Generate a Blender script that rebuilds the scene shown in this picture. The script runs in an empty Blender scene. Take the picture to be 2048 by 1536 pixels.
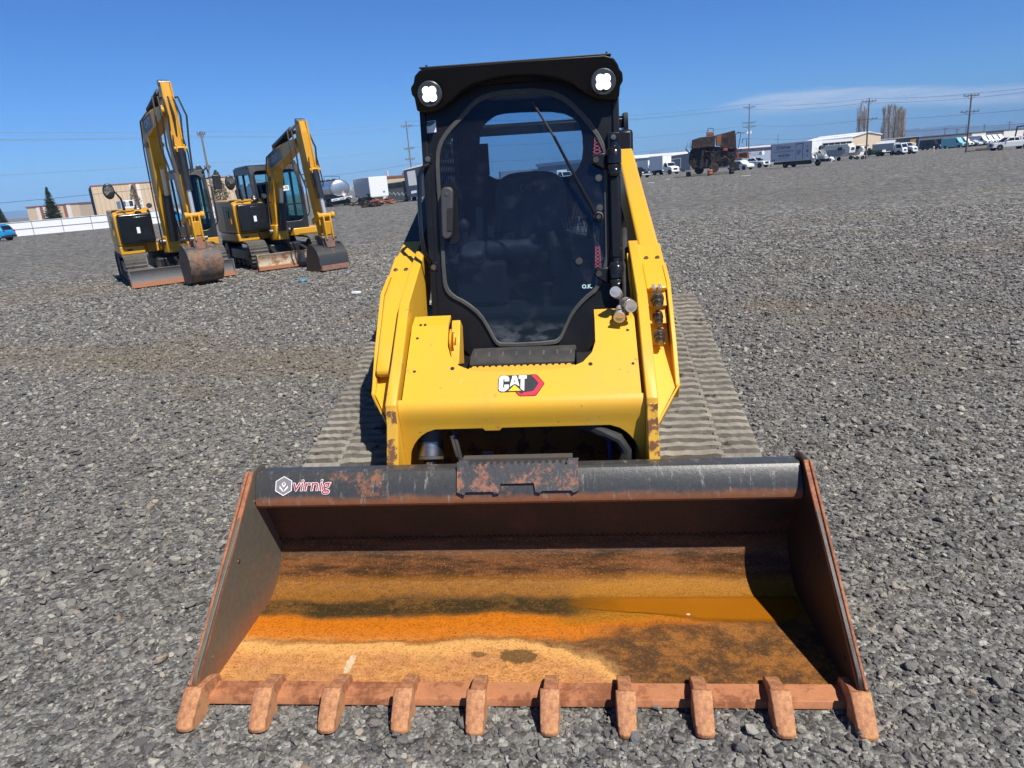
import bpy, bmesh, math, random
import numpy as np
from math import sin, cos, pi, radians, hypot, atan2, sqrt, tan, exp
from mathutils import Vector, Matrix, Euler
random.seed(7)
S = bpy.context.scene
COL = S.collection
# ------------------------------------------------------------------ camera
FPX, RHO, CAMH, TH = 1413., radians(4.75), 1.65, radians(16.36)
_f = Vector((0, cos(TH), -sin(TH))); _u = Vector((0, sin(TH), cos(TH))); _r = Vector((1, 0, 0))
CU = _r*cos(RHO) - _u*sin(RHO); CV = _r*sin(RHO) + _u*cos(RHO)
CAM = Vector((0, 0, CAMH))
cd = bpy.data.cameras.new('camera'); cam = bpy.data.objects.new('camera', cd); COL.objects.link(cam)
cd.sensor_width = 36; cd.lens = FPX/2048*36; cd.clip_end = 20000; cd.clip_start = .05
m = Matrix.Identity(4)
for i in range(3):
    m[i][0] = CU[i]; m[i][1] = CV[i]; m[i][2] = -_f[i]; m[i][3] = CAM[i]
cam.matrix_world = m
S.camera = cam
# ------------------------------------------------------------------ light
SUN_AZ, SUN_EL = radians(143), radians(55)      # compass style azimuth: 0 = +Y, 90 = +X
W = bpy.data.worlds.new('World'); S.world = W; W.use_nodes = True
wn, wl = W.node_tree.nodes, W.node_tree.links
wn.clear()
wo = wn.new('ShaderNodeOutputWorld'); bg = wn.new('ShaderNodeBackground'); wl.new(bg.outputs[0], wo.inputs[0])
sky = wn.new('ShaderNodeTexSky'); sky.sky_type = 'NISHITA'; sky.sun_disc = False
sky.sun_elevation = SUN_EL; sky.sun_rotation = SUN_AZ; sky.altitude = 900; sky.air_density = 1.0
sky.dust_density = .25; sky.ozone_density = 3.0
bg.inputs[1].default_value = .097
sl = bpy.data.lights.new('sun', 'SUN'); sl.energy = 4.9; sl.angle = radians(.53); sl.color = (1, .965, .9)
so = bpy.data.objects.new('sun', sl); COL.objects.link(so)
sd = Vector((sin(SUN_AZ)*cos(SUN_EL), cos(SUN_AZ)*cos(SUN_EL), sin(SUN_EL)))
so.rotation_euler = sd.to_track_quat('Z', 'Y').to_euler()
S.view_settings.view_transform = 'Standard'; S.view_settings.look = 'None'
S.view_settings.exposure = .31; S.view_settings.gamma = 1
S.cycles.max_bounces = 8; S.cycles.transparent_max_bounces = 16
S.cycles.use_fast_gi = False

# ------------------------------------------------------------------ node helper: sockets with operators
class N:
    def __init__(s, nt): s.nt = nt
    def node(s, t, ins=None, **kw):
        n = s.nt.nodes.new(t)
        for k, v in kw.items(): setattr(n, k, v)
        for k, v in (ins or {}).items(): s.put(n.inputs[k], v)
        return n
    def put(s, sock, v):
        if isinstance(v, V): s.nt.links.new(v.o, sock)
        elif isinstance(v, bpy.types.NodeSocket): s.nt.links.new(v, sock)
        else:
            if isinstance(v, (tuple, list)) and len(v) == 3 and sock.type == 'RGBA': v = (*v, 1)
            sock.default_value = v
    def m(s, op, a, b=0., c=0., clamp=False):
        n = s.node('ShaderNodeMath', operation=op, use_clamp=clamp)
        s.put(n.inputs[0], a); s.put(n.inputs[1], b)
        if op in ('MULTIPLY_ADD', 'SMOOTH_MIN', 'SMOOTH_MAX', 'COMPARE'): s.put(n.inputs[2], c)
        return V(s, n.outputs[0])
    def ss(s, v, a, b):      # smoothstep a..b
        n = s.node('ShaderNodeMapRange', interpolation_type='SMOOTHSTEP')
        s.put(n.inputs[0], v); s.put(n.inputs[1], a); s.put(n.inputs[2], b)
        return V(s, n.outputs[0])
    def mix(s, f, a, b, bt='MIX'):
        n = s.node('ShaderNodeMix', data_type='RGBA', blend_type=bt)
        s.put(n.inputs[0], f); s.put(n.inputs[6], a); s.put(n.inputs[7], b)
        return V(s, n.outputs[2])
    def noise(s, sc, det=4, rough=.6, vec=None, out=0, dist=0.):
        n = s.node('ShaderNodeTexNoise'); s.put(n.inputs['Scale'], sc); n.inputs['Detail'].default_value = det
        n.inputs['Roughness'].default_value = rough; n.inputs['Distortion'].default_value = dist
        if vec is not None: s.put(n.inputs['Vector'], vec)
        return V(s, n.outputs[out])
    def vor(s, sc, vec=None, feat='F1', rnd=1.):
        n = s.node('ShaderNodeTexVoronoi', feature=feat); s.put(n.inputs['Scale'], sc)
        n.inputs['Randomness'].default_value = rnd
        if vec is not None: s.put(n.inputs['Vector'], vec)
        return n
    def ramp(s, f, stops, interp='LINEAR'):
        n = s.node('ShaderNodeValToRGB'); s.put(n.inputs[0], f); cr = n.color_ramp; cr.interpolation = interp
        while len(cr.elements) < len(stops): cr.elements.new(.5)
        for e, (p, c) in zip(cr.elements, stops): e.position = p; e.color = (*c, 1)
        return V(s, n.outputs[0])
    def comb(s, x, y, z):
        n = s.node('ShaderNodeCombineXYZ'); s.put(n.inputs[0], x); s.put(n.inputs[1], y); s.put(n.inputs[2], z); return V(s, n.outputs[0])
    def sep(s, v):
        n = s.node('ShaderNodeSeparateXYZ'); s.put(n.inputs[0], v); return [V(s, o) for o in n.outputs]
    def vscale(s, v, t):
        n = s.node('ShaderNodeVectorMath', operation='MULTIPLY'); s.put(n.inputs[0], v); n.inputs[1].default_value = t
        return V(s, n.outputs[0])
    def bump(s, h, st, dist=.01):
        n = s.node('ShaderNodeBump'); s.put(n.inputs['Height'], h); s.put(n.inputs['Strength'], st); n.inputs['Distance'].default_value = dist
        return V(s, n.outputs[0])
class V:
    def __init__(s, n, o): s.n = n; s.o = o
    def __add__(a, b): return a.n.m('ADD', a, b)
    def __radd__(a, b): return a.n.m('ADD', a, b)
    def __sub__(a, b): return a.n.m('SUBTRACT', a, b)
    def __rsub__(a, b): return a.n.m('SUBTRACT', b, a)
    def __mul__(a, b): return a.n.m('MULTIPLY', a, b)
    def __rmul__(a, b): return a.n.m('MULTIPLY', a, b)
    def __truediv__(a, b): return a.n.m('DIVIDE', a, b)
def newmat(name):
    mt = bpy.data.materials.new(name); mt.use_nodes = True
    nt = mt.node_tree; nt.nodes.clear(); n = N(nt)
    out = n.node('ShaderNodeOutputMaterial'); b = n.node('ShaderNodeBsdfPrincipled')
    nt.links.new(b.outputs[0], out.inputs[0])
    tc = n.node('ShaderNodeTexCoord')
    return mt, n, b, V(n, tc.outputs['Object']), out
def pmat(name, col, rough=.5, metal=0., var=.18, vs=5., rust=None, dust=None, bump=0., bs=60., coat=0., spec=.5, emit=None, es=0., rvar=.12):
    """painted / metal / rubber surface: base tone variation, optional rust patches and settled dust, small bump"""
    mt, n, b, oc, _ = newmat(name)
    nz = n.noise(vs, 6, .65, oc)
    c = n.mix(nz, tuple(x*(1-var) for x in col), tuple(min(1, x*(1+var)) for x in col))
    r = nz*rvar*2 + (rough-rvar)
    if rust:
        rc, sc, lo = rust[:3]; n2 = n.noise(sc, 8, .7, oc)
        mk = n.ss(n2, lo, lo+.07)
        rcc = n.mix(n.noise(sc*4, 4, .6, oc), tuple(x*.6 for x in rc), tuple(min(1, x*1.35) for x in rc))
        c = n.mix(mk, c, rcc); r = n.m('MAXIMUM', r, mk*.8)
    if dust:
        dc, am = dust; n3 = n.noise(3., 7, .7, oc); g = n.node('ShaderNodeNewGeometry'); nz_ = n.sep(V(n, g.outputs['Normal']))[2]
        mk = n.ss(n3, .35, .75)*n.ss(nz_, -.2, .9)*am + n.ss(n3, .5, .8)*am*.4
        c = n.mix(mk, c, dc); r = n.m('MAXIMUM', r, mk*.9)
    n.put(b.inputs['Base Color'], c); n.put(b.inputs['Roughness'], r); b.inputs['Metallic'].default_value = metal
    b.inputs['Specular IOR Level'].default_value = spec
    if coat: b.inputs['Coat Weight'].default_value = coat; b.inputs['Coat Roughness'].default_value = .12
    if bump: n.put(b.inputs['Normal'], n.bump(n.noise(bs, 4, .6, oc), bump, .004))
    if emit: b.inputs['Emission Color'].default_value = (*emit, 1); b.inputs['Emission Strength'].default_value = es
    return mt

# ------------------------------------------------------------------ sky with a thin streak of high cloud low on the right
def build_sky():
    n = N(W.node_tree); tc = n.node('ShaderNodeTexCoord'); d = V(n, tc.outputs['Generated'])
    x, y, z = n.sep(d)
    az = n.m('ARCTAN2', x, y)*57.2958; el = n.m('ARCSINE', z)*57.2958
    hsv = n.node('ShaderNodeHueSaturation', {'Color': V(n, sky.outputs[0]), 'Saturation': SKY_SAT, 'Value': 1.0})
    q = n.comb(az*.09, el*.75, 0.)
    wob = n.noise(1.6, 5, .55, q)-.5
    e2 = el+wob*.7
    top = n.ss(az, 13., 20.)*.95+3.3-n.ss(az, 22., 38.)*1.35; bot = 3.15-n.ss(az, 14., 22.)*.6-n.ss(az, 24., 38.)*1.1
    mk = n.ss(e2, bot-.15, bot+.6)*(1.-n.ss(e2, top-.35, top+.08))*n.ss(az+wob*6., 13.5, 22.)
    fil = n.ss(n.noise(3.2, 7, .62, n.comb(az*.10, el*1.6, 2.)), .22, .66)
    mk = mk*(fil*.6+.4)*.8
    q2 = n.noise(2.2, 6, .6, n.comb(az*.08, el*1.1, 7.))
    low = n.ss(q2, .55, .8)*n.ss(az, 30., 42.)*(1.-n.ss(el, .6, 2.6))*.5
    mk = n.m('MAXIMUM', mk, low)
    tint = n.mix(n.ss(el, 20., 48.), (.345, .61, 1.), (.20, .28, .40))
    c = n.mix(1., V(n, hsv.outputs[0]), tint, 'MULTIPLY')
    c = n.mix(mk, c, (5.6, 6.2, 7.4))
    n.put(bg.inputs[0], c)
SKY_SAT = 1.12
build_sky()
# ------------------------------------------------------------------ mesh helper
class MB:
    def __init__(s): s.v = []; s.f = []
    def add(s, vs, fs):
        o = len(s.v); s.v += [tuple(p) for p in vs]; s.f += [tuple(i+o for i in f) for f in fs]; return s
    def box(s, x0, x1, y0, y1, z0, z1):
        return s.add([(x, y, z) for z in (z0, z1) for y in (y0, y1) for x in (x0, x1)],
                     [(0, 2, 3, 1), (4, 5, 7, 6), (0, 1, 5, 4), (2, 6, 7, 3), (0, 4, 6, 2), (1, 3, 7, 5)])
    def prism(s, poly, a, b, ax='x'):
        """poly: 2-D outline; extruded from a to b along ax.  x: poly=(y,z); y: poly=(x,z); z: poly=(x,y)"""
        def P(p, t): return {'x': (t, p[0], p[1]), 'y': (p[0], t, p[1]), 'z': (p[0], p[1], t)}[ax]
        n = len(poly)
        area = sum(poly[i][0]*poly[(i+1) % n][1]-poly[(i+1) % n][0]*poly[i][1] for i in range(n))
        flip = (area < 0) ^ (ax == 'y') ^ (b < a)
        if flip: poly = poly[::-1]
        vs = [P(p, a) for p in poly]+[P(p, b) for p in poly]
        fs = [tuple(range(n))[::-1], tuple(range(n, 2*n))]+[(i, (i+1) % n, n+(i+1) % n, n+i) for i in range(n)]
        return s.add(vs, fs)
    def ring(s, outer, inner, a, b, ax='y', fn=None):
        """frame between two outlines with the same number of points, thickness a..b"""
        def P(p, t):
            q = {'x': (t, p[0], p[1]), 'y': (p[0], t, p[1]), 'z': (p[0], p[1], t)}[ax]
            return fn(q) if fn else q
        n = len(outer)
        vs = [P(p, a) for p in outer]+[P(p, a) for p in inner]+[P(p, b) for p in outer]+[P(p, b) for p in inner]
        fs = []
        for i in range(n):
            j = (i+1) % n
            fs += [(i, j, n+j, n+i), (2*n+i, 3*n+i, 3*n+j, 2*n+j), (i, 2*n+i, 2*n+j, j), (n+i, n+j, 3*n+j, 3*n+i)]
        return s.add(vs, fs)
    def cyl(s, p, q, r, n=16, r2=None, caps=True):
        p = Vector(p); q = Vector(q); r2 = r if r2 is None else r2
        d = (q-p).normalized(); a = d.orthogonal().normalized(); b = d.cross(a)
        vs = []
        for c, rr in ((p, r), (q, r2)):
            for i in range(n):
                t = 2*pi*i/n; vs.append(c+(a*cos(t)+b*sin(t))*rr)
        fs = [(i, (i+1) % n, n+(i+1) % n, n+i) for i in range(n)]
        if caps: fs += [tuple(range(n))[::-1], tuple(range(n, 2*n))]
        return s.add(vs, fs)
    def lathe(s, c, axis, prof, n=20):
        """prof: list of (distance along axis, radius)"""
        for (h0, r0), (h1, r1) in zip(prof, prof[1:]):
            if abs(h0-h1) < 1e-6: h1 = h0+1e-5
            c_ = Vector(c); a = Vector(axis).normalized()
            s.cyl(c_+a*h0, c_+a*h1, max(r0, 1e-4), n, max(r1, 1e-4))
        return s
    def tube(s, pts, r, n=8, closed=False):
        pts = [Vector(p) for p in pts]; k = len(pts); vs = []; prev = None
        rs = r if isinstance(r, (list, tuple)) else [r]*k
        for i, p in enumerate(pts):
            a = pts[(i-1) % k] if (closed or i) else p; b = pts[(i+1) % k] if (closed or i < k-1) else p
            d = (b-a).normalized()
            if prev is None: u = d.orthogonal().normalized()
            else:
                u = prev-d*prev.dot(d); u = u.normalized() if u.length > 1e-6 else d.orthogonal().normalized()
            prev = u; w = d.cross(u)
            vs += [p+(u*cos(2*pi*j/n)+w*sin(2*pi*j/n))*rs[i] for j in range(n)]
        fs = []
        for i in range(k if closed else k-1):
            i2 = (i+1) % k
            fs += [(i*n+j, i*n+(j+1) % n, i2*n+(j+1) % n, i2*n+j) for j in range(n)]
        if not closed: fs += [tuple(range(n))[::-1], tuple(range((k-1)*n, k*n))]
        return s.add(vs, fs)
    def bar(s, p, q, w, h, side=None, w2=None, h2=None):
        """rectangular bar p->q; w across 'side' direction, h the other way"""
        p = Vector(p); q = Vector(q); d = (q-p).normalized(); sv = Vector(side or (1, 0, 0))
        sv = (sv-d*sv.dot(d)).normalized(); u = d.cross(sv); w2 = w if w2 is None else w2; h2 = h if h2 is None else h2
        vs = []
        for c, a, b in ((p, w, h), (q, w2, h2)):
            vs += [c-sv*a/2-u*b/2, c+sv*a/2-u*b/2, c+sv*a/2+u*b/2, c-sv*a/2+u*b/2]
        return s.add(vs, [(3, 2, 1, 0), (4, 5, 6, 7), (0, 1, 5, 4), (1, 2, 6, 5), (2, 3, 7, 6), (3, 0, 4, 7)])
    def sph(s, c, r, n=12, sq=(1, 1, 1)):
        c = Vector(c); vs = []; fs = []
        for i in range(n+1):
            t = pi*i/n
            for j in range(n*2):
                a = pi*j/n; vs.append((c.x+r*sq[0]*sin(t)*cos(a), c.y+r*sq[1]*sin(t)*sin(a), c.z+r*sq[2]*cos(t)))
        k = n*2
        for i in range(n):
            for j in range(k): fs.append((i*k+j, (i+1)*k+j, (i+1)*k+(j+1) % k, i*k+(j+1) % k))
        return s.add(vs, fs)
    def mapped(s, fn):
        s.v = [tuple(fn(Vector(p))) for p in s.v]; return s
    def build(s, name, mat, parent=None, bevel=0., smooth=False, seg=2, ang=35, label=None):
        me = bpy.data.meshes.new(name); me.from_pydata(s.v, [], s.f); me.validate(); me.update()
        bm = bmesh.new(); bm.from_mesh(me); bmesh.ops.remove_doubles(bm, verts=bm.verts, dist=1e-6)
        bmesh.ops.recalc_face_normals(bm, faces=bm.faces); bm.to_mesh(me); bm.free()
        o = bpy.data.objects.new(name, me); COL.objects.link(o)
        if mat: me.materials.append(mat)
        if parent: o.parent = parent
        if bevel:
            md = o.modifiers.new('bevel', 'BEVEL'); md.width = bevel; md.segments = seg; md.limit_method = 'ANGLE'; md.angle_limit = radians(ang)
            md.harden_normals = False
        if smooth or bevel:
            me.polygons.foreach_set('use_smooth', [True]*len(me.polygons))
            bm = bmesh.new(); bm.from_mesh(me)
            for e in bm.edges:
                if len(e.link_faces) == 2 and e.calc_face_angle(0) > radians(ang if not bevel else 60): e.smooth = False
            bm.to_mesh(me); bm.free()
        if label: o['label'] = label
        return o
def tag(o, label=None, cat=None, group=None, kind=None):
    if label: o['label'] = label
    if cat: o['category'] = cat
    if group: o['group'] = group
    if kind: o['kind'] = kind
    return o
def empty(name, loc=(0, 0, 0), rz=0, label=None, cat=None, group=None, rx=0, ry=0):
    o = bpy.data.objects.new(name, None); COL.objects.link(o); o.location = loc; o.rotation_euler = (rx, ry, rz)
    o.empty_display_size = .2
    return tag(o, label, cat, group)
def copy_tree(o, parent=None):
    c = o.copy(); COL.objects.link(c); c.parent = parent
    for ch in list(o.children): copy_tree(ch, c)
    return c
def text_mb(txt, size, ex=.0, sx=1., bold=0., shear=0., align='CENTER'):
    """flat lettering as mesh data in the XZ plane, facing -Y, centred"""
    cu = bpy.data.curves.new('lettering', 'FONT'); cu.body = txt; cu.size = size; cu.align_x = align; cu.align_y = 'CENTER'
    cu.extrude = ex; cu.offset = bold; cu.shear = shear; cu.resolution_u = 3; cu.fill_mode = 'FRONT' if not ex else 'BOTH'
    ob = bpy.data.objects.new('lettering', cu)
    me = bpy.data.meshes.new_from_object(ob)
    mb = MB().add([(v.co.x*sx, -v.co.z, v.co.y) for v in me.vertices], [tuple(p.vertices) for p in me.polygons])
    bpy.data.objects.remove(ob); bpy.data.meshes.remove(me); bpy.data.curves.remove(cu)
    return mb
def dens(poly, k=3):
    """round an outline: each corner cut by Chaikin"""
    for _ in range(k):
        q = []
        for i in range(len(poly)):
            a = poly[i]; b = poly[(i+1) % len(poly)]
            q += [(a[0]*.75+b[0]*.25, a[1]*.75+b[1]*.25), (a[0]*.25+b[0]*.75, a[1]*.25+b[1]*.75)]
        poly = q
    return poly
def rect_r(x0, x1, z0, z1, r, n=4):
    out = []
    for cx, cz, a0 in ((x1-r, z0+r, -90), (x1-r, z1-r, 0), (x0+r, z1-r, 90), (x0+r, z0+r, 180)):
        for i in range(n+1):
            t = radians(a0+90*i/n); out.append((cx+r*cos(t), cz+r*sin(t)))
    return out
def sstep(t): t = max(0, min(1, t)); return t*t*(3-2*t)
def gz(x, y):
    """ground height: a slight cross fall round the loader, the yard dropping gently away"""
    near = -.0227*(x+.07)*exp(-(((x)/5.)**2+((y-3)/5.)**2))
    return near - .62*sstep((y-20)/48.)
def ray(px, py): return _f+CU*((px-1024)/FPX)-CV*((py-768)/FPX)
def gpt(px, py):
    """where the photo's pixel meets the ground"""
    d = ray(px, py); z = 0.
    for _ in range(40):
        t = (z-CAMH)/d.z; p = CAM+d*t; z = gz(p.x, p.y)
    return Vector((p.x, p.y, z))
def ypt(px, py, Y):
    d = ray(px, py); return CAM+d*(Y/d.y)
# ------------------------------------------------------------------ ground
def dirt_mask(n, flat):
    """brownish fines: patches and two worn wheel lanes crossing the left of the yard"""
    x, y, z = n.sep(flat)
    big = n.noise(.42, 7, .62, flat, dist=.4)
    dm = n.ss(big, .5, .72)
    wob = (n.noise(.8, 5, .6, flat)-.5)*1.1
    left = 1.-n.ss(x, -1.2, .6)
    for off in (6.6,):
        d = n.m('ABSOLUTE', y+x*.42-off+wob+.55)
        dm = n.m('MAXIMUM', dm, (1.-n.ss(d, .05, 1.1))*left*n.ss(big, .36, .56))
    dm = n.m('MAXIMUM', dm, (1.-n.ss(n.m('ABSOLUTE', y-15.5+wob*2.), .4, 2.6))*(1.-n.ss(x, -10., -6.))*.6)
    return dm
def ground_material():
    mt, n, b, oc, _ = newmat('gravel_ground')
    x, y, z = n.sep(oc)
    flat = n.comb(x, y, 0.)
    v1 = n.vor(34., flat); v2 = n.vor(75., flat); v3 = n.vor(13., flat); v4 = n.vor(5.2, flat)
    c1 = n.sep(V(n, v1.outputs['Color'])); c2 = n.sep(V(n, v2.outputs['Color'])); c3 = n.sep(V(n, v3.outputs['Color'])); c4 = n.sep(V(n, v4.outputs['Color']))
    grey = [(.0, (.025, .024, .023)), (.28, (.065, .062, .058)), (.55, (.165, .16, .15)), (.75, (.30, .29, .265)), (1., (.6, .575, .51))]
    far = n.ss(y, 5., 14.); vfar = n.ss(y, 18., 45.)
    tone = n.mix(far, n.mix(.45, V(n, v1.outputs['Color']), V(n, v2.outputs['Color'])), V(n, v3.outputs['Color']))
    t = n.sep(tone)[0]
    t = t*(1.-vfar)+c4[0]*vfar
    t = t*.72+n.noise(1.3, 8, .75, flat)*.28
    col = n.ramp(t, grey)
    dm = dirt_mask(n, flat)
    dm = dm*n.ss(n.noise(9., 5, .7, flat), .3, .6)
    col = n.mix(dm*.65, col, (.20, .15, .085))
    col = n.mix(n.ss(n.noise(.11, 4, .6, flat), .45, .7)*.3, col, (.13, .12, .105))
    n.put(b.inputs['Base Color'], col); b.inputs['Roughness'].default_value = .95; b.inputs['Specular IOR Level'].default_value = .2
    h = (V(n, v1.outputs['Distance'])*-.5+V(n, v2.outputs['Distance'])*-.25)*(1.-far)+V(n, v3.outputs['Distance'])*-1.2*far+c1[1]*.35+c3[1]*far*.8+c4[1]*vfar*2.
    n.put(b.inputs['Normal'], n.bump(h, .9, .03))
    return mt
def axis_ticks(lo, hi, mid, fine, growth):
    t = [mid]; s = fine
    while t[-1] < hi: t.append(t[-1]+s); s *= growth
    t[-1] = hi; l = [mid]; s = fine
    while l[-1] > lo: l.append(l[-1]-s); s *= growth
    l[-1] = lo
    return sorted(set(l+t))
xs = axis_ticks(-9000, 9000, 0, .5, 1.09); ys = axis_ticks(-60, 12000, 3, .5, 1.07)
nx, ny = len(xs), len(ys)
vs = [(x, y, gz(x, y)) for y in ys for x in xs]
fs = [(j*nx+i, j*nx+i+1, (j+1)*nx+i+1, (j+1)*nx+i) for j in range(ny-1) for i in range(nx-1)]
gr = MB().add(vs, fs).build('ground', ground_material(), smooth=True); tag(gr, 'grey crushed gravel yard reaching to the horizon', 'ground', kind='structure')

# loader frame used for placing (machine local axes: x to the photo's right, y away, z up)
LPSI, LTAU = radians(5.8), radians(-1.3)
LEX = Vector((cos(LPSI)*cos(LTAU), -sin(LPSI)*cos(LTAU), sin(LTAU))); LEY = Vector((sin(LPSI), cos(LPSI), 0)); LEZ = LEX.cross(LEY)
LO = Vector((-.070, 1.954, 0))


# loose stones: real angular stones near the camera, scattered over the ground sheet
def gravel_stones():
    rng = np.random.default_rng(3)
    mt, n, b, oc, _ = newmat('stone')
    oi = n.node('ShaderNodeObjectInfo'); r = V(n, oi.outputs['Random'])
    col = n.ramp(r, [(0, (.072, .070, .068)), (.22, (.13, .126, .120)), (.46, (.198, .188, .170)), (.64, (.27, .252, .216)), (.76, (.17, .142, .130)), (.88, (.33, .31, .262)), (.97, (.50, .47, .39)), (1, (.26, .17, .10))])
    loc = V(n, oi.outputs['Location'])
    dn = dirt_mask(n, n.vscale(loc, (1, 1, 0)))
    col = n.mix(dn*.58, col, (.20, .15, .085))
    col = n.mix(n.noise(60., 5, .7, oc), col, n.mix(.28, col, (.3, .29, .27)))
    n.put(b.inputs['Base Color'], col); b.inputs['Roughness'].default_value = .82; b.inputs['Specular IOR Level'].default_value = .35
    n.put(b.inputs['Normal'], n.bump(n.noise(2.2, 5, .7, oc), .5, .12))
    protos = []
    for k in range(14):
        bm = bmesh.new()
        for _ in range(15):
            v = Vector(rng.normal(size=3)); v.normalize(); v *= rng.uniform(.82, 1.0)
            bm.verts.new((v.x*.5, v.y*.5*rng.uniform(.6, .95), v.z*.5*rng.uniform(.35, .8)))
        bmesh.ops.convex_hull(bm, input=bm.verts)
        bmesh.ops.bevel(bm, geom=list(bm.edges), offset=.025, segments=1, affect='EDGES')
        me = bpy.data.meshes.new('stone_shape'); bm.to_mesh(me); bm.free(); me.materials.append(mt)
        protos.append(bpy.data.objects.new('stone_shape', me))
    P = []; Rr = []; Sc = []; Ix = []
    half = radians(50)
    bands = [(1.05, 1.9, .0158), (1.9, 3.0, .0165), (3.0, 4.5, .0198), (4.5, 6.5, .0228), (6.5, 9.5, .029), (9.5, 13., .038), (13., 17., .050), (17., 22., .060)]
    for r0, r1, s in bands:
        area = half*(r1*r1-r0*r0); cnt = int(area/(s*s)*(.92 if r1 < 10 else .70 if r1 < 14 else .42 if r1 < 18 else .2))
        rr = np.sqrt(rng.uniform(r0*r0, r1*r1, cnt)); th = rng.uniform(-half, half, cnt)
        x = rr*np.sin(th); y = rr*np.cos(th)
        sz = s*np.exp(rng.normal(0, .5, cnt))
        sz = np.clip(sz, s*.4, .07 if r0 > 4 else .062)
        d = np.stack([x-LO.x, y-LO.y], 1); u = d@np.array([LEX.x, LEX.y]); v = d@np.array([LEY.x, LEY.y])
        keep = ~((np.abs(u) < 1.085) & (v > -.045) & (v < .75)) & ~((np.abs(u) < 1.0) & (v > .7) & (v < 2.9))
        keep &= ~((np.abs(u) < .95) & (v > -.02) & (v < 3.))
        x, y, sz, cnt = x[keep], y[keep], sz[keep], int(keep.sum())
        z = np.array([gz(a, c) for a, c in zip(x, y)])+sz*rng.uniform(-.08, .24, cnt)
        P.append(np.stack([x, y, z], 1)); Sc.append(sz)
        Rr.append(np.stack([rng.normal(0, .34, cnt), rng.normal(0, .34, cnt), rng.uniform(0, 6.28, cnt)], 1)); Ix.append(rng.integers(0, len(protos), cnt))
    P = np.concatenate(P); Rr = np.concatenate(Rr); Sc = np.concatenate(Sc); Ix = np.concatenate(Ix)
    me = bpy.data.meshes.new('gravel'); me.vertices.add(len(P)); me.vertices.foreach_set('co', P.astype('f').ravel())
    a = me.attributes.new('rot', 'FLOAT_VECTOR', 'POINT'); a.data.foreach_set('vector', Rr.astype('f').ravel())
    a = me.attributes.new('siz', 'FLOAT', 'POINT'); a.data.foreach_set('value', Sc.astype('f'))
    a = me.attributes.new('idx', 'INT', 'POINT'); a.data.foreach_set('value', Ix.astype('i'))
    me.update(); o = bpy.data.objects.new('gravel', me); COL.objects.link(o); me.materials.append(mt)
    ng = bpy.data.node_groups.new('scatter', 'GeometryNodeTree')
    ng.interface.new_socket('Geometry', in_out='INPUT', socket_type='NodeSocketGeometry')
    ng.interface.new_socket('Geometry', in_out='OUTPUT', socket_type='NodeSocketGeometry')
    nn, ll = ng.nodes, ng.links
    gi = nn.new('NodeGroupInput'); go = nn.new('NodeGroupOutput'); j = nn.new('GeometryNodeJoinGeometry')
    for p in reversed(protos):
        q = nn.new('GeometryNodeObjectInfo'); q.inputs['Object'].default_value = p; q.inputs['As Instance'].default_value = True
        ll.new(q.outputs['Geometry'], j.inputs[0])
    ip = nn.new('GeometryNodeInstanceOnPoints'); ip.inputs['Pick Instance'].default_value = True
    ll.new(gi.outputs[0], ip.inputs['Points']); ll.new(j.outputs[0], ip.inputs['Instance'])
    def at_(nm, dt):
        q = nn.new('GeometryNodeInputNamedAttribute'); q.data_type = dt; q.inputs['Name'].default_value = nm; return q.outputs['Attribute']
    er = nn.new('FunctionNodeEulerToRotation'); ll.new(at_('rot', 'FLOAT_VECTOR'), er.inputs[0]); ll.new(er.outputs[0], ip.inputs['Rotation'])
    ll.new(at_('siz', 'FLOAT'), ip.inputs['Scale']); ll.new(at_('idx', 'INT'), ip.inputs['Instance Index'])
    ll.new(ip.outputs[0], go.inputs[0])
    md = o.modifiers.new('scatter', 'NODES'); md.node_group = ng
    tag(o, 'loose angular grey gravel stones covering the near yard', 'gravel', kind='stuff')
    print('stones', len(P))
gravel_stones()
# ------------------------------------------------------------------ shared materials
def yellow(name, chip, grime):
    """machine yellow with faded patches, rubbed scratches, small chips showing rust, and fine dust"""
    mt, n, b, oc, _ = newmat(name); x, y, z = n.sep(oc)
    lo = n.noise(1.7, 6, .6, oc); mid = n.noise(7., 8, .7, oc); fi = n.noise(55., 6, .75, oc)
    c = n.mix(n.ss(lo, .35, .65), (.78, .415, .022), (.72, .39, .035))
    c = n.mix(n.ss(mid, .48, .72)*.30*grime*2., c, (.60, .36, .07))
    scr = n.ss(n.noise(3.4, 8, .8, n.comb(x*9., y*2., z*1.2)), .62, .70)*n.ss(lo, .42, .6)
    scr2 = n.ss(n.noise(4.4, 8, .8, n.comb(x*1.1, y*8., z*7.)), .64, .71)*n.ss(mid, .45, .6)
    c = n.mix(n.m('MAXIMUM', scr, scr2)*.38, c, (.86, .62, .24))
    run = n.ss(n.noise(5., 6, .7, n.comb(x*5., y*.8, z*.7)), .56, .74)*n.ss(mid, .4, .62)
    c = n.mix(run*.30*grime*2., c, (.34, .19, .045))
    ck = n.ss(n.noise(31., 7, .75, oc)+(mid-.5)*.35, chip, chip+.012)
    c = n.mix(ck*.85, c, n.mix(fi, (.10, .045, .02), (.30, .14, .06)))
    n.put(b.inputs['Base Color'], c); n.put(b.inputs['Roughness'], .34+mid*.2+ck*.3+scr*.2); b.inputs['Coat Weight'].default_value = .18; b.inputs['Coat Roughness'].default_value = .15
    n.put(b.inputs['Normal'], n.bump(mid*.7+fi*.18-ck*.5, .22, .003)); return mt
YEL = yellow('yellow_paint', .705, .22)
YEL_WORN = pmat('worn_yellow_paint', (.70, .39, .04), .5, var=.1, vs=6, rust=((.17, .065, .03), 16., .50), dust=((.5, .38, .2), .3))
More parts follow.
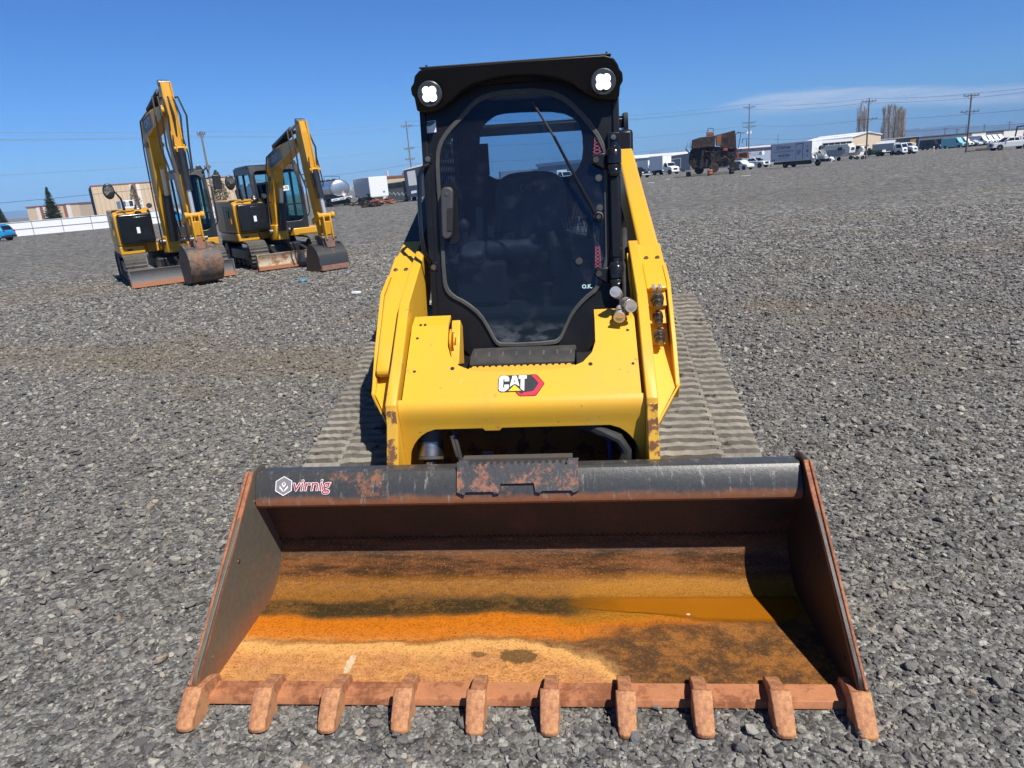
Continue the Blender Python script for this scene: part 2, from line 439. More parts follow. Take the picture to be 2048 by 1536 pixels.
YEL_CHIP = yellow('chipped_yellow_paint', .65, .38)
BLK = pmat('black_paint', (.009, .0095, .012), .40, var=.3, vs=3, dust=((.075, .07, .065), .22), rvar=.1, bump=.08, bs=140, spec=.28)
BLKG = pmat('gloss_black', (.01, .011, .014), .2, var=.3, vs=3, dust=((.08, .08, .075), .1), rvar=.05)
RUB = pmat('black_rubber', (.02, .02, .02), .7, var=.3, vs=8, dust=((.12, .11, .1), .5), bump=.2, bs=120)
SEAL = pmat('door_seal', (.05, .049, .047), .6, var=.3, vs=20, dust=((.20, .19, .17), .6), bump=.3, bs=220)
GREYPL = pmat('dark_grey_plastic', (.05, .05, .053), .55, var=.2, vs=8, bump=.2, bs=300)
CHROME = pmat('chrome', (.74, .69, .62), .33, .62, var=.1, vs=14, rvar=.08)
STEEL = pmat('dull_steel', (.33, .31, .28), .38, 1., var=.3, vs=12, rust=((.1, .07, .05), 20., .55), rvar=.1)
DKSTEEL = pmat('dark_steel', (.075, .066, .058), .6, .0, var=.3, vs=10, rust=((.12, .06, .035), 14., .56))
TRACKM = pmat('dusty_track_rubber', (.205, .185, .155), .9, var=.45, vs=9, rust=((.05, .046, .04), 12., .56), dust=((.40, .365, .295), .7), bump=.7, bs=55, spec=.2)
WHITE = pmat('white_vinyl', (.8, .8, .79), .5, var=.06, vs=10)
RED = pmat('red_vinyl', (.40, .03, .05), .45, var=.15, vs=10)
DARKIN = pmat('dark_interior', (.012, .012, .014), .75, var=.3, vs=5)
def glass_mat(name, tint, clear, rough=.02, ior=1.5, scuff=0., refl=.75):
    mt = bpy.data.materials.new(name); mt.use_nodes = True; nt = mt.node_tree; nt.nodes.clear(); n = N(nt)
    out = n.node('ShaderNodeOutputMaterial'); tr = n.node('ShaderNodeBsdfTransparent', {'Color': tint})
    gl = n.node('ShaderNodeBsdfGlossy', {'Roughness': rough, 'Color': (.9, .95, 1.)}); fr = n.node('ShaderNodeFresnel', {'IOR': ior})
    mx = n.node('ShaderNodeMixShader', {0: V(n, fr.outputs[0])*refl}); n.put(mx.inputs[1], tr.outputs[0]); n.put(mx.inputs[2], gl.outputs[0])
    res = mx.outputs[0]
    if scuff:
        tc = n.node('ShaderNodeTexCoord'); oc = V(n, tc.outputs['Object']); x, y, z = n.sep(oc)
        low = 1.-n.ss(z, .86, 1.0)
        sc = n.ss(n.noise(9., 8, .75, oc), .5, .78)
        scr = n.ss(n.noise(5., 6, .7, n.comb(x*1., y*1., z*14.)), .56, .66)
        mk = (low*n.ss(n.noise(7., 4, .6, n.comb(x, y, z*2.)), .45, .62)*.45*(scr*.6+.4) + sc*.05+.012)*scuff
        df = n.node('ShaderNodeBsdfDiffuse', {'Color': (.36, .37, .4)}); m2 = n.node('ShaderNodeMixShader', {0: mk})
        n.put(m2.inputs[1], res); n.put(m2.inputs[2], df.outputs[0]); res = m2.outputs[0]
    nt.links.new(res, out.inputs[0]); return mt
DOORGL = glass_mat('door_glass', (.68, .74, .82), .4, scuff=1., refl=.42)
TINTGL = glass_mat('green_tinted_glass', (.42, .62, .6), .5)
CARGL = pmat('dark_car_glass', (.012, .016, .02), .06, var=.1, vs=3, rvar=.02)
LED = pmat('lit_led', (1, 1, 1), .3, emit=(.95, .99, 1.), es=1.7)
REFL = pmat('lamp_reflector', (.6, .62, .65), .2, .3, emit=(.8, .9, 1.), es=.35)
LENS = pmat('lamp_bezel', (.10, .105, .11), .35, .6, var=.2, vs=40)
def bucket_mat():
    """inside of the loader bucket: rust in bands and patches, wet toward the heel, dusty toward the lip"""
    mt, n, b, oc, _ = newmat('rusted_bucket_steel')
    x, y, z = n.sep(oc)
    st = n.comb(x*.28, y*1., z*1.)
    w1 = n.noise(2.6, 7, .62, oc)-.5; w2 = n.noise(7., 7, .7, st)-.5; fine = n.noise(38., 9, .85, n.comb(x*.6, y, z)); fi2 = n.noise(150., 6, .8, oc)
    w0 = n.noise(1.15, 3, .5, n.comb(x, y*.3, 4.))-.5
    yy = y+w1*.12+w2*.07+w0*.13
    xr = n.m('MAXIMUM', x+w1*.16, 0.)
    base = n.mix(n.ss(fine, .35, .62), (.055, .026, .012), (.26, .10, .025))
    # upper curve and heel
    curve = n.ss(y+z*.6, .60, .66)
    cb = n.mix(n.ss(n.noise(16., 7, .75, n.comb(x*.25, y, z*1.6)), .38, .62), (.045, .022, .009), (.20, .078, .026))
    cb = n.mix(n.ss(z, .10, .2)*.55, cb, (.06, .036, .014))
    c = n.mix(curve, base, cb)
    hb = n.ss(yy, .50, .56)*(1.-n.ss(y+z*.6, .62, .68)); c = n.mix(hb*(.6+n.ss(fine, .4, .6)*.38), c, (.27, .105, .009))
    # bright orange wet band
    ob = n.ss(yy, .24, .285)*(1.-n.ss(yy, .385, .43))*(1.-n.ss(xr, .55, .85))
    c = n.mix(ob*(.7+n.ss(fine, .3, .55)*.3), c, (.60, .165, .003)); pz = n.ss(x+w1*.5, .05, .3)*n.ss(yy, .33, .38)*(1.-n.ss(yy, .56, .6)); c = n.mix(pz*.9, c, (.36, .145, .008))
    dk = n.ss(yy, .395, .44)*(1.-n.ss(yy, .50, .535))*(1.-n.ss(x+w1*.3, .12, .4))
    c = n.mix(dk*.5, c, (.15, .075, .010)); c = n.mix(dk*n.ss(fine+w1*.6+w2*.4, .40, .54), c, (.030, .022, .007))
    # dusty pale tan toward the lip, curving down to the lip on the right
    tn = 1.-n.ss(yy+xr*xr*1.7, .235, .262)
    tc_ = n.mix(n.ss(fine, .40, .60), (.46, .18, .045), (.72, .335, .105)); tc_ = n.mix(n.ss(w1, .02, .2)*.5, tc_, (.58, .33, .085))
    tc_ = n.mix(n.ss(n.noise(5., 8, .75, n.comb(x*.6, y, z)), .5, .72)*.55, tc_, (.50, .20, .055)); tc_ = n.mix(n.ss(n.noise(2.3, 4, .6, n.comb(x, y*2.2, 1.)), .42, .62)*(1.-n.ss(yy, .12, .22))*.75, tc_, (.50, .215, .09)); tc_ = n.mix(n.ss(yy+xr*xr*1.7, .15, .235)*.7, tc_, (.82, .43, .125)); c = n.mix(tn, c, tc_)
    ring = n.ss(yy+xr*xr*1.7, .235, .265)*(1.-n.ss(yy+xr*xr*1.7, .27, .31)); c = n.mix(ring*.5*n.ss(w2, -.1, .15), c, (.66, .37, .12))
    # right front: dark brown mottled
    rb = n.ss(xr*xr*1.7+y, .30, .38)*(1.-n.ss(yy, .30, .36))*n.ss(x, .2, .4)
    c = n.mix(rb*.9, c, n.mix(n.ss(n.noise(11., 8, .75, oc), .4, .62), (.075, .034, .012), (.33, .125, .022)))
    # separate stain blots
    for sx, sy, r1, r2, col in ((.0, .165, .085, .042, (.13, .07, .018)), (-.15, .175, .035, .018, (.2, .1, .03)), (-.60, .12, .016, .05, (.72, .55, .34))):
        dx = (x-sx)/r1; dy = (y-sy)/r2; rr = n.m('SQRT', dx*dx+dy*dy)+w2*1.6+(n.noise(22., 6, .75, oc)-.5)*1.5
        c = n.mix((1.-n.ss(rr, .8, 1.05))*.9, c, col)
    c = n.mix(n.ss(fi2, .52, .60)*.7, c, (.07, .03, .008)); c = n.mix((1.-n.ss(fi2, .36, .45))*.4, c, (.62, .34, .12))
    n.put(b.inputs['Base Color'], c)
    wet = n.ss(yy, .29, .36)*(1.-n.ss(z, .16, .2))
    n.put(b.inputs['Roughness'], .82-wet*.47-curve*(1.-n.ss(z, .12, .17))*.50+n.ss(fine, .4, .6)*.12)
    b.inputs['Specular IOR Level'].default_value = .3
    n.put(b.inputs['Normal'], n.bump(fine+fi2*.8, .8, .005))
    return mt
BUCK = bucket_mat()
def rusty(name, c1, c2, sc=7., lo=.42, hi=.6, rough=.7, c3=None, zr=None, metal=0., bias=0.):
    """two steel tones plus rust, optional extra rust below height zr"""
    mt, n, b, oc, _ = newmat(name); x, y, z = n.sep(oc)
    nz = n.noise(sc, 9, .75, oc); fi = n.noise(sc*9, 6, .75, oc)
    mk = n.ss(nz+(fi-.5)*.35, lo, hi)
    if zr: mk = n.m('MAXIMUM', mk, 1.-n.ss(z+(nz-.5)*.06, zr[0], zr[1]))
    c = n.mix(mk, n.mix(fi, tuple(v*.6 for v in c1), tuple(min(1, v*1.5) for v in c1)), n.mix(fi, tuple(v*.6 for v in c2), tuple(min(1, v*1.4) for v in c2)))
    if c3: c = n.mix(n.ss(n.noise(sc*2.2, 8, .8, n.comb(x*3., y, z*.6)), .55, .68)*.8, c, c3)
    n.put(b.inputs['Base Color'], c); n.put(b.inputs['Roughness'], mk*(.85-rough)+rough); b.inputs['Metallic'].default_value = metal
    n.put(b.inputs['Normal'], n.bump(fi+nz, .35, .003))
    return mt
BEAM = rusty('worn_black_beam', (.048, .047, .046), (.25, .10, .045), 6., .565, .70, .36, c3=(.32, .29, .25), zr=(.462, .492))
BACKPL = rusty('dark_back_plate', (.022, .017, .013), (.075, .034, .020), 5., .42, .7, .62)
SIDEPL = rusty('bucket_side_lit_steel', (.11, .098, .072), (.24, .10, .04), 4., .52, .72, .5, c3=(.12, .1, .07), zr=(.02, .15))  # left side plate: steel and rust, lightened as the sunlit copy
SIDESH = rusty('bucket_side_shaded_steel', (.028, .016, .012), (.07, .028, .016), 4., .5, .72, .5)  # right side plate: same rusty steel with shade painted in, nearly black
EDGER = rusty('rusty_edge', (.20, .07, .038), (.38, .15, .07), 10., .4, .65, .8)
LIPR = rusty('lip_plate', (.42, .17, .075), (.22, .075, .03), 5., .47, .6, .75)
TOOTH = rusty('rusted_tooth', (.30, .12, .055), (.52, .25, .11), 7., .4, .6, .72, c3=None)
STEPPL = rusty('step_plate_steel', (.045, .046, .048), (.28, .12, .07), 9., .5, .6, .45, c3=(.2, .17, .13))

# ------------------------------------------------------------------ compact track loader
def build_loader():
    root = empty('compact_track_loader', LO, label='yellow compact track loader with black cab and wide toothed bucket, front centre', cat='loader')
    mt = Matrix.Identity(4)
    for i in range(3): mt[i][0] = LEX[i]; mt[i][1] = LEY[i]; mt[i][2] = LEZ[i]; mt[i][3] = LO[i]
    root.matrix_world = mt
    R = root
    # ---- bucket
    inner = [(-.03, .030), (.48, .030)]+[(.48+.215*sin(a), .245-.215*cos(a)) for a in [radians(t) for t in range(10, 86, 7)]]
    outer = [(p[0]+.004, p[1]-.012) for p in inner[:1]]+[(.48, .018)]+[(.48+.227*sin(a), .245-.227*cos(a)) for a in [radians(t) for t in range(10, 86, 7)]]
    bk = MB().prism(inner+outer[::-1], -1.058, 1.058, 'x').build('bucket', BUCK, R, smooth=True, ang=25)
    bp = MB().prism([(.688, .218), (.6, .425), (.612, .43), (.71, .222), (.712, .2), (.699, .2)], -1.055, 1.055).build('back_plate', BACKPL, bk)
    w = MB()
    rng = random.Random(4)
    for k in range(90):
        x = -1.05+2.1*k/89; w.sph((x, .686, .216), .0045+rng.random()*.003, 3)
    w.build('weld_seam', BACKPL, bk, smooth=True)
    beam = [(.60, .432), (.565, .430), (.543, .436), (.529, .450), (.526, .468), (.530, .488), (.564, .553), (.576, .565), (.588, .570), (.655, .560), (.675, .54), (.68, .43)]
    MB().prism(beam, -1.052, 1.052).build('top_beam', BEAM, bk, smooth=True, ang=22)
    side = [(-.062, .012), (-.066, .10), (-.05, .128), (.545, .572), (.565, .585), (.62, .588), (.665, .57), (.735, .22), (.715, .07), (.65, .004), (.5, -.002), (.0, -.002)]
    for sgn in (-1, 1):
        sp = MB().prism(side, sgn*1.056, sgn*1.070).build('side_plate', SIDEPL if sgn < 0 else SIDESH, bk, bevel=.002)
        # doubled outer strip along the sloping edge
        a = (-.072, .095); c = (.550, .590); d = Vector((c[0]-a[0], c[1]-a[1])).normalized(); nrm = Vector((d.y, -d.x))
        q = [a, c, (c[0]+nrm.x*.07, c[1]+nrm.y*.07), (a[0]+nrm.x*.07, a[1]+nrm.y*.07)]
        MB().prism(q, sgn*1.074, sgn*1.084).build('side_cutter', EDGER, sp, bevel=.003)
        e = MB().prism([a, c, (c[0]+nrm.x*.012, c[1]+nrm.y*.012), (a[0]+nrm.x*.012, a[1]+nrm.y*.012)], sgn*1.0555, sgn*1.0715)
        e.mapped(lambda p: p+Vector((0, .006, -.002))).build('edge_strip', EDGER, sp, bevel=.002)
        for yy in (.02, .30, .50):
            MB().cyl((sgn*1.054, yy+.03, .128+yy*.74-.03), (sgn*1.0715, yy+.03, .128+yy*.74-.03), .008, 10).build('bolt_hole', DARKIN if sgn > 0 else STEEL, sp)
    MB().prism([(-.056, .008), (-.056, .014), (-.048, .032), (.022, .0375), (.030, .031), (.030, .008)], -1.055, 1.055).build('cutting_edge', LIPR, bk, bevel=.0015)
    # teeth
    shank = MB()
    shank.prism([(.042, .030), (.036, .056), (.012, .070), (-.04, .085), (-.082, .088), (-.10, .07), (-.10, .02), (-.062, .004), (-.03, .004)], -.0215, .0215)
    cap = MB()
    prof = [(-.076, .0), (-.076, .096), (-.088, .101), (-.170, .036), (-.184, .021), (-.184, .008), (-.168, .0), (-.10, -.004)]
    n_ = len(prof); ws = [-.031, -.026, -.014, 0, .014, .026, .031]; vs = []; fs = []
    for wi in ws:
        k = abs(wi)/.031
        for (yy, zz) in prof:
            tt = sstep((-yy-.15)/.03); vs.append((wi*(1-.10*max(0, (-yy-.076)/.1)), yy+tt*.012*k**4, zz))
    for i in range(len(ws)-1):
        for j in range(n_): fs.append((i*n_+j, i*n_+(j+1) % n_, (i+1)*n_+(j+1) % n_, (i+1)*n_+j))
    fs += [tuple(range(n_)), tuple(range((len(ws)-1)*n_, len(ws)*n_))]
    cap.add(vs, fs)
    first = None
    for k in range(10):
        x = -1.055+2.11*k/9
        if first is None:
            t = shank.build('tooth', TOOTH, bk, bevel=.0018, seg=1); t.location.x = x
            c = cap.build('tooth_cap', TOOTH, None)
            # cap joins the shank mesh so that a tooth is one sub-part
            bm = bmesh.new(); bm.from_mesh(t.data); bm.from_mesh(c.data); bm.to_mesh(t.data); bm.free()
            bpy.data.objects.remove(c); first = t
        else:
            t = first.copy(); COL.objects.link(t); t.parent = bk; t.location.x = x
        t.rotation_euler = (radians(rng.uniform(-1.2, 1.2)), 0, radians(rng.uniform(-1.6, 1.6)))
    # comb-edged step plate on the beam
    st = []
    x0, x1 = -.242, .226
    st += [(x0, 0), (x0+.03, -.012), (x0+.035, 0), (x0+.14, 0), (x0+.145, -.008), (x0+.165, -.006), (x0+.17, .03), (x1-.17, .03), (x1-.165, -.004), (x1-.145, -.008), (x1-.14, 0), (x1-.03, 0), (x1-.02, -.01), (x1, 0), (x1, .116), (x1-.042, .116), (x1-.042, .1)]
    nt_ = 14; px = (x1-.046-(x0+.046))/nt_
    for k in range(nt_):
        b0 = x1-.046-k*px
        st += [(b0-px*.12, .098), (b0-px*.25, .108), (b0-px*.6, .108), (b0-px*.74, .098)]
    st += [(x0+.042, .1), (x0+.042, .116), (x0, .116)]
    d = Vector((0, .566-.528, .556-.488)).normalized(); nn_ = Vector((0, d.z, -d.y))*-1
    def tob(p): return Vector((p.x, .531, .491))+d*p.z-Vector((0, d.z, -d.y))*(.004+p.y)
    MB().prism(st, 0, .008, 'y').mapped(tob).build('step_plate', STEPPL, bk, bevel=.0012)
    MB().prism([(p[0], p[1]+.006 if p[1] > .09 else p[1]) for p in st if p[1] > .08]+[(x0+.05, .07), (x1-.05, .07)][::-1][:0]+[(x0+.02, .075), (x1-.02, .075)], -.020, -.012, 'y').mapped(lambda p: tob(p)+Vector((.004, .0, .004))).build('inner_step_plate', STEPPL, bk)
    MB().box(x0+.02, x1-.02, .60, .64, .55, .600).build('step_bracket', DKSTEEL, bk)
    # maker's decal: hexagon with V mark and the word
    def onbeam(p): return Vector((p.x, .533, .500))+d*p.z-Vector((0, d.z, -d.y))*(.0012-p.y)
    cx, cz, hr = -.936, .030, .039
    hexo = [(cx+hr*sin(radians(60*k)), cz+hr*cos(radians(60*k))) for k in range(6)]; hexi = [(cx+(hr-.0035)*sin(radians(60*k)), cz+(hr-.0035)*cos(radians(60*k))) for k in range(6)]
    MB().prism(hexi, .0, .0004, 'y').mapped(onbeam).build('decal_badge', pmat('grey_vinyl', (.22, .2, .21), .5), bk)
    wm = MB().ring(hexo, hexi, -.0006, .0004)
    for sx in (-1, 1):
        wm.prism([(cx, cz-.022), (cx+sx*.003, cz-.016), (cx+sx*.016, cz+.002), (cx+sx*.017, cz-.008), (cx+sx*.004, cz-.021)], -.0008, .0, 'y')
        wm.prism([(cx, cz-.006), (cx+sx*.009, cz+.006), (cx+sx*.006, cz+.012), (cx+sx*.003, cz+.013), (cx+sx*.004, cz+.006), (cx, cz+.002)], -.0008, .0, 'y')
    wm.prism([(cx-.006, cz+.0135), (cx+.006, cz+.0135), (cx, cz+.0165)], -.0008, 0, 'y')
    wm.mapped(onbeam).build('decal_mark', WHITE, bk)
    for off, mat_, yo in ((.0022, WHITE, .0004), (.0002, RED, -.0006)):
        t = text_mb('virnig', .066, sx=1.05, bold=off, shear=.12)
        t.mapped(lambda p: onbeam(Vector((p.x-.825, p.y+yo, p.z+.030)))).build('decal_word', mat_, bk)
    return root, R
LD, _ = build_loader()
def loader_rest(R):
    rng = random.Random(11)
    # ---- tracks
    def track(sgn):
        xi, xo = .565, 1.005
        front = Vector((1.0, .235)); rear = Vector((2.62, .60)); rb = Vector((2.72, .215))
        rf, rr, rq = .225, .235, .20
        path = []
        def arc(c, r, a0, a1, n):
            for i in range(n+1):
                t = radians(a0+(a1-a0)*i/n); path.append(Vector((c.x+r*cos(t), c.y+r*sin(t))))
        arc(front, rf, 270, 107, 14)         # bottom, round the front, to the top
        arc(rear, rr, 107, -20, 10)
        arc(rb, rq, -20, -90, 6)
        # resample
        pts = path+[path[0]]; seg = [(b-a).length for a, b in zip(pts, pts[1:])]; L = sum(seg)
        n_l = int(L/.0575); step = L/n_l
        def at(s):
            s %= L
            for a, b, l in zip(pts, pts[1:], seg):
                if s <= l: return a+(b-a)*(s/l), (b-a).normalized()
                s -= l
            return pts[-1], (pts[1]-pts[0]).normalized()
        inner = []; outer = []
        n_p = n_l*2
        for i in range(n_p):
            p, d = at(i*L/n_p); nrm = Vector((d.y, -d.x))
            cen = Vector((1.85, .35))
            if (p-cen).dot(nrm) < 0: nrm = -nrm
            inner.append(p-nrm*.012); outer.append(p+nrm*.006)
        belt = MB(); a, b = (xi, xo) if sgn > 0 else (-xo, -xi)
        vs = [(a, p.x, p.y) for p in outer]+[(b, p.x, p.y) for p in outer]+[(a, p.x, p.y) for p in inner]+[(b, p.x, p.y) for p in inner]; k = n_p
        fs = []
        for i in range(k):
            j = (i+1) % k; fs += [(i, j, k+j, k+i), (2*k+i, 3*k+i, 3*k+j, 2*k+j), (i, 2*k+i, 2*k+j, j), (k+i, k+j, 3*k+j, 3*k+i)]
        belt.add(vs, fs)
        # lugs: two staggered rows with ragged worn edges
        for i in range(n_l):
            for row in (0, 1):
                s = (i+(.5 if row else 0))*step
                p, d = at(s); nrm = Vector((d.y, -d.x))
                if (p-Vector((1.85, .35))).dot(nrm) < 0: nrm = -nrm
                split = xi+.27
                u0, u1 = (xi+.004, split+.012) if row == 0 else (split-.004, xo-.004)
                if u1-u0 < .05: continue
                ns = 9; hw = step*.36; lv = []
                for q in range(ns+1):
                    u = u0+(u1-u0)*q/ns; h = .027+rng.uniform(-.004, .004); ww = hw*rng.uniform(.92, 1.02); sh = rng.uniform(-.002, .002)
                    if q in (0, ns): h *= .75
                    for (al, hh) in ((-ww, .004), (-ww*.72+sh, h), (ww*.72+sh, h*rng.uniform(.85, 1.05)), (ww, .004)):
                        c = p+d*al+nrm*hh; lv.append((sgn*u, c.x, c.y))
                lf = []
                for q in range(ns):
                    for w in range(3): lf.append((q*4+w, q*4+w+1, q*4+w+5, q*4+w+4))
                    lf.append((q*4+3, q*4, q*4+4, q*4+7))
                lf += [(0, 1, 2, 3), (ns*4, ns*4+1, ns*4+2, ns*4+3)]
                belt.add(lv, lf)
        t = belt.build('rubber_track', TRACKM, R)
        fr = MB().prism([(1.0, .13), (2.7, .10), (2.75, .3), (2.6, .55), (1.9, .42), (1.05, .3)], sgn*.66, sgn*.9).build('track_frame', BLK, t, bevel=.01)
        for (yy, zz, rr_) in ((1.0, .235, .2), (2.62, .6, .2), (2.72, .215, .17)):
            MB().lathe((sgn*.62, yy, zz), (sgn, 0, 0), [(0, .03), (0, rr_*.9), (.03, rr_), (.1, rr_*.75), (.2, rr_*.75), (.27, rr_), (.3, rr_*.9), (.3, .05), (.33, .05), (.33, 0)], 24).build('sprocket' if rr_ == .2 and zz > .5 else 'idler_wheel', DKSTEEL, t, smooth=True)
        for k in range(4):
            yy = 1.35+k*.34
            MB().lathe((sgn*.64, yy, .11), (sgn, 0, 0), [(0, .05), (0, .085), (.05, .085), (.05, .06), (.2, .06), (.2, .085), (.26, .085), (.26, .03)], 18).build('roller', DKSTEEL, t, smooth=True)
    track(-1); track(1)
    # ---- chassis between the tracks
    ch = MB().prism([(1.22, .22), (1.22, .70), (1.42, .80), (2.9, .92), (3.05, .80), (3.05, .30), (2.9, .22)], -.50, .50).build('chassis', BLK, R, bevel=.01)
    fp = MB().box(-.47, .47, 1.12, 1.135, .18, .80).build('front_plate', pmat('shade_brown_yellow', (.13, .07, .012), .7, var=.3, vs=6, rust=((.04, .022, .01), 9., .5)), ch)  # yellow plate with the crossbeam's shade painted in as dark brown
    for k in range(8):
        x = -.28+.52*(k % 4)/3.
        MB().lathe((x, 1.12, .60-.085*(k//4)), (0, -1, 0), [(0, .0135), (.006, .0135), (.006, .008), (.010, .007), (.010, 0)], 6).build('bolt', DKSTEEL, ch)
    MB().box(-.215, -.165, 1.112, 1.118, .375, .425).build('safety_label', pmat('blue_label', (.12, .2, .3), .5), ch)
    # rear engine housing
    eh = MB().prism([(2.62, .85), (3.28, .80), (3.32, 1.3), (3.22, 1.52), (2.62, 1.52)], -.47, .47).build('engine_housing', BLK, R, bevel=.02)
    MB().prism([(2.95, .55), (3.3, .55), (3.36, 1.0), (3.34, 1.55), (3.26, 1.9), (3.1, 1.9), (3.0, 1.2)], -.66, -.55).build('rear_upright', BLK, R, bevel=.02)
    MB().prism([(2.95, .55), (3.3, .55), (3.36, 1.0), (3.34, 1.55), (3.26, 1.9), (3.1, 1.9), (3.0, 1.2)], .55, .66).build('rear_upright', BLK, R, bevel=.02)
    tb = MB().prism([(3.16, 1.915), (3.16, 1.975), (3.19, 1.992), (3.30, 1.992), (3.32, 1.96), (3.32, 1.93), (3.17, 1.915)], -.60, .60).build('rear_crossmember', BLK, R, bevel=.006)
    for s in (-1, 1): MB().prism([(3.14, 1.74), (3.12, 1.93), (3.16, 2.01), (3.3, 2.01), (3.36, 1.9), (3.34, 1.72)], s*.60, s*.632).build('end_plate', BLK, tb, bevel=.004)
    # ---- lift arms
    def arm(s):
        top = [(1.44, 1.215), (1.6, 1.285), (2.4, 1.545), (3.15, 1.80), (3.27, 1.825), (3.36, 1.80)]
        bot = [(3.40, 1.72), (3.38, 1.6), (3.2, 1.52), (2.4, 1.33), (1.75, 1.13), (1.5, 1.04)]
        if s < 0:
            a = MB().prism([(1.44, 1.215), (1.6, 1.285), (1.80, 1.35), (1.90, 1.16), (1.5, 1.04)], s*.655, s*.553).build('loader_arm', YEL, R, bevel=.008)
            MB().prism([(1.80, 1.3505)]+top[2:]+bot[:4]+[(1.90, 1.1605)], s*.655, s*.553).build('dark_arm_section', pmat('dark_arm_grey', (.03, .032, .036), .42, var=.2, vs=4, dust=((.1, .1, .09), .3)), a, bevel=.008)
            # curved dark swoosh at the edge of the dark grey section
            sw = [(1.62, 1.25), (1.70, 1.285), (1.74, 1.315), (1.80, 1.318), (1.83, 1.29), (1.80, 1.26), (1.70, 1.20), (1.66, 1.16), (1.62, 1.12), (1.635, 1.115), (1.68, 1.155), (1.73, 1.195), (1.83, 1.25), (1.87, 1.30), (1.82, 1.34), (1.74, 1.34), (1.68, 1.305), (1.61, 1.265)]
            MB().prism(sw, -.5525, -.551).build('swoosh_strip', BLK, a)
        else:
            a = MB().prism(top+bot, s*.553, s*.655).build('loader_arm', YEL, R, bevel=.014, seg=3)
        # bolted patch
        MB().prism([(1.425, 1.205), (1.42, 1.215), (1.50, 1.252), (1.60, 1.295), (1.605, 1.285), (1.44, 1.2)], s*.657, s*.548).build('patch_plate', YEL, a, bevel=.003)
        for x in (.578, .63):
            p = Vector((s*x, 1.475, 1.238)); u = Vector((0, -.42, .9))
            MB().lathe(p, u, [(0, .012), (.006, .012), (.006, .008), (.011, .007), (.011, 0)], 6).build('bolt', STEEL, a)
        # inner plate whose thick front edge faces the camera
        inner = [(.765, .10), (.745, .24), (.685, .44), (.662, .50), (.742, .70), (.742, .785), (.905, .918), (1.15, 1.132), (1.43, 1.25), (1.60, 1.315), (1.70, 1.25), (1.66, 1.10), (1.42, .90), (1.22, .62), (1.12, .30), (1.02, .10)]
        ip = MB().prism(inner, s*.503, s*.549).build('arm_plate', YEL_CHIP, a, bevel=.005)
        MB().prism([(.686, .43), (.6605, .505), (.6605, .52), (.7405, .70), (.7405, .765), (.7325, .765), (.7315, .705), (.652, .525), (.652, .50), (.678, .428)], s*.5045, s*.5475).build('worn_edge', YEL_WORN, ip, bevel=.003)
        # outer plate with rim
        outer = [(1.44, 1.222), (1.27, 1.158), (1.07, .935), (.95, .768), (.99, .70), (1.25, .78), (1.5, .98)]
        MB().prism(outer, s*.646, s*.664).build('outer_plate', YEL, a, bevel=.003)
        # recessed face between the plates and slanted bottom closing plate
        f = MB()
        q = [(.549, 1.30, 1.03), (.650, 1.30, 1.03), (.650, .965, .765), (.549, .80, .655)]
        f.add([(s*x, y, z) for x, y, z in q]+[(s*x, y+.02, z-.015) for x, y, z in q], [(0, 1, 2, 3), (7, 6, 5, 4), (0, 4, 5, 1), (1, 5, 6, 2), (2, 6, 7, 3), (3, 7, 4, 0)])
        q = [(.662, .945, .772), (.662, 1.10, .66), (.549, .95, .52), (.549, .785, .645)]
        f.add([(s*x, y, z) for x, y, z in q]+[(s*x, y+.008, z+.012) for x, y, z in q], [(0, 1, 2, 3), (7, 6, 5, 4), (0, 4, 5, 1), (1, 5, 6, 2), (2, 6, 7, 3), (3, 7, 4, 0)])
        f.build('gusset', YEL, a)
        return a
    aL = arm(-1); aR = arm(1)
    # long cover on the left
    cov = [(1.50, 1.248), (1.25, 1.148), (1.065, .955), (.985, .868), (.985, .845), (1.03, .82), (1.35, .98), (1.58, 1.18)]
    MB().prism(cov, -.643, -.553).build('coupler_cover', YEL, aL, bevel=.008, seg=3)
    # right: short cover and coupler block
    MB().prism([(1.50, 1.250), (1.26, 1.155), (1.235, 1.135), (1.27, 1.10), (1.6, 1.15)], .553, .645).build('coupler_cover', YEL, aR, bevel=.008, seg=3)
    blkb = [(1.27, 1.13), (1.20, 1.062), (1.225, 1.052), (1.165, .990), (1.19, .980), (1.12, .905), (1.30, .86), (1.45, 1.1)]
    cb = MB().prism(blkb, .556, .640).build('coupler_block', YEL, aR, bevel=.004)
    dirn = Vector((0, -.82, -.30)).normalized()
    for (yy, zz, k) in ((1.20, 1.098, 1.), (1.175, 1.024, .8), (1.125, .950, 1.)):
        c = Vector((.598, yy+.02, zz))
        MB().lathe(c, dirn, [(0, .030*k), (.022, .030*k), (.022, .026*k), (.034, .026*k), (.036, .021*k), (.046, .021*k), (.048, .024*k), (.056, .024*k), (.058, .018*k), (.072, .018*k), (.074, .014*k), (.082, .013*k), (.082, 0)], 24).build('coupler', STEEL, cb, smooth=True)
    for x in (.585, .612):
        MB().lathe((x, 1.235, 1.148), dirn, [(0, .009), (.03, .009), (.03, .006), (.036, .006), (.036, 0)], 8).build('bolt', CHROME, cb)
    # chrome quick couplers on the crossbeam end
    for (x, y, z, dv, k) in ((.452, 1.10, 1.105, (.25, -1, -.12), 1.), (.425, 1.13, 1.13, (-.25, -.9, .35), .9), (.43, 1.10, 1.075, (-.15, -1, -.35), .95)):
        MB().lathe((x, y, z), dv, [(0, .021*k), (.03, .021*k), (.031, .025*k), (.05, .025*k), (.051, .021*k), (.062, .021*k), (.063, .026*k), (.075, .026*k), (.075, .018*k), (.05, .016*k), (.05, 0)], 24).build('quick_coupler', CHROME, aR, smooth=True)
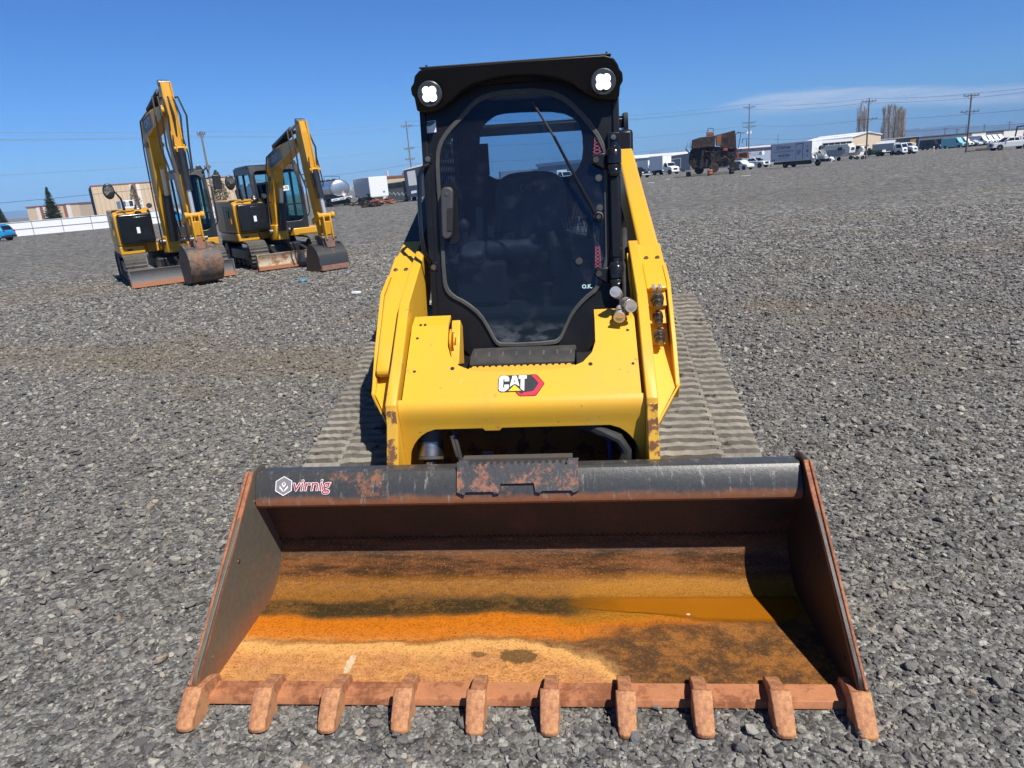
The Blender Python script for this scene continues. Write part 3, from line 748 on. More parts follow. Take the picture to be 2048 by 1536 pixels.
    MB().tube([(.44, 1.14, 1.10), (.45, 1.2, 1.05), (.47, 1.3, 1.08), (.48, 1.5, 1.2), (.5, 1.8, 1.35)], .016, 10).build('hydraulic_hose', RUB, aR, smooth=True)
    MB().sph((.435, 1.12, 1.06), .028, 8, (1.5, .8, .5)).build('grease_clump', RUB, aR)
    # inner bracket beside the right arm
    MB().prism([(1.52, 1.265), (1.25, 1.04), (1.14, 1.02), (1.3, .8), (1.5, .95)], .49, .502).build('bracket', YEL, aR, bevel=.003)
    # ---- crossbeam: sloping plate with a U cut, rolled front, arched lower edge
    a0 = Vector((0, .79, .79)); sl = Vector((0, 1.10-.79, 1.035-.79)).normalized(); nr = Vector((0, -sl.z, sl.y))
    cbm = MB()
    Lf = .395; e = .0
    U = [(.318, Lf), (.316, .27), (.30, .215), (.26, .165), (.21, .142), (.13, .132), (-.13, .132), (-.205, .140), (-.262, .168), (-.30, .215), (-.320, .28), (-.325, Lf)]
    # left and right of the U as quads strips down to s=0
    outl = [(.502, Lf)]+[(.502, max(0, .395-.04*i)) for i in range(1, 6)]
    thick = .014
    def P(x, s, t=0): v = a0+sl*s-nr*t; return (x, v.y, v.z)
    def strip(mb, A, B, t):
        """ruled strip between polylines A and B given as (x,s), with thickness"""
        n = len(A); vs = [P(*p) for p in A]+[P(*p) for p in B]+[P(p[0], p[1], t) for p in A]+[P(p[0], p[1], t) for p in B]
        fs = []
        for i in range(n-1):
            fs += [(i, i+1, n+i+1, n+i), (2*n+i, 3*n+i, 3*n+i+1, 2*n+i+1), (i, 2*n+i, 2*n+i+1, i+1), (n+i, n+i+1, 3*n+i+1, 3*n+i)]
        fs += [(0, n, 3*n, 2*n), (n-1, 3*n-1, 4*n-1, 2*n-1)]
        mb.add(vs, fs)
    strip(cbm, U, [(.488, Lf), (.488, .27), (.488, .2), (.40, .03), (.30, .0), (.15, 0), (-.15, 0), (-.30, 0), (-.40, .03), (-.488, .2), (-.488, .28), (-.488, Lf)], thick)
    strip(cbm, [(.488, .2), (.40, .03), (.30, 0)], [(.488, 0), (.40, 0), (.30, 0)], thick)
    strip(cbm, [(-.488, .2), (-.40, .03), (-.30, 0)], [(-.488, 0), (-.40, 0), (-.30, 0)], thick)
    # flatter tabs at the top
    fl = Vector((0, 1.18-1.10, 1.062-1.035))
    for xa, xb in ((.318, .488), (-.488, -.325)):
        b = a0+sl*Lf
        q = [(xa, b.y, b.z), (xb, b.y, b.z), (xb, b.y+fl.y, b.z+fl.z), (xa, b.y+fl.y, b.z+fl.z)]
        cbm.add(q+[(x, y+.005, z-.014) for x, y, z in q], [(0, 1, 2, 3), (7, 6, 5, 4), (0, 4, 5, 1), (1, 5, 6, 2), (2, 6, 7, 3), (3, 7, 4, 0)])
    slope_o = cbm.build('crossbeam', YEL_CHIP, R); cbm = MB()
    # rolled front: rows of the profile, arch cut by per-column bottom height
    cols = [-.502, -.485, -.475, -.468, -.455, -.44, -.42, -.395, -.36, -.30, -.16, -.15, -.09, -.08, 0, .1, .25, .30, .36, .40, .425, .445, .462, .472, .482, .492, .502]
    def bot(x):
        ax = abs(x)
        if ax < .36: return .662-(.012 if -.155 < x < -.085 else 0)
        if ax > .488: return .47
        t = (ax-.36)/.125
        return .662-.15*(1-sqrt(max(0, 1-t*t)))-.02*t
    prof = [(.790, .790), (.778, .779), (.770, .765), (.7665, .748), (.768, .728), (.772, .705), (.778, .682)]
    rows = len(prof)+3
    vs = []
    for t in (0, .013):
        for x in cols:
            bz = bot(x)
            for (y, z) in prof:
                vs.append((x, y+t, max(z, bz+.003)-(t*.6 if z > .75 else 0)))
            yb = .778+(.682-bz)*.16
            for k in range(1, 4):
                z = .682+(bz-.682)*k/3; vs.append((x, .778+(.682-z)*.16+t, z))
    fs = []; nc = len(cols); off = nc*rows
    for i in range(nc-1):
        for j in range(rows-1):
            a = i*rows+j; fs += [(a, a+1, a+rows+1, a+rows), (off+a, off+a+rows, off+a+rows+1, off+a+1)]
        a = i*rows+rows-1; fs.append((a, off+a, off+a+rows, a+rows))
    cbm.add(vs, fs)
    nose = cbm.build('crossbeam_nose', YEL_CHIP, slope_o, smooth=True, ang=60); cb_ = slope_o
    # square holes / threaded holes
    for (x, s_) in ((-.457, .325), (-.451, .145), (-.289, .154), (-.45, .40), (-.43, .40), (.291, .153), (.465, .148), (.455, .326)):
        c = Vector(P(x, s_)); MB().cyl(c-nr*.004, c+nr*.0012, .0065 if abs(x) > .3 else .009, 10).build('threaded_hole', DARKIN, cb_)
    # emblem on the slope
    def lg(k=1.0):
        # outline drawn in a 1.0 wide unit box, x right, y up, centred
        def T(p): v = Vector(P(.004+p.x*.0955*2*.5, .060+p.z*.0955, -.0012+p.y)); return v
        return T
    T = lg()
    blk = pmat('emblem_black', (.03, .033, .038), .4, var=.3, vs=60)
    redh = pmat('emblem_red', (.62, .03, .06), .4, var=.15, vs=40)
    yv = pmat('emblem_yellow', (.85, .55, .02), .4)
    # coordinates taken in units where the emblem is 2 wide (-1..1)
    hexr = [(.42, .52), (.60, .52), (.70, .47), (1.0, .05), (1.0, -.02), (.68, -.56), (.60, -.62), (-.02, -.62), (-.12, -.56), (-.26, -.36), (.5, -.36), (.5, .3)]
    MB().prism(hexr, .0004, .0, 'y').mapped(T).build('emblem_outline', pmat('emblem_rim', (.1, .01, .012), .4), cb_)
    hr2 = [(.45, .49), (.58, .49), (.67, .44), (.965, .05), (.965, -.02), (.65, -.53), (.57, -.585), (.0, -.585), (-.09, -.53), (-.2, -.36), (.5, -.36), (.5, .3)]
    MB().prism(hr2, -.0002, .0002, 'y').mapped(T).build('emblem_red', redh, cb_)
    MB().prism([(.42, .46), (.56, .33), (.76, .03), (.53, -.36), (.10, -.42), (.05, -.50), (-.05, -.44), (-.1, -.36), (.42, -.36)], -.0008, .0, 'y').mapped(T).build('emblem_dark', blk, cb_)
    MB().prism([(-.9, .49), (.46, .50), (.46, -.36), (-.86, -.38), (-.97, -.3), (-1., -.2), (-1., .3), (-.97, .42)], -.0012, .0, 'y').mapped(T).build('emblem_dark', blk, cb_)
    cc = MB()
    C_ = [(-.52, .17), (-.52, .33), (-.56, .42), (-.66, .465), (-.83, .465), (-.93, .42), (-.965, .33), (-.965, -.2), (-.93, -.3), (-.83, -.35), (-.70, -.35), (-.53, -.20), (-.53, .0), (-.72, .0), (-.72, -.15), (-.745, -.18), (-.775, -.15), (-.775, .28), (-.745, .31), (-.72, .28), (-.72, .17)]
    cc.prism(C_, -.0022, -.001, 'y')
    cc.prism([(-.39, .455), (-.19, .455), (-.15, .3), (-.22, .3), (-.275, .08), (-.33, .3)][:0] or [(-.38, .455), (-.20, .455), (-.07, -.10), (-.28, .04), (-.49, -.12)], -.0022, -.001, 'y')
    cc.prism([(-.11, .46), (.24, .46), (.24, .29), (.14, .29), (.14, -.34), (.10, -.34), (-.02, -.22), (-.02, .28), (-.11, .28)], -.0022, -.001, 'y')
    cc.mapped(T).build('emblem_letters', WHITE, cb_)
    MB().prism([(-.32, .12), (-.265, .12), (-.292, .28)], -.0028, -.002, 'y').mapped(T).build('letter_counter', blk, cb_)
    MB().prism([(-.60, -.36), (-.28, .0), (.06, -.36)], -.0024, -.0012, 'y').mapped(T).build('emblem_dark', blk, cb_)
    MB().prism([(-.545, -.345), (-.28, -.035), (.01, -.345)], -.003, -.0012, 'y').mapped(T).build('emblem_triangle', yv, cb_)
    # ---- things seen under the crossbeam
    cyl = MB().lathe((-.405, .935, .72), (0, -.25, -.62), [(0, .052), (.16, .052), (.16, .056), (.235, .056), (.235, .045), (.24, .022), (.24, 0)], 28).build('tilt_cylinder', DKSTEEL, R, smooth=True)
    MB().cyl((-.405, .845, .49), (-.405, .725, .20), .0215, 24).build('cylinder_rod', CHROME, cyl, smooth=True)
    MB().lathe((-.4052, .875, .570), (0, -.25, -.62), [(0, .0575), (.06, .0575), (.06, .05)], 28).build('cylinder_gland', STEEL, cyl, smooth=True)
    cyl2 = MB().lathe((.405, 1.02, .70), (0, -.25, -.62), [(0, .05), (.22, .052), (.235, .056), (.235, .045), (.24, 0)], 24).build('tilt_cylinder', BLK, R, smooth=True)
    MB().tube([(-.30, .95, .72), (-.30, .86, .66), (-.285, .82, .60), (-.27, .80, .53), (-.245, .79, .45), (-.23, .79, .36)], .012, 10).build('hydraulic_hose', RUB, R, smooth=True)
    MB().tube([(-.296, .83, .615), (-.288, .82, .585), (-.272, .803, .53)], .0145, 10).build('hose_fitting', STEEL, R, smooth=True)
    MB().tube([(-.35, 1.05, .72), (-.345, .98, .65), (-.345, .96, .60)], .012, 10).build('hydraulic_hose', BLK, R, smooth=True)
    for k in range(5):
        o1 = rng.uniform(-.015, .015); o2 = rng.uniform(-.015, .015)
        MB().tube([(.16, .93, .68+o1), (.24, .84, .655+o2), (.32, .80, .635+o1), (.395, .785+o2, .60), (.425, .78, .55+o1), (.415+o2, .775, .49), (.38, .77, .44+o2), (.33, .77+o1, .40)], [.018, .02, .021, .02, .022, .021, .018, .014], 10).build('hose_bundle', RUB, R, smooth=True)
    MB().tube([(.36, .90, .56), (.365, .89, .50), (.36, .88, .45)], .010, 8).build('blue_hose', pmat('blue_hose', (.02, .06, .25), .4), R, smooth=True)
    # ---- entry steps
    stp = MB().prism([(1.20, .80), (1.20, .825), (1.25, .855), (1.36, .862), (1.38, .84), (1.38, .70), (1.22, .70)], -.262, .235).build('entry_step', RUB, R, bevel=.008)
    for k in range(8):
        x = -.235+.445*k/7; MB().prism([(1.22, .835), (1.262, .864), (1.275, .862), (1.265, .855), (1.225, .825)], x-.004, x+.004).build('tread_rib', STEEL, stp)
    z0 = [(-.255, 0)]
    comb = [(-.245, -.05), (-.245, 0)]
    for k in range(16):
        x = -.235+.45*k/16; comb += [(x, .0), (x+.007, .006), (x+.020, .006), (x+.026, 0)]
    comb += [(.225, 0), (.225, -.05)]
    MB().prism(comb, 1.08, 1.086, 'y').mapped(lambda p: p+Vector((0, p.z*.5, .838))).build('serrated_step', YEL, stp)
    MB().box(-.31, .30, .925, 1.079, .785, .793).build('step_tread', YEL, stp)  # yellow tread, carried forward as a cover to keep sun off below
    # pivot pin seen in the left notch of the crossbeam
    MB().lathe((-.36, 1.22, .93), (1, 0, 0), [(0, .06), (.02, .06), (.02, .045), (.035, .045), (.035, .02), (.045, .02), (.045, 0)], 22).build('pivot_pin', YEL, R, smooth=True)
    MB().prism([(1.15, .84), (1.28, 1.02), (1.34, .98), (1.30, .80)], -.34, -.30).build('pivot_bracket', YEL, R, bevel=.004)
loader_rest(LD)
def loader_cab(R):
    def fy(z): return 1.45+(z-.85)*.13
    def F(p): return Vector((p.x, p.y+fy(p.z), p.z))        # front plane leans back
    door = [(0.096, 2.03), (0.195, 2.005), (0.277, 1.939), (0.364, 1.834), (0.401, 1.756), (0.408, 1.727), (0.405, 1.572), (0.406, 1.279), (0.4, 1.219), (0.358, 1.103), (0.285, 1.051), (0.225, 0.986), (0.188, 0.913), (0.162, 0.859), (0.129, 0.842), (-0.134, 0.839), (-0.164, 0.859), (-0.193, 0.923), (-0.234, 0.998), (-0.3, 1.056), (-0.373, 1.096), (-0.4, 1.136), (-0.405, 1.196), (-0.403, 1.378), (-0.403, 1.528), (-0.406, 1.632), (-0.403, 1.754), (-0.386, 1.822), (-0.339, 1.882), (-0.268, 1.94), (-0.214, 1.995), (-0.152, 2.024), (-0.05, 2.034)]
    door = dens(door, 1)
    n = len(door); cx, cz = 0, 1.45
    def outer_pt(p):
        # project from the middle onto the cab outline
        dx, dz = p[0]-cx, p[1]-cz; L = []
        if dx: L.append((.466 if dx > 0 else -.466)/dx) if abs(dx) > 1e-6 else None
        if dz > 0: L.append((2.105-cz)/dz)
        if dz < 0: L.append((.80-cz)/dz)
        t = min(v for v in L if v > 0); q = [cx+dx*t, cz+dz*t]
        if q[1] < 1.0: q[0] = max(-.466+(1.0-q[1])*.9, min(.466-(1.0-q[1])*.9, q[0]))
        return tuple(q)
    outer = [outer_pt(p) for p in door]
    cab = MB().ring(outer, [(p[0]*1.005, cz+(p[1]-cz)*1.005) for p in door], 0, .035).mapped(F).build('cab', BLK, R)
    # side posts, sills and the panels beside the entry
    for s in (-1, 1):
        MB().bar((s*.452, fy(1.0)+.02, .98), (s*.452, fy(2.08)+.02, 2.09), .03, .06, (1, 0, 0)).build('cab_post', BLK, cab, bevel=.004)
        # side wall with window opening, steel mesh over it
        o_ = [(1.50, 1.0), (2.62, 1.0), (2.64, 1.6), (2.64, 2.06), (1.62, 2.06), (1.58, 1.7)]
        i_ = [(1.66, 1.22), (2.5, 1.22), (2.52, 1.6), (2.50, 1.92), (1.74, 1.92), (1.70, 1.7)]
        MB().ring(o_, i_, s*.462, s*.438, 'x').build('side_wall', BLK, cab)
        me = MB()
        for k in range(22):
            a = 1.45+.058*k
            for sl in (-1, 1):
                y0 = a if sl > 0 else a+.0; z0, z1 = 1.22, 1.92; y1 = a+sl*.42
                # clip to the opening
                pts = []
                for t in np.linspace(0, 1, 25):
                    yy = y0+(y1-y0)*t; zz = z0+(z1-z0)*t
                    if 1.69 < yy < 2.51: pts.append((s*.447, yy, zz))
                if len(pts) > 1: me.bar(pts[0], pts[-1], .004, .006, (1, 0, 0))
        me.build('window_mesh', BLK, cab)
    MB().box(-.45, .45, 1.62, 2.64, .96, .98).build('cab_floor', DARKIN, cab)
    # back wall with window, roof
    rw = dens([(-0.309, 1.873), (-0.291, 1.938), (-0.236, 1.983), (-0.178, 2.009), (-0.004, 2.009), (0.189, 1.996), (0.276, 1.951), (0.313, 1.889), (0.317, 1.742), (0.279, 1.656), (0.22, 1.62), (-0.202, 1.622), (-0.285, 1.671), (-0.317, 1.766)], 1)
    def rect_pt(p):
        dx, dz = p[0], p[1]-1.8; L = []
        if abs(dx) > 1e-6: L.append((.437 if dx > 0 else -.437)/dx)
        if dz > 0: L.append((2.07-1.8)/dz)
        if dz < 0: L.append((1.0-1.8)/dz)
        t = min(v for v in L if v > 0); return (dx*t, 1.8+dz*t)
    MB().ring([rect_pt(p) for p in rw], rw, 2.55, 2.59).build('back_wall', DARKIN, cab)
    MB().add([(p[0], 2.57, p[1]) for p in rw], [tuple(range(len(rw)))]).build('rear_window', glass_mat('rear_glass', (.72, .86, .9), .3), cab)
    MB().prism([(1.60, 2.06), (1.56, 2.10), (1.62, 2.125), (2.6, 2.125), (2.66, 2.07)], -.455, .455).build('roof', BLK, cab, bevel=.008)
    # front visor with arch, wrapping the lamps
    vo = [(-.470, 1.965), (-.472, 2.02), (-.482, 2.035), (-.482, 2.062), (-.465, 2.08), (-.455, 2.108), (-.43, 2.128), (-.40, 2.135), (0, 2.137), (.40, 2.135), (.44, 2.122), (.458, 2.098), (.466, 2.078), (.48, 2.062), (.482, 2.03), (.470, 2.01), (.466, 1.965)]
    vi = [(.43, 1.955), (.395, 1.957), (.345, 1.972), (.30, 2.0), (.25, 2.035), (.19, 2.06), (.10, 2.078), (0, 2.083), (-.10, 2.078), (-.19, 2.06), (-.25, 2.035), (-.30, 2.0), (-.345, 1.972), (-.395, 1.957), (-.43, 1.955)]
    MB().prism(vo+vi, 1.475, 1.60, 'y').mapped(lambda p: p+Vector((0, (2.13-p.z)*.42 if p.y < 1.5 else 0, 0))).build('visor', BLK, cab, bevel=.006)
    MB().prism([(-.43, 2.136), (.43, 2.136), (.43, 2.142), (-.43, 2.142)], 1.475, 1.62, 'y').build('visor_lip', GREYPL, cab, bevel=.002)
    for x in (-.40, .41): MB().box(x-.004, x+.004, 1.50, 1.508, 2.14, 2.152).build('lip_clip', BLK, cab)
    for s in (-1, 1):
        c = Vector((s*.393, 1.500, 2.030)); ax = Vector((0, -1, -.12))
        MB().cyl(c+Vector((0, .12, 0)), c, .056, 28).build('lamp_housing', BLK, cab, smooth=True)
        MB().lathe(c, ax, [(0, .056), (.012, .056), (.016, .052), (.016, .045), (.004, .042), (.004, 0)], 32).build('lamp_bezel', LENS, cab, smooth=True)
        MB().cyl(c+ax.normalized()*.008, c+ax.normalized()*.0115, .044, 28).build('lamp_reflector', REFL, cab)
        lm = MB()
        for k in range(4):
            a = radians(45+90*k); q = c+ax.normalized()*.0105+Vector((cos(a)*.0195, 0, sin(a)*.0195)); lm.lathe(q, ax, [(0, .0205), (.008, .0185), (.011, .012), (.012, 0)], 18)
        lm.build('headlight', LED, cab, smooth=True)
    # door: glass, rubber seal
    gp = [(p[0]*.975, cz+(p[1]-cz)*.98) for p in door]
    g = MB().prism(gp, -.004, .0, 'y').mapped(F).build('door', DOORGL, R)
    sp = [(p[0]*.985, cz+(p[1]-cz)*.986) for p in door]
    sm = MB().ring([(p[0]*1.02, cz+(p[1]-cz)*1.012) for p in sp], [(p[0]*.972, cz+(p[1]-cz)*.978) for p in sp], -.012, .004).mapped(F)
    sm.build('seal', SEAL, g, bevel=.003, ang=50)
    # door handle on the left
    h = MB().prism(rect_r(-.030, .030, -.115, .125, .026, 5), -.04, -.006, 'y')
    h.mapped(lambda p: F(Vector((p.x*(1 if p.z > -.02 else 1+(p.z+.02)*2.4)-.352+(p.z-.12)*.06, p.y-.012, p.z+1.492)))).build('door_handle', GREYPL, g, bevel=.008, seg=3)
    MB().prism(rect_r(-.012, .014, -.055, .05, .006, 3), -.0556, -.05, 'y').mapped(lambda p: F(Vector((p.x-.345+(p.z)*.06, p.y, p.z+1.47)))).build('handle_recess', DARKIN, g)
    MB().lathe(F(Vector((-.352, -.050, 1.585))), (0, -1, -.1), [(0, .009), (.006, .009), (.007, .005), (.007, 0)], 14).build('bolt', STEEL, g, smooth=True)
    MB().prism(rect_r(-.036, .036, -.14, .142, .028, 5), -.0065, -.004, 'y').mapped(lambda p: F(Vector((p.x-.345, p.y, p.z+1.49)))).build('handle_gasket', BLK, g)
    # wiper
    a = F(Vector((.069, -.025, 1.972))); b = F(Vector((.348, -.03, 1.455)))
    MB().tube([a, a.lerp(b, .3)+Vector((.006, -.004, .004)), a.lerp(b, .62)], .0055, 6).build('wiper_blade', RUB, g, smooth=True)
    MB().tube([a.lerp(b, .30)+Vector((.012, -.012, 0)), a.lerp(b, .6)+Vector((.004, -.012, 0)), b], [.004, .006, .0095], 8).build('wiper_arm', BLKG, g, smooth=True)
    MB().lathe(b+Vector((.012, .01, -.012)), (0, -1, 0), [(0, .026), (.012, .026), (.018, .018), (.024, .012), (.024, 0)], 8).build('wiper_motor_cap', GREYPL, g, bevel=.002)
    # dark acrylic panel behind wiper pivot, visible as an arc on the glass
    pn = dens([(.245, 1.58), (.275, 1.66), (.385, 1.70), (.392, 1.40), (.36, 1.38), (.30, 1.44), (.26, 1.50)], 2)
    MB().prism(pn, .006, .012, 'y').mapped(F).build('wiper_panel', glass_mat('smoked_panel', (.25, .28, .32), .3), g)
    for (x, z) in ((.366, 1.618), (.366, 1.482), (.262, 1.24)):
        MB().lathe(F(Vector((x, -.004, z))), (0, -1, -.1), [(0, .017), (.008, .016), (.008, .009), (.012, .009), (.012, 0)], 20).build('bolt', STEEL, g, smooth=True)
    for (x, z) in ((-.440, 1.749), (-.446, 1.244)):
        MB().lathe(F(Vector((x, -.006, z))), (0, -1, -.1), [(0, .013), (.008, .013), (.008, .008), (.013, .008), (.013, 0)], 20).build('bolt', STEEL, cab, smooth=True)
        MB().box(x-.02, x+.02, fy(z)-.006, fy(z), z-.022, z+.022).build('bracket', BLK, cab, bevel=.002)
    # hinges on the right
    for zc, tl in ((1.70, 1), (1.18, 1)):
        y = fy(zc)-.045; hg = MB().lathe((.437, y, zc-.078), (0, .03, 1), [(0, 0), (0, .022), (.012, .030), (.05, .034), (.052, .030), (.056, .030), (.058, .034), (.112, .034), (.130, .026), (.134, .018), (.15, .016), (.15, 0)], 22).build('door_hinge', BLKG, g, smooth=True)
        MB().prism([(.40, zc-.05), (.345, zc-.022), (.332, zc), (.345, zc+.024), (.40, zc+.03)], -.034, -.010, 'y').mapped(lambda p: F(p)).build('hinge_plate', BLK, hg, bevel=.006)
        MB().cyl((.354, fy(zc)-.042, zc), (.354, fy(zc)-.030, zc), .014, 16).build('bolt', GREYPL, hg)
        MB().box(.410, .466, fy(zc)-.02, fy(zc)+.01, zc-.065, zc+.115).build('hinge_bracket', BLK, hg, bevel=.003)
        MB().lathe((.437, fy(zc)-.02, zc+.095), (0, -1, 0), [(0, .012), (.006, .012), (.006, .006), (.012, .006), (.012, 0)], 12).build('bolt', STEEL, hg)
    MB().bar((.437, fy(1.24)-.03, 1.25), (.437, fy(1.62)-.03, 1.62), .042, .03).build('hinge_bar', BLK, g, bevel=.006)
    # grab bar on the left
    MB().tube([F(Vector((-.440, -.01, 1.722))), F(Vector((-.458, -.05, 1.712))), F(Vector((-.478, -.06, 1.67))), F(Vector((-.484, -.06, 1.55))), F(Vector((-.484, -.06, 1.40))), F(Vector((-.478, -.055, 1.32))), F(Vector((-.455, -.01, 1.27)))], .0105, 10).build('grab_bar', BLKG, cab, smooth=True)
    # decals: sticker without its code, red and white hatch marks, O.K.
    sk = MB().prism([(-.442, 1.866), (-.393, 1.869), (-.393, 1.922), (-.442, 1.919)], -.002, -.0005, 'y').mapped(F).build('sticker', WHITE, cab)
    MB().prism([(-.440, 1.898), (-.425, 1.896), (-.405, 1.905), (-.395, 1.916), (-.395, 1.9205), (-.440, 1.9175)], -.003, -.0015, 'y').mapped(F).build('sticker_band', pmat('teal_print', (.03, .12, .13), .5), sk)
    hz_ = MB()
    for (x0, z0, x1, z1, k) in ((.362, 1.72, .352, 1.80, 5), (.352, 1.205, .352, 1.305, 6)):
        for i in range(k):
            za = z0+(z1-z0)*i/k; zb = z0+(z1-z0)*(i+1)/k; w = .008+.012*(1-i/k) if z0 > 1.5 else .012
            hz_.bar((x0-w, 0, za), (x0+w, 0, zb), .002, .0008, (1, 0, 0)); hz_.bar((x0+w, 0, za), (x0-w, 0, zb), .002, .0008, (1, 0, 0))
        hz_.bar((x0-.014, 0, z0), (x0-.010, 0, z1), .0015, .0008); hz_.bar((x0+.014, 0, z0), (x0+.010, 0, z1), .0015, .0008)
    hz_.mapped(lambda p: F(p+Vector((0, -.006, 0)))).build('hatch_marking', pmat('pink_print', (.42, .10, .15), .5), g)
    text_mb('O.K.', .026, bold=.0006).mapped(lambda p: F(Vector((p.x+.297, -.0065, p.z+1.118)))).build('ok_lettering', pmat('pale_print', (.6, .85, .9), .5, emit=None), g)
    # ---- inside the cab
    SEAT = pmat('seat_vinyl', (.06, .062, .07), .55, var=.25, vs=4, bump=.2, bs=200)
    s_ = MB().prism(dens([(-.20, 1.25), (-.22, 1.45), (-.205, 1.60), (-.15, 1.655), (-.06, 1.668), (.06, 1.668), (.14, 1.655), (.20, 1.60), (.215, 1.45), (.20, 1.25)], 1), 2.28, 2.40, 'y').mapped(lambda p: p+Vector((0, (p.z-1.3)*.22, 0)))
    seat = s_.build('seat', SEAT, cab, bevel=.03, seg=3)
    MB().prism(dens([(1.85, 1.24), (1.84, 1.32), (2.0, 1.35), (2.32, 1.33), (2.34, 1.22), (1.9, 1.2)], 2), -.23, .23).build('seat_cushion', SEAT, seat, bevel=.02)
    sc = .045
    lt = MB()
    def TT(p): return Vector((p.x*.052-.010, 2.268+(p.z*.052+1.575-1.3)*.22+p.y, p.z*.052+1.575))
    C2 = [(-.52+.0, .17), (-.52, .33), (-.60, .46), (-.90, .46), (-.965, .33), (-.965, -.25), (-.90, -.36), (-.60, -.36), (-.52, -.25), (-.52, -.08), (-.70, -.08), (-.70, -.18), (-.78, -.18), (-.78, .28), (-.70, .28), (-.70, .17)]
    lt.prism(C2, 0, -.002, 'y')
    lt.prism([(-.36, .455), (-.14, .455), (.04, -.36), (-.25, -.02), (-.50, -.36)], 0, -.002, 'y')
    lt.prism([(-.06, .46), (.46, .46), (.46, .29), (.30, .29), (.30, -.36), (.10, -.36), (.10, .28), (-.06, .28)], 0, -.002, 'y')
    lt.mapped(TT).build('seat_lettering', pmat('grey_embroidery', (.16, .17, .18), .6), seat)
    for s in (-1, 1):
        MB().prism(dens([(1.72, 1.24), (1.74, 1.30), (1.9, 1.33), (2.3, 1.36), (2.3, 1.26), (1.85, 1.2)], 1), s*.29-.06, s*.29+.06).build('armrest', SEAT, cab, bevel=.015)
        jx = s*.33
        j = MB().tube([(jx, 1.84, 1.27), (jx-.005, 1.83, 1.32), (jx, 1.82, 1.385)], [.045, .02, .016], 12).build('joystick', RUB, cab, smooth=True)
        MB().sph((jx, 1.82, 1.415), .030, 10, (.95, 1, 1.15)).build('joystick_knob', GREYPL if s < 0 else BLK, cab, smooth=True)
    MB().lathe((-.335, 1.84, 1.225), (0, 0, 1), [(0, .085), (.015, .08), (.03, .06), (.05, .035)], 16).build('joystick_boot', GREYPL, cab, smooth=True)
    MB().sph((-.215, 1.86, 1.19), .032, 8, (1.1, .8, .7)).build('orange_cloth', pmat('orange_cloth', (.7, .13, .03), .7), cab, smooth=True)
    MB().sph((-.235, 1.86, 1.165), .024, 8, (1.2, .8, .6)).build('work_glove', pmat('pale_cloth', (.5, .3, .22), .8), cab, smooth=True)
    MB().box(-.40, -.12, 1.80, 2.4, .99, 1.22).build('left_console', DARKIN, cab, bevel=.02)
    MB().box(.12, .40, 1.80, 2.4, .99, 1.22).build('right_console', DARKIN, cab, bevel=.02)
    for x, y, z in ((-.255, 1.93, 1.5), (-.2, 1.93, 1.4)):
        MB().bar((x, y, z), (x-.02, y, z-.32), .035, .012, (1, 0, 0)).build('side_trim_panel', pmat('pale_green_panel', (.10, .15, .14), .5), cab, bevel=.004)
    MB().box(-.30, -.245, 2.44, 2.46, 1.66, 1.84).build('cab_monitor', BLK, cab, bevel=.003)
    MB().box(-.43, -.40, 1.95, 2.02, 1.0, 1.2).build('pedal', BLK, cab)
    # net bag by the right armrest
    MB().tube([(.12, 1.80, 1.36), (.15, 1.80, 1.25), (.17, 1.80, 1.14)], [.02, .04, .06], 8).build('net_bag', pmat('grey_net', (.06, .055, .05), .9), cab)
    # light grilles seen low at the sides
    gm = MB()
    for k in range(9):
        gm.bar((.19+.018*k, 1.95, 1.20), (.19+.018*k+.05, 1.95, 1.42), .003, .003); gm.bar((.24+.018*k, 1.95, 1.20), (.19+.018*k-.01, 1.95, 1.42), .003, .003)
    gm.build('inner_mesh', pmat('pale_mesh', (.2, .24, .24), .6), cab)
loader_cab(LD)
# muddy rainwater lying in the right half of the bucket
def puddle(R):
    ou = dens([(.10, .475), (.30, .565), (.60, .60), (.85, .605), (1.04, .60), (1.045, .50), (1.02, .36), (.86, .325), (.70, .345), (.52, .41), (.35, .42)], 3)
    mt, n, b, oc, _ = newmat('muddy_water')
    x, y, z = n.sep(oc)
    c = n.mix(n.noise(4., 5, .6, oc), (.38, .13, .006), (.30, .10, .005))
    b.inputs['Roughness'].default_value = .07; n.put(b.inputs['Base Color'], c)
    nz = n.noise(60., 3, .5, oc); n.put(b.inputs['Normal'], n.bump(nz, .03, .002))
    tr = n.node('ShaderNodeBsdfTransparent'); mx = n.node('ShaderNodeMixShader')
    bw = n.noise(7., 6, .7, oc)-.5
    msk = n.ss(x+bw*.25, .12, .42)*n.ss(y-n.m('MAXIMUM', .75-x, 0.)*.12+bw*.05, .345, .385)*(1.-n.ss(y, .495, .53))
    n.put(mx.inputs[0], msk*.93); n.put(mx.inputs[1], tr.outputs[0]); n.put(mx.inputs[2], b.outputs[0]); n.nt.links.new(mx.outputs[0], _.inputs[0])
    mb = MB().add([(p[0], p[1], .0345) for p in ou], [tuple(range(len(ou)))])
    o = mb.build('puddle', mt); o.matrix_world = LD.matrix_world
    tag(o, 'shallow muddy orange water lying in the right half of the wide bucket', 'water')
    bits = random.Random(5)
    for k, (px_, py_, r) in enumerate(((.62, .40, .009), (.44, .52, .004), (.80, .42, .004), (.74, .50, .003), (.9, .37, .004))):
        q = MB().sph((px_, py_, .036), r, 5, (1, .7, .25)).build('floating_leaf_bit', pmat('pale_bit', (.6, .4, .25), .8)) if k == 0 else None
        if q: q.matrix_world = LD.matrix_world; tag(q, 'tiny pale fleck floating on the muddy water in the bucket', 'fleck')
puddle(LD)
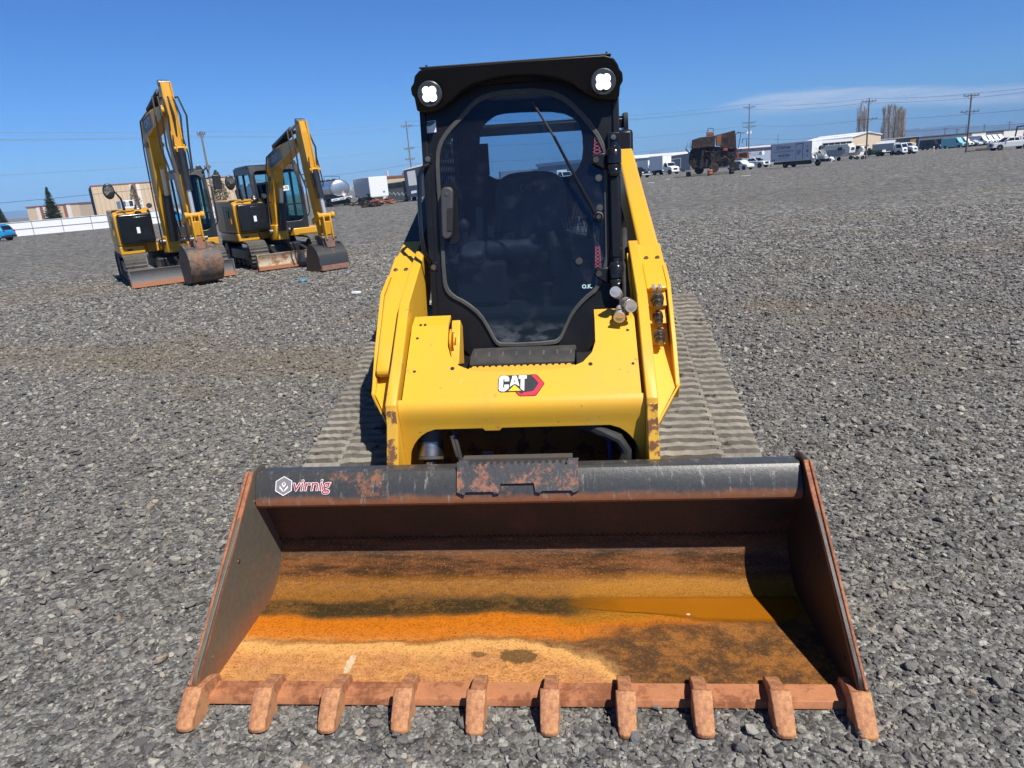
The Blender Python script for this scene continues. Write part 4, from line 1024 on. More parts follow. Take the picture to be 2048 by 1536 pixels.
# ------------------------------------------------------------------ excavators
EXGL = glass_mat('excavator_glass', (.45, .72, .72), .4)
EYEL = pmat('excavator_yellow', (.64, .315, .016), .42, var=.12, vs=3, rust=((.06, .04, .02), 5., .64), dust=((.45, .3, .12), .3), coat=.2, rvar=.06)
EBLK = pmat('excavator_black', (.018, .019, .022), .4, var=.3, vs=3, dust=((.12, .115, .1), .35))
MIRR = pmat('mirror_glass', (.7, .7, .7), .04, 1., var=.02, rvar=.02)
BLADEA = rusty('grey_blade', (.13, .13, .13), (.30, .13, .07), 4., .62, .8, .6, zr=(.12, .15))
BLADEB = rusty('rusty_cream_blade', (.46, .38, .26), (.28, .11, .05), 7., .46, .6, .7, zr=(.10, .13))
EBUCKA = rusty('brown_bucket', (.055, .055, .055), (.24, .12, .06), 5., .44, .62, .55, c3=(.2, .18, .15))
EBUCKB = rusty('black_bucket', (.035, .035, .036), (.20, .1, .05), 6., .58, .74, .4, zr=(.06, .12))
RUSTL = rusty('rusted_linkage', (.14, .10, .08), (.30, .12, .07), 7., .4, .6, .6)
def excavator(root, jt, bladem, bucketm, fat, cabx, track_w, kind):
    """jt: joints foot, bend, pivot, tip, nose in the root's frame"""
    R = root; HW = 1.04*track_w
    for s in (-1, 1):
        x0, x1 = (HW-.42, HW) if s > 0 else (-HW, -HW+.42)
        pts = []
        for cy, cz, r, a0, a1, k in ((-1.22, .32, .315, 270, 95, 12), (1.22, .32, .315, 85, -90, 12)):
            for i in range(k+1):
                t = radians(a0+(a1-a0)*i/k); pts.append((cy+r*cos(t), cz+r*sin(t)))
        pp = pts+[pts[0]]; out = []; L = []
        for a, b in zip(pp, pp[1:]):
            l = hypot(b[0]-a[0], b[1]-a[1]); k = max(1, round(l/.05))
            for i in range(k): out.append((a[0]+(b[0]-a[0])*i/k, a[1]+(b[1]-a[1])*i/k))
        n = len(out); prof = []
        for i, p in enumerate(out):
            q = out[(i+1) % n]; d = Vector((q[0]-p[0], q[1]-p[1])); d.normalize(); nr = Vector((d.y, -d.x))
            if (Vector(p)-Vector((0, .32))).dot(nr) < 0: nr = -nr
            h = .028 if i % 2 else .0
            prof.append((p[0]+nr.x*h, p[1]+nr.y*h, p[0]-nr.x*.03, p[1]-nr.y*.03))
        vs = [(x0, p[0], p[1]) for p in prof]+[(x1, p[0], p[1]) for p in prof]+[(x0, p[2], p[3]) for p in prof]+[(x1, p[2], p[3]) for p in prof]
        fs = []
        for i in range(n):
            j = (i+1) % n; fs += [(i, j, n+j, n+i), (2*n+i, 3*n+i, 3*n+j, 2*n+j), (i, 2*n+i, 2*n+j, j), (n+i, n+j, 3*n+j, 3*n+i)]
        t = MB().add(vs, fs).build('rubber_track', TRACKD, R)
        xs_ = (x0+.05, x1-.05)
        MB().prism([(-1.2, .12), (1.2, .12), (1.25, .3), (.9, .44), (-.9, .44), (-1.25, .3)], xs_[0]+.03, xs_[1]-.03).build('track_frame', EBLK, t, bevel=.02)
        for cy in (-1.2, 1.2): MB().lathe((s*(HW-.40), cy, .32), (s, 0, 0), [(0, .05), (0, .25), (.03, .26), (.06, .18), (.3, .18), (.33, .26), (.36, .24), (.36, .06), (.38, .05), (.38, 0)], 22).build('idler_wheel', EBLK, t, smooth=True)
        for k in range(5): MB().lathe((s*(HW-.38), -.85+.42*k, .13), (s, 0, 0), [(0, .07), (.3, .08), (.34, .08), (.34, 0)], 14).build('roller', DKSTEEL, t, smooth=True)
    # blade
    bl = MB().prism([(-2.10, .015), (-2.13, .03), (-2.09, .14), (-2.07, .22), (-2.09, .32), (-2.13, .385), (-2.10, .39), (-2.04, .32), (-2.03, .2), (-2.04, .1), (-2.06, .015)], -HW, HW).build('blade', bladem, R, bevel=.004)
    for s in (-1, 1):
        MB().bar((s*.42, -2.05, .2), (s*.35, -1.0, .42), .09, .14, (1, 0, 0)).build('blade_arm', EBLK, bl, bevel=.01)
        MB().box(s*HW-.012, s*HW+.012, -2.12, -1.98, .02, .385).build('blade_end', bladem, bl)
    MB().cyl((0, -1.95, .25), (0, -1.2, .5), .05, 14).build('blade_cylinder', EBLK, bl, smooth=True)
    MB().box(-.38, .38, -1.15, 1.0, .25, .52).build('undercarriage', EBLK, R, bevel=.03)
    MB().cyl((0, 0, .50), (0, 0, .66), .42, 28).build('slew_ring', EBLK, R, smooth=True)
    # upper body
    ub = MB().prism([(-1.04, -1.0), (-.55, -1.0), (-.50, -.80), (.2, -.80), (.30, -1.0), (1.02, -1.0), (1.02, .9), (.7, 1.2), (-.7, 1.2), (-1.04, .9)], .66, .84, 'z').build('upper_frame', EYEL, R, bevel=.02)
    MB().box(-.90, -.80, -1.008, -.99, .74, .775).build('frame_slot', DARKIN, ub)
    MB().box(.40, .98, -1.004, -.995, .69, .70).build('frame_slot', DARKIN, ub)
    # engine / tank side on the left: yellow hood with black front cover
    hd = MB().prism([(-.96, .84), (-.96, 1.52), (-.70, 1.62), (1.0, 1.64), (1.18, 1.5), (1.18, .84)], -1.03, -.28).build('engine_hood', EYEL, R, bevel=.03)
    MB().prism([(-.80, .90), (-.80, 1.45), (.10, 1.50), (.10, .90)], -1.036, -1.02).build('side_door', pmat('shadow_yellow_door', (.62, .34, .03), .45, var=.1, vs=3), hd, bevel=.004)
    MB().prism([(.16, .90), (.16, 1.50), (1.05, 1.5), (1.1, .90)], -1.036, -1.02).build('side_door', EYEL, hd, bevel=.004)
    MB().box(-1.045, -1.03, -.40, -.12, 1.20, 1.38).build('side_emblem', BLK, hd)
    text_mb('CAT', .13, bold=.004).mapped(lambda p: Vector((-1.047, -.26-p.x, p.z+1.29))).build('side_lettering', WHITE, hd)
    MB().tube([(-1.04, -.68, 1.2), (-1.06, -.66, 1.2), (-1.06, -.66, 1.08), (-1.04, -.68, 1.08)], .012, 6).build('door_latch', EYEL, hd)
    cv = MB().prism(rect_r(-.98, -.30, .88, 1.52, .05, 3), -1.12, -.95, 'y').build('front_cover', BLKG, hd, bevel=.03)
    MB().prism(rect_r(-.70, -.34, .94, 1.45, .05, 3), -1.135, -1.115, 'y').build('cover_panel', BLKG, cv, bevel=.008)
    MB().prism([(-.64, 1.10), (-.575, 1.10), (-.575, 1.23), (-.64, 1.23)], -1.139, -1.1345, 'y').build('cover_label', WHITE, cv)
    MB().lathe((-.52, -.98, 1.60), (0, 0, 1), [(0, .07), (.05, .07), (.055, .05), (.10, .05), (.10, 0)], 14).build('filler_cap', STEEL, hd, smooth=True)
    MB().cyl((-.28, -.9, 1.66), (-.28, -1.02, 1.66), .055, 14).build('work_light', LENS, hd, smooth=True)
    MB().tube([(-.95, -.98, 1.56), (-.6, -1.05, 1.58)], .013, 6).build('hood_rail', EBLK, hd)
    m0 = (-.78, -.95, 1.6)
    MB().tube([m0, (-.80, -.97, 1.85), (-.90, -.98, 2.02), (-.95, -.98, 2.08)], [.03, .022, .016, .012], 8).build('mirror_stalk', EBLK, hd, smooth=True)
    mr = MB().sph((-1.0, -1.0, 2.02), .135, 10, (.85, .25, 1.25)).build('side_mirror', EBLK, hd, smooth=True)
    MB().lathe((-1.0, -1.03, 2.02), (.15, -1, -.25), [(0, .10), (.006, .10), (.01, .09), (.012, 0)], 20).build('mirror_face', MIRR, mr, smooth=True)
    # cab
    cx0, cx1 = cabx; zt = 2.36
    pf = [(-.98, .84), (-.99, 1.7), (-.86, 2.28), (-.80, zt-.02), (-.6, zt), (.55, zt), (.66, zt-.08), (.72, 1.5), (.72, .84)]
    win_f = rect_r(cx0+.07, cx1-.09, 1.02, 2.24, .14, 4)
    of = []
    mx_, mz_ = (cx0+cx1)/2, 1.6
    for p in win_f:
        dx, dz = p[0]-mx_, p[1]-mz_; L = []
        if abs(dx) > 1e-6: L.append(((cx1-mx_) if dx > 0 else (cx0-mx_))/dx)
        if abs(dz) > 1e-6: L.append(((zt-mz_) if dz > 0 else (.84-mz_))/dz)
        t = min(v for v in L if v > 0); of.append((mx_+dx*t, mz_+dz*t))
    def ff(p): return Vector((p.x, p.y-.99+(max(0, p.z-1.7)*.26), p.z))
    cab = MB().ring(of, win_f, 0, .05).mapped(ff).build('cab', EBLK, R, bevel=.012)
    MB().add([tuple(ff(Vector((p[0], .015, p[1])))) for p in win_f], [tuple(range(len(win_f)))]).build('windscreen', EXGL, cab)
    MB().bar((cx0+.07, -.975, 1.42), (cx1-.09, -.975, 1.42), .02, .03, (0, 1, 0)).build('window_bar', EBLK, cab)
    for x, t in ((cx0, 1), (cx1, -1)):
        wi = [(-.84, 1.12), (-.84, 1.7), (-.72, 2.18), (.0, 2.20), (.5, 2.20), (.55, 1.6), (.55, 1.12)]
        wo_ = [(-.98, .84), (-.98, 1.7), (-.80, zt-.04), (.0, zt-.01), (.58, zt-.02), (.70, 1.5), (.72, .84)]
        MB().ring(wo_, wi, x, x+t*.05, 'x').build('cab_side', EBLK, cab, bevel=.006)
        MB().add([(x+t*.02, a, b) for a, b in wi], [tuple(range(len(wi)))]).build('side_window', EXGL, cab)
        MB().box(min(x, x+t*.05), max(x, x+t*.05), -.16, -.10, 1.12, 2.2).build('cab_pillar', EBLK, cab)
    MB().ring([(cx0, .84), (cx1, .84), (cx1, zt), (cx0, zt)], [(cx0+.1, 1.25), (cx1-.1, 1.25), (cx1-.1, 2.2), (cx0+.1, 2.2)], .66, .72).build('cab_rear', EBLK, cab)
    MB().prism([(-.80, zt-.03), (-.66, zt+.03), (.5, zt+.03), (.68, zt-.05)], cx0-.01, cx1+.01).build('cab_roof', EBLK, cab, bevel=.02)
    for x in (cx1-.10,): MB().lathe((x, -.72, zt+.04), (0, -1, -.1), [(0, .055), (.09, .065), (.1, .05), (.1, 0)], 16).build('work_light', LENS, cab, smooth=True)
    st = MB().prism(dens([(.1, 1.1), (.16, 1.7), (.26, 1.95), (.34, 1.95), (.34, 1.1)], 1), mx_-.2, mx_+.2).build('driver_seat', DARKIN, cab, bevel=.03)
    MB().box(mx_-.22, mx_+.22, -.25, .3, .95, 1.12).build('seat_base', DARKIN, cab, bevel=.03)
    for s in (-1, 1):
        MB().tube([(mx_+s*.28, -.4, 1.0), (mx_+s*.28, -.42, 1.4)], .02, 8).build('control_lever', EBLK, cab, smooth=True)
        MB().tube([(mx_+s*.06, -.75, .9), (mx_+s*.06, -.68, 1.25)], .012, 6).build('travel_lever', STEEL, cab, smooth=True)
    hb = MB().tube([(cx1+.005, -.95, 2.0), (cx1+.06, -.99, 1.96), (cx1+.06, -1.0, 1.2), (cx1+.0, -.97, 1.1)], .014, 8).build('grab_bar', EBLK, cab, smooth=True)
    if kind == 'tall':
        MB().prism(rect_r(cx1+.12, cx1+.30, 1.90, 2.22, .03, 3), -.96, -.90, 'y').build('cab_mirror', EBLK, cab, bevel=.02)
        MB().tube([(cx1, -.9, 2.15), (cx1+.15, -.92, 2.18)], .014, 6).build('mirror_arm', EBLK, cab)
        MB().tube([(cx1-.05, -.85, 2.30), (cx1+.04, -.88, 2.38), (cx1+.08, -.86, 2.28)], .022, 6).build('cable', EBLK, cab, smooth=True)
    else:
        sg = MB().prism([(cx0+.55, 1.73), (cx0+.85, 1.75), (cx0+.85, 1.87), (cx0+.55, 1.85)], -.985, -.98, 'y').build('number_board', WHITE, cab)
        text_mb('6886-75', .085, sx=.9, bold=.002).mapped(lambda p: Vector((p.x+cx0+.70, p.y-.9862, p.z+1.80+.06*p.x))).build('board_lettering', DARKIN, sg)
        MB().tube([(cx1, -.9, 2.08), (cx1+.12, -.92, 2.10)], .012, 6).build('antenna_arm', EBLK, cab)
    MB().prism(rect_r(cx0+.06, cx0+.12, .98, 2.2, .01, 2), -.985, -.94, 'y').mapped(lambda p: Vector((p.x, p.y+(max(0, p.z-1.7)*.26), p.z))).build('wiper_post', EBLK, cab)
    # boom
    F_, B_, P_, T_, S_ = [Vector(j) for j in jt]
    hd_ = Vector((P_.x-F_.x, P_.y-F_.y, 0)).normalized(); side = Vector((-hd_.y, hd_.x, 0))     # across the arm plane
    sw = MB().prism([(-.18, -.96), (.18, -.96), (.20, -1.18), (.12, -1.34), (-.12, -1.34), (-.20, -1.18)], .62, .98, 'z').mapped(lambda p: p+Vector((F_.x, 0, 0))).build('swing_bracket', EYEL, R, bevel=.02)
    MB().cyl(F_-side*.26, F_+side*.26, .07, 16).build('boom_pin', STEEL, sw, smooth=True)
    bm = MB(); W_ = fat
    mid1 = F_.lerp(B_, .42)-hd_*.05
    bm.bar(F_, mid1, W_*.9, .22, side, W_, .34); bm.bar(mid1, B_, W_, .34, side, W_, .40)
    knee = B_+(P_-B_)*.18
    bm.bar(B_-(P_-B_).normalized()*.12+Vector((0, 0, -.04)), B_.lerp(P_, .55), W_, .42, side, W_*.95, .34)
    bm.bar(B_.lerp(P_, .55), P_, W_*.95, .34, side, W_*.8, .2)
    boom = bm.build('boom', EYEL, R, bevel=.012)
    # dark decal on the side of the upper boom
    a = B_.lerp(P_, .02); b = B_.lerp(P_, .5)
    for s in (-1, 1):
        MB().bar(a+side*s*(W_/2+.004), b+side*s*(W_/2+.002), .008, .27, side, .008, .24).build('boom_marking', pmat('dark_grey_decal', (.06, .065, .075), .35), boom)
        bd = (b-a).normalized(); bu = side.cross(bd)*-1; bu = bu if bu.z > 0 else -bu; mc = a.lerp(b, .5)+side*s*(W_/2+.009); hdv = bd*(1 if s*side.x < 0 else -1)
        text_mb('CAT', .19, bold=.004).mapped(lambda p: mc+hdv*p.x+bu*p.z).build('boom_lettering', pmat('pale_boom_print', (.45, .46, .48), .5), boom)
        MB().cyl(B_+side*s*(W_/2+.01)-hd_*.05-Vector((0, 0, .35)), B_+side*s*(W_/2+.01)+hd_*.02-Vector((0, 0, .35)), .055, 14).build('work_light', LENS, boom, smooth=True)
    # boom cylinder(s) under the boom
    c0 = F_+hd_*.22+Vector((0, 0, .02)); c1 = F_.lerp(B_, .66)+hd_*.26
    MB().cyl(c0, c0.lerp(c1, .62), .095, 16).build('boom_cylinder', EBLK, boom, smooth=True)
    MB().cyl(c0.lerp(c1, .62), c1, .042, 12).build('cylinder_rod', CHROME, boom, smooth=True)
    MB().box(-.05, .05, -.05, .05, -.05, .05).mapped(lambda p: p+c1).build('rod_end', EYEL, boom, bevel=.02)
    # stick cylinder on top of the boom
    d0 = B_.lerp(P_, .12)+Vector((0, 0, .30)); d1 = T_+hd_*-.04
    MB().cyl(d0, d0.lerp(d1, .70), .062, 16).build('stick_cylinder', EBLK, boom, smooth=True)
    MB().cyl(d0.lerp(d1, .7), d1, .034, 12).build('cylinder_rod', CHROME, boom, smooth=True)
    MB().bar(d0-Vector((0, 0, .2)), d0+Vector((0, 0, .06)), .10, .12, side).build('cylinder_bracket', EYEL, boom, bevel=.02)
    for k in range(6):
        o = side*(-.09+.036*k)
        MB().tube([B_.lerp(P_, .25)+Vector((0, 0, .22))+o, B_.lerp(P_, .75)+Vector((0, 0, .30))+o, P_+hd_*.06+Vector((0, 0, .24))+o*2.6, P_+hd_*.20-Vector((0, 0, .12))+o*3.2, P_.lerp(S_, .28)+hd_*.03+o*3.0, P_.lerp(S_, .48)+hd_*.10+o*2.4], .019, 7).build('hydraulic_hose', RUB, boom, smooth=True)
    for s in (-1, 1):
        MB().tube([F_+side*s*.20+Vector((0, 0, .1)), F_.lerp(B_, .4)+side*s*(W_/2+.03)-hd_*.20, F_.lerp(B_, .8)+side*s*(W_/2+.03)-hd_*.20, B_+side*s*(W_/2+.03)-hd_*.05+Vector((0, 0, .12)), B_.lerp(P_, .4)+side*s*(W_/2+.03)+Vector((0, 0, .16))], .014, 6).build('hydraulic_line', EBLK, boom, smooth=True)
    # stick
    k1 = T_.lerp(S_, .10); k2 = T_.lerp(S_, .42)
    sm = MB(); sw_ = W_*.78
    sm.bar(T_, k1, sw_*.8, .16, side, sw_, .26); sm.bar(k1, k2, sw_, .28, side, sw_*.9, .30); sm.bar(k2, S_, sw_*.9, .30, side, sw_*.62, .16)
    stick = sm.build('stick', EYEL, R, bevel=.010)
    for s in (-1, 1):
        MB().bar(T_+side*s*sw_*.42-hd_*-.12, k2+side*s*sw_*.42+hd_*.17, .03, .05, side).build('stick_flange', EYEL, stick, bevel=.004)
    MB().cyl(T_-side*sw_*.5, T_+side*sw_*.5, .06, 14).build('stick_pin', STEEL, stick, smooth=True)
    MB().cyl(P_-side*W_*.55, P_+side*W_*.55, .075, 16).build('pivot_pin', EYEL, stick, smooth=True)
    # bucket cylinder along the front of the stick
    g0 = k2+hd_*.24; link = S_+hd_*.28+Vector((0, 0, .42))
    for s in (-1, 1): MB().bar(k2+hd_*.08+side*s*.075, g0+side*s*.075+hd_*.05, .03, .14, side).build('cylinder_lug', EYEL, stick, bevel=.01)
    gc = MB().cyl(g0, g0.lerp(link, .62), .07, 18).build('bucket_cylinder', EBLK, R, smooth=True)
    MB().cyl(g0.lerp(link, .62), link, .040, 14).build('cylinder_rod', CHROME, gc, smooth=True)
    MB().cyl(g0-side*.12, g0+side*.12, .045, 12).build('cylinder_pin', EYEL, gc, smooth=True)
    for s in (-1, 1): MB().tube([g0+side*s*.09+Vector((0, 0, .25)), g0+side*s*.12-Vector((0, 0, .1))+hd_*.03, g0.lerp(link, .3)+side*s*.115+hd_*.02, g0.lerp(link, .38)+side*s*.10], .013, 6).build('hydraulic_hose', EBLK, gc, smooth=True)
    # linkage
    lk = MB().cyl(link-side*.17, link+side*.17, .052, 18).build('linkage', EYEL, R, smooth=True)
    for s in (-1, 1):
        MB().cyl(link+side*s*.13, link+side*s*.19, .07, 18).build('linkage_boss', EYEL, lk, smooth=True)
        MB().bar(link+side*s*.14, S_+side*s*.14+Vector((0, 0, .30))-hd_*.08, .035, .10, side, .035, .13).build('linkage_side_bar', EYEL, lk, bevel=.01)
        MB().bar(link+side*s*.075+hd_*.02, S_+hd_*.30+side*s*.075-Vector((0, 0, .08)), .035, .12, side, .035, .15).build('linkage_front_bar', EYEL, lk, bevel=.015)
    MB().bar(link-Vector((0, 0, .12))+hd_*.05, S_+hd_*.29+Vector((0, 0, .02)), .13, .05, side).build('linkage_web', EYEL, lk, bevel=.01)
    # coupler between linkage and bucket
    q0 = S_+Vector((0, 0, -.02)); cp = MB().bar(q0+hd_*.16+Vector((0, 0, .02)), q0+hd_*.16-Vector((0, 0, .24)), .24, .34, side, .20, .40).build('quick_coupler', RUSTL, R, bevel=.02)
    for dd in (0, .29): MB().cyl(q0+hd_*dd-side*.17-Vector((0, 0, .02)), q0+hd_*dd+side*.17-Vector((0, 0, .02)), .045, 14).build('coupler_pin', STEEL, cp, smooth=True)
    return q0, hd_, side
TRACKD = pmat('dark_track_rubber', (.07, .064, .056), .85, var=.3, vs=7, rust=((.02, .02, .02), 9., .56), dust=((.19, .165, .13), .55), bump=.4, bs=50)
def exc_bucket(R, c, hd_, side, w, mat_, mode):
    """c: point under the coupler; mode 'back' shows the curved back toward the camera, 'open' the lip side"""
    def P(u, v, x): return c+hd_*u+Vector((0, 0, v))+side*x
    if mode == 'back':
        prof = [(.34, -.26), (.43, -.34), (.49, -.46), (.50, -.60), (.46, -.74), (.38, -.86), (.26, -.93), (.10, -.95), (-.12, -.93)]
    else:
        prof = [(.30, -.22), (.40, -.30), (.46, -.40), (.47, -.52), (.50, -.62), (.49, -.70), (.30, -.72), (.0, -.735), (-.22, -.735)]
    n = len(prof); vs = []
    for x in (-w/2, w/2):
        for u, v in prof: vs.append(P(u, v, x))
        for u, v in prof: vs.append(P(u-.025, v+.022, x))
    fs = []
    m_ = 2*n
    for i in range(n-1): fs += [(i, i+1, m_+i+1, m_+i), (n+i, m_+n+i, m_+n+i+1, n+i+1)]
    fs += [(0, m_, m_+n, n), (n-1, 2*n-1, m_+2*n-1, m_+n-1)]
    b = MB().add(vs, fs).build('bucket', mat_, R, smooth=True, ang=40)
    top = prof[0]; end = prof[-1]
    for s in (-1, 1):
        poly = [P(u, v, 0) for u, v in prof]+[P(-.20, -.50, 0), P(.02, -.16, 0), P(.2, -.17, 0)]
        vs = [p+side*(s*w/2) for p in poly]+[p+side*(s*(w/2+.02)) for p in poly]; k = len(poly)
        MB().add(vs, [tuple(range(k)), tuple(range(k, 2*k))[::-1]]+[(i, (i+1) % k, k+(i+1) % k, k+i) for i in range(k)]).build('side_plate', mat_, b)
    for s in (-1, 1):
        MB().add([P(.36, -.27, s*.10), P(.40, -.36, s*.10), P(.06, -.22, s*.10), P(.02, -.04, s*.10), P(.18, .02, s*.10), P(.32, -.1, s*.10)]+[P(.36, -.27, s*.13), P(.40, -.36, s*.13), P(.06, -.22, s*.13), P(.02, -.04, s*.13), P(.18, .02, s*.13), P(.32, -.1, s*.13)],
                 [(0, 1, 2, 3, 4, 5), (11, 10, 9, 8, 7, 6)]+[(i, (i+1) % 6, 6+(i+1) % 6, 6+i) for i in range(6)]).build('bucket_ear', mat_, b)
    MB().add([P(u, v, x) for x in (-w/2, w/2) for u, v in ((.34, -.25), (.0, -.16), (-.02, -.18), (.33, -.28))], [(0, 1, 5, 4), (1, 2, 6, 5), (2, 3, 7, 6), (3, 0, 4, 7), (0, 3, 2, 1), (4, 5, 6, 7)]).build('bucket_top', mat_, b)
    if mode == 'open':
        MB().add([P(u, v, x) for x in (-w/2, w/2) for u, v in ((.505, -.60), (.515, -.705), (.485, -.71), (.48, -.61))], [(0, 1, 5, 4), (1, 2, 6, 5), (2, 3, 7, 6), (3, 0, 4, 7), (0, 3, 2, 1), (4, 5, 6, 7)]).build('lip_edge', RUSTL, b)
    return b
def place_excavators():
    a = radians(31)
    e1 = empty('mini_excavator', (-7.92, 17.24, gz(-7.92, 17.24)), a, 'taller yellow mini excavator, leftmost, with curved brown bucket and grey blade', 'excavator', 'yellow mini excavators parked behind the loader')
    q, h, s = excavator(e1, [(.0, -1.22, .86), (.0, -1.62, 3.22), (.22, -2.75, 3.42), (.27, -2.66, 3.93), (.24, -2.78, .98)], BLADEA, EBUCKA, .27, (.36, 1.02), 1.0, 'tall')
    exc_bucket(e1, q+Vector((0, 0, .04)), h, s, .62, EBUCKA, 'back')
    a = radians(32)
    e2 = empty('mini_excavator', (-5.83, 18.61, gz(-5.83, 18.61)), a, 'shorter yellow mini excavator beside the tank trailer, with black bucket and rusty cream blade', 'excavator', 'yellow mini excavators parked behind the loader')
    q, h, s = excavator(e2, [(-.10, -1.15, .82), (.02, -1.25, 2.40), (.13, -2.93, 2.70), (.13, -3.26, 3.10), (.19, -3.42, .74)], BLADEB, EBUCKB, .235, (-.50, .70), .91, 'short')
    exc_bucket(e2, q+Vector((-.04, 0, .02)), h, s, .64, EBUCKB, 'open')
place_excavators()
# ------------------------------------------------------------------ background
def flat(name, col, rough=.6, var=.12, vs=1.2, **k): return pmat(name, col, rough, var=var, vs=vs, **k)
WPAINT = flat('white_vehicle_paint', (.78, .79, .78), .35, .06, dust=((.5, .48, .43), .35))
BPAINT = flat('black_vehicle_paint', (.015, .016, .02), .25, .2)
NPAINT = flat('navy_vehicle_paint', (.02, .035, .07), .25, .2)
GPAINT = flat('grey_vehicle_paint', (.42, .43, .44), .35, .1)
SILVER = flat('silver_paint', (.55, .56, .57), .3, .1)
TYRE = flat('tyre_rubber', (.02, .02, .02), .8, .2)
RIM = flat('wheel_rim', (.5, .5, .5), .4, .1)
TRIM = flat('black_trim', (.02, .02, .022), .6, .2)
LAMPW = flat('headlamp_glass', (.7, .72, .74), .15, .05)
REDL = flat('red_lamp', (.35, .01, .01), .3, .1)
BEIGE = flat('beige_cladding', (.62, .47, .31), .7, .06)
DKCLAD = flat('dark_cladding', (.10, .09, .09), .7, .1)
BRICK = flat('red_brown_cladding', (.30, .10, .05), .7, .1)
WCLAD = flat('white_cladding', (.76, .72, .64), .7, .05)
BLUECLAD = flat('slate_blue_cladding', (.10, .12, .15), .7, .08)
WROOF = flat('white_roof', (.8, .8, .8), .6, .05)
WOODP = flat('weathered_pole_wood', (.12, .10, .085), .9, .25)
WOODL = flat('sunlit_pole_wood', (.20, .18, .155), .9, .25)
CABLE = flat('overhead_cable', (.30, .31, .33), .4, .1)
CABLED = flat('dark_overhead_cable', (.05, .055, .06), .6, .1)
RUSTY = rusty('burnt_rusty_steel', (.022, .014, .012), (.11, .048, .03), 1.6, .46, .66, .75)
BURNT = rusty('burnt_black_steel', (.012, .010, .010), (.08, .035, .02), 1.4, .55, .75, .8)
ORUST = rusty('orange_rust', (.28, .10, .05), (.14, .06, .03), 3., .45, .65, .8)
def wheels(parent, ps, r, w, name='wheel'):
    for (x, y, sgn) in ps:
        t = MB().lathe((x, y, r), (0, sgn, 0), [(0, r*.55), (0, r*.94), (w*.15, r), (w*.85, r), (w, r*.9), (w, r*.6)], 20).build(name, TYRE, parent, smooth=True, ang=50)
        MB().lathe((x, y+sgn*(w-.05), r), (0, sgn, 0), [(0, r*.6), (.045, r*.6), (.03, r*.45), (.05, r*.18), (.07, r*.15), (.07, 0)], 16).build('rim', RIM, t, smooth=True)
def root_at(name, px, py, rz, label, cat, group=None, off=(0, 0)):
    p = gpt(px, py); p.x += off[0]; p.y += off[1]; p.z = gz(p.x, p.y)
    return empty(name, p, radians(rz), label, cat, group)
def panel(mb, pts, y, side):
    return mb
def side_poly(poly, y, s, t=.012): return MB().prism([(p[0], p[1]) for p in poly], y, y+s*t, 'y')
def van(R, L=5.9, Wd=2.0, H=2.65, col=WPAINT, col2=None):
    W2 = Wd/2; f = L/2; b = -L/2
    prof = [(b, .35), (b, H-.25), (b+.12, H-.04), (b+.4, H), (f-2.1, H), (f-1.75, H-.10), (f-.95, 1.42), (f-.25, 1.18), (f-.04, 1.0), (f, .75), (f, .38), (f-.1, .30), (b+.1, .30)]
    body = MB().prism(prof, -W2, W2, 'y').mapped(lambda p: Vector((p.x, p.y*(1-max(0, p.z-1.2)*.075), p.z))).build('body', col, R, bevel=.06, seg=3)
    def tap(p): return Vector((p.x, p.y*(1-max(0, p.z-1.2)*.075), p.z))
    ws = [(f-1.70, H-.17, -W2*.84), (f-1.70, H-.17, W2*.84), (f-.98, 1.47, W2*.88), (f-.98, 1.47, -W2*.88)]
    o = Vector((.035, 0, .03))
    MB().add([tap(Vector(p))+o for p in ws], [(0, 1, 2, 3)]).build('windscreen', CARGL, R)
    for s in (-1, 1):
        side_poly([(f-1.1, 1.38), (f-1.62, 1.38), (f-1.9, 1.42), (f-1.9, H-.55), (f-1.68, H-.52)], s*W2, s).mapped(tap).build('side_window', CARGL, R)
        MB().box(f-.16, f+.012, s*W2*.62-.16*1, s*W2*.62+.16, .86, 1.06).build('headlight', LAMPW, R, bevel=.02)
        MB().box(f-1.15, f-1.0, s*(W2+.04)-.04, s*(W2+.04)+.12*s+.04, 1.42, 1.72).build('wing_mirror', TRIM, R, bevel=.02)
        MB().cyl((f-.95, s*(W2-.02), .36), (f-.95, s*(W2+.004), .36), .42, 20).build('wheel_arch', TRIM, R)
        MB().cyl((b+1.25, s*(W2-.02), .36), (b+1.25, s*(W2+.004), .36), .42, 20).build('wheel_arch', TRIM, R)
    MB().box(f-.02, f+.015, -.45, .45, .62, .98).build('grille', TRIM, R, bevel=.01)
    MB().box(f-.12, f+.06, -W2*.95, W2*.95, .32, .56).build('bumper', TRIM, R, bevel=.03)
    wheels(R, [(f-.95, s*(W2-.24), s) for s in (-1, 1)]+[(b+1.25, s*(W2-.24), s) for s in (-1, 1)], .36, .26)
    return R
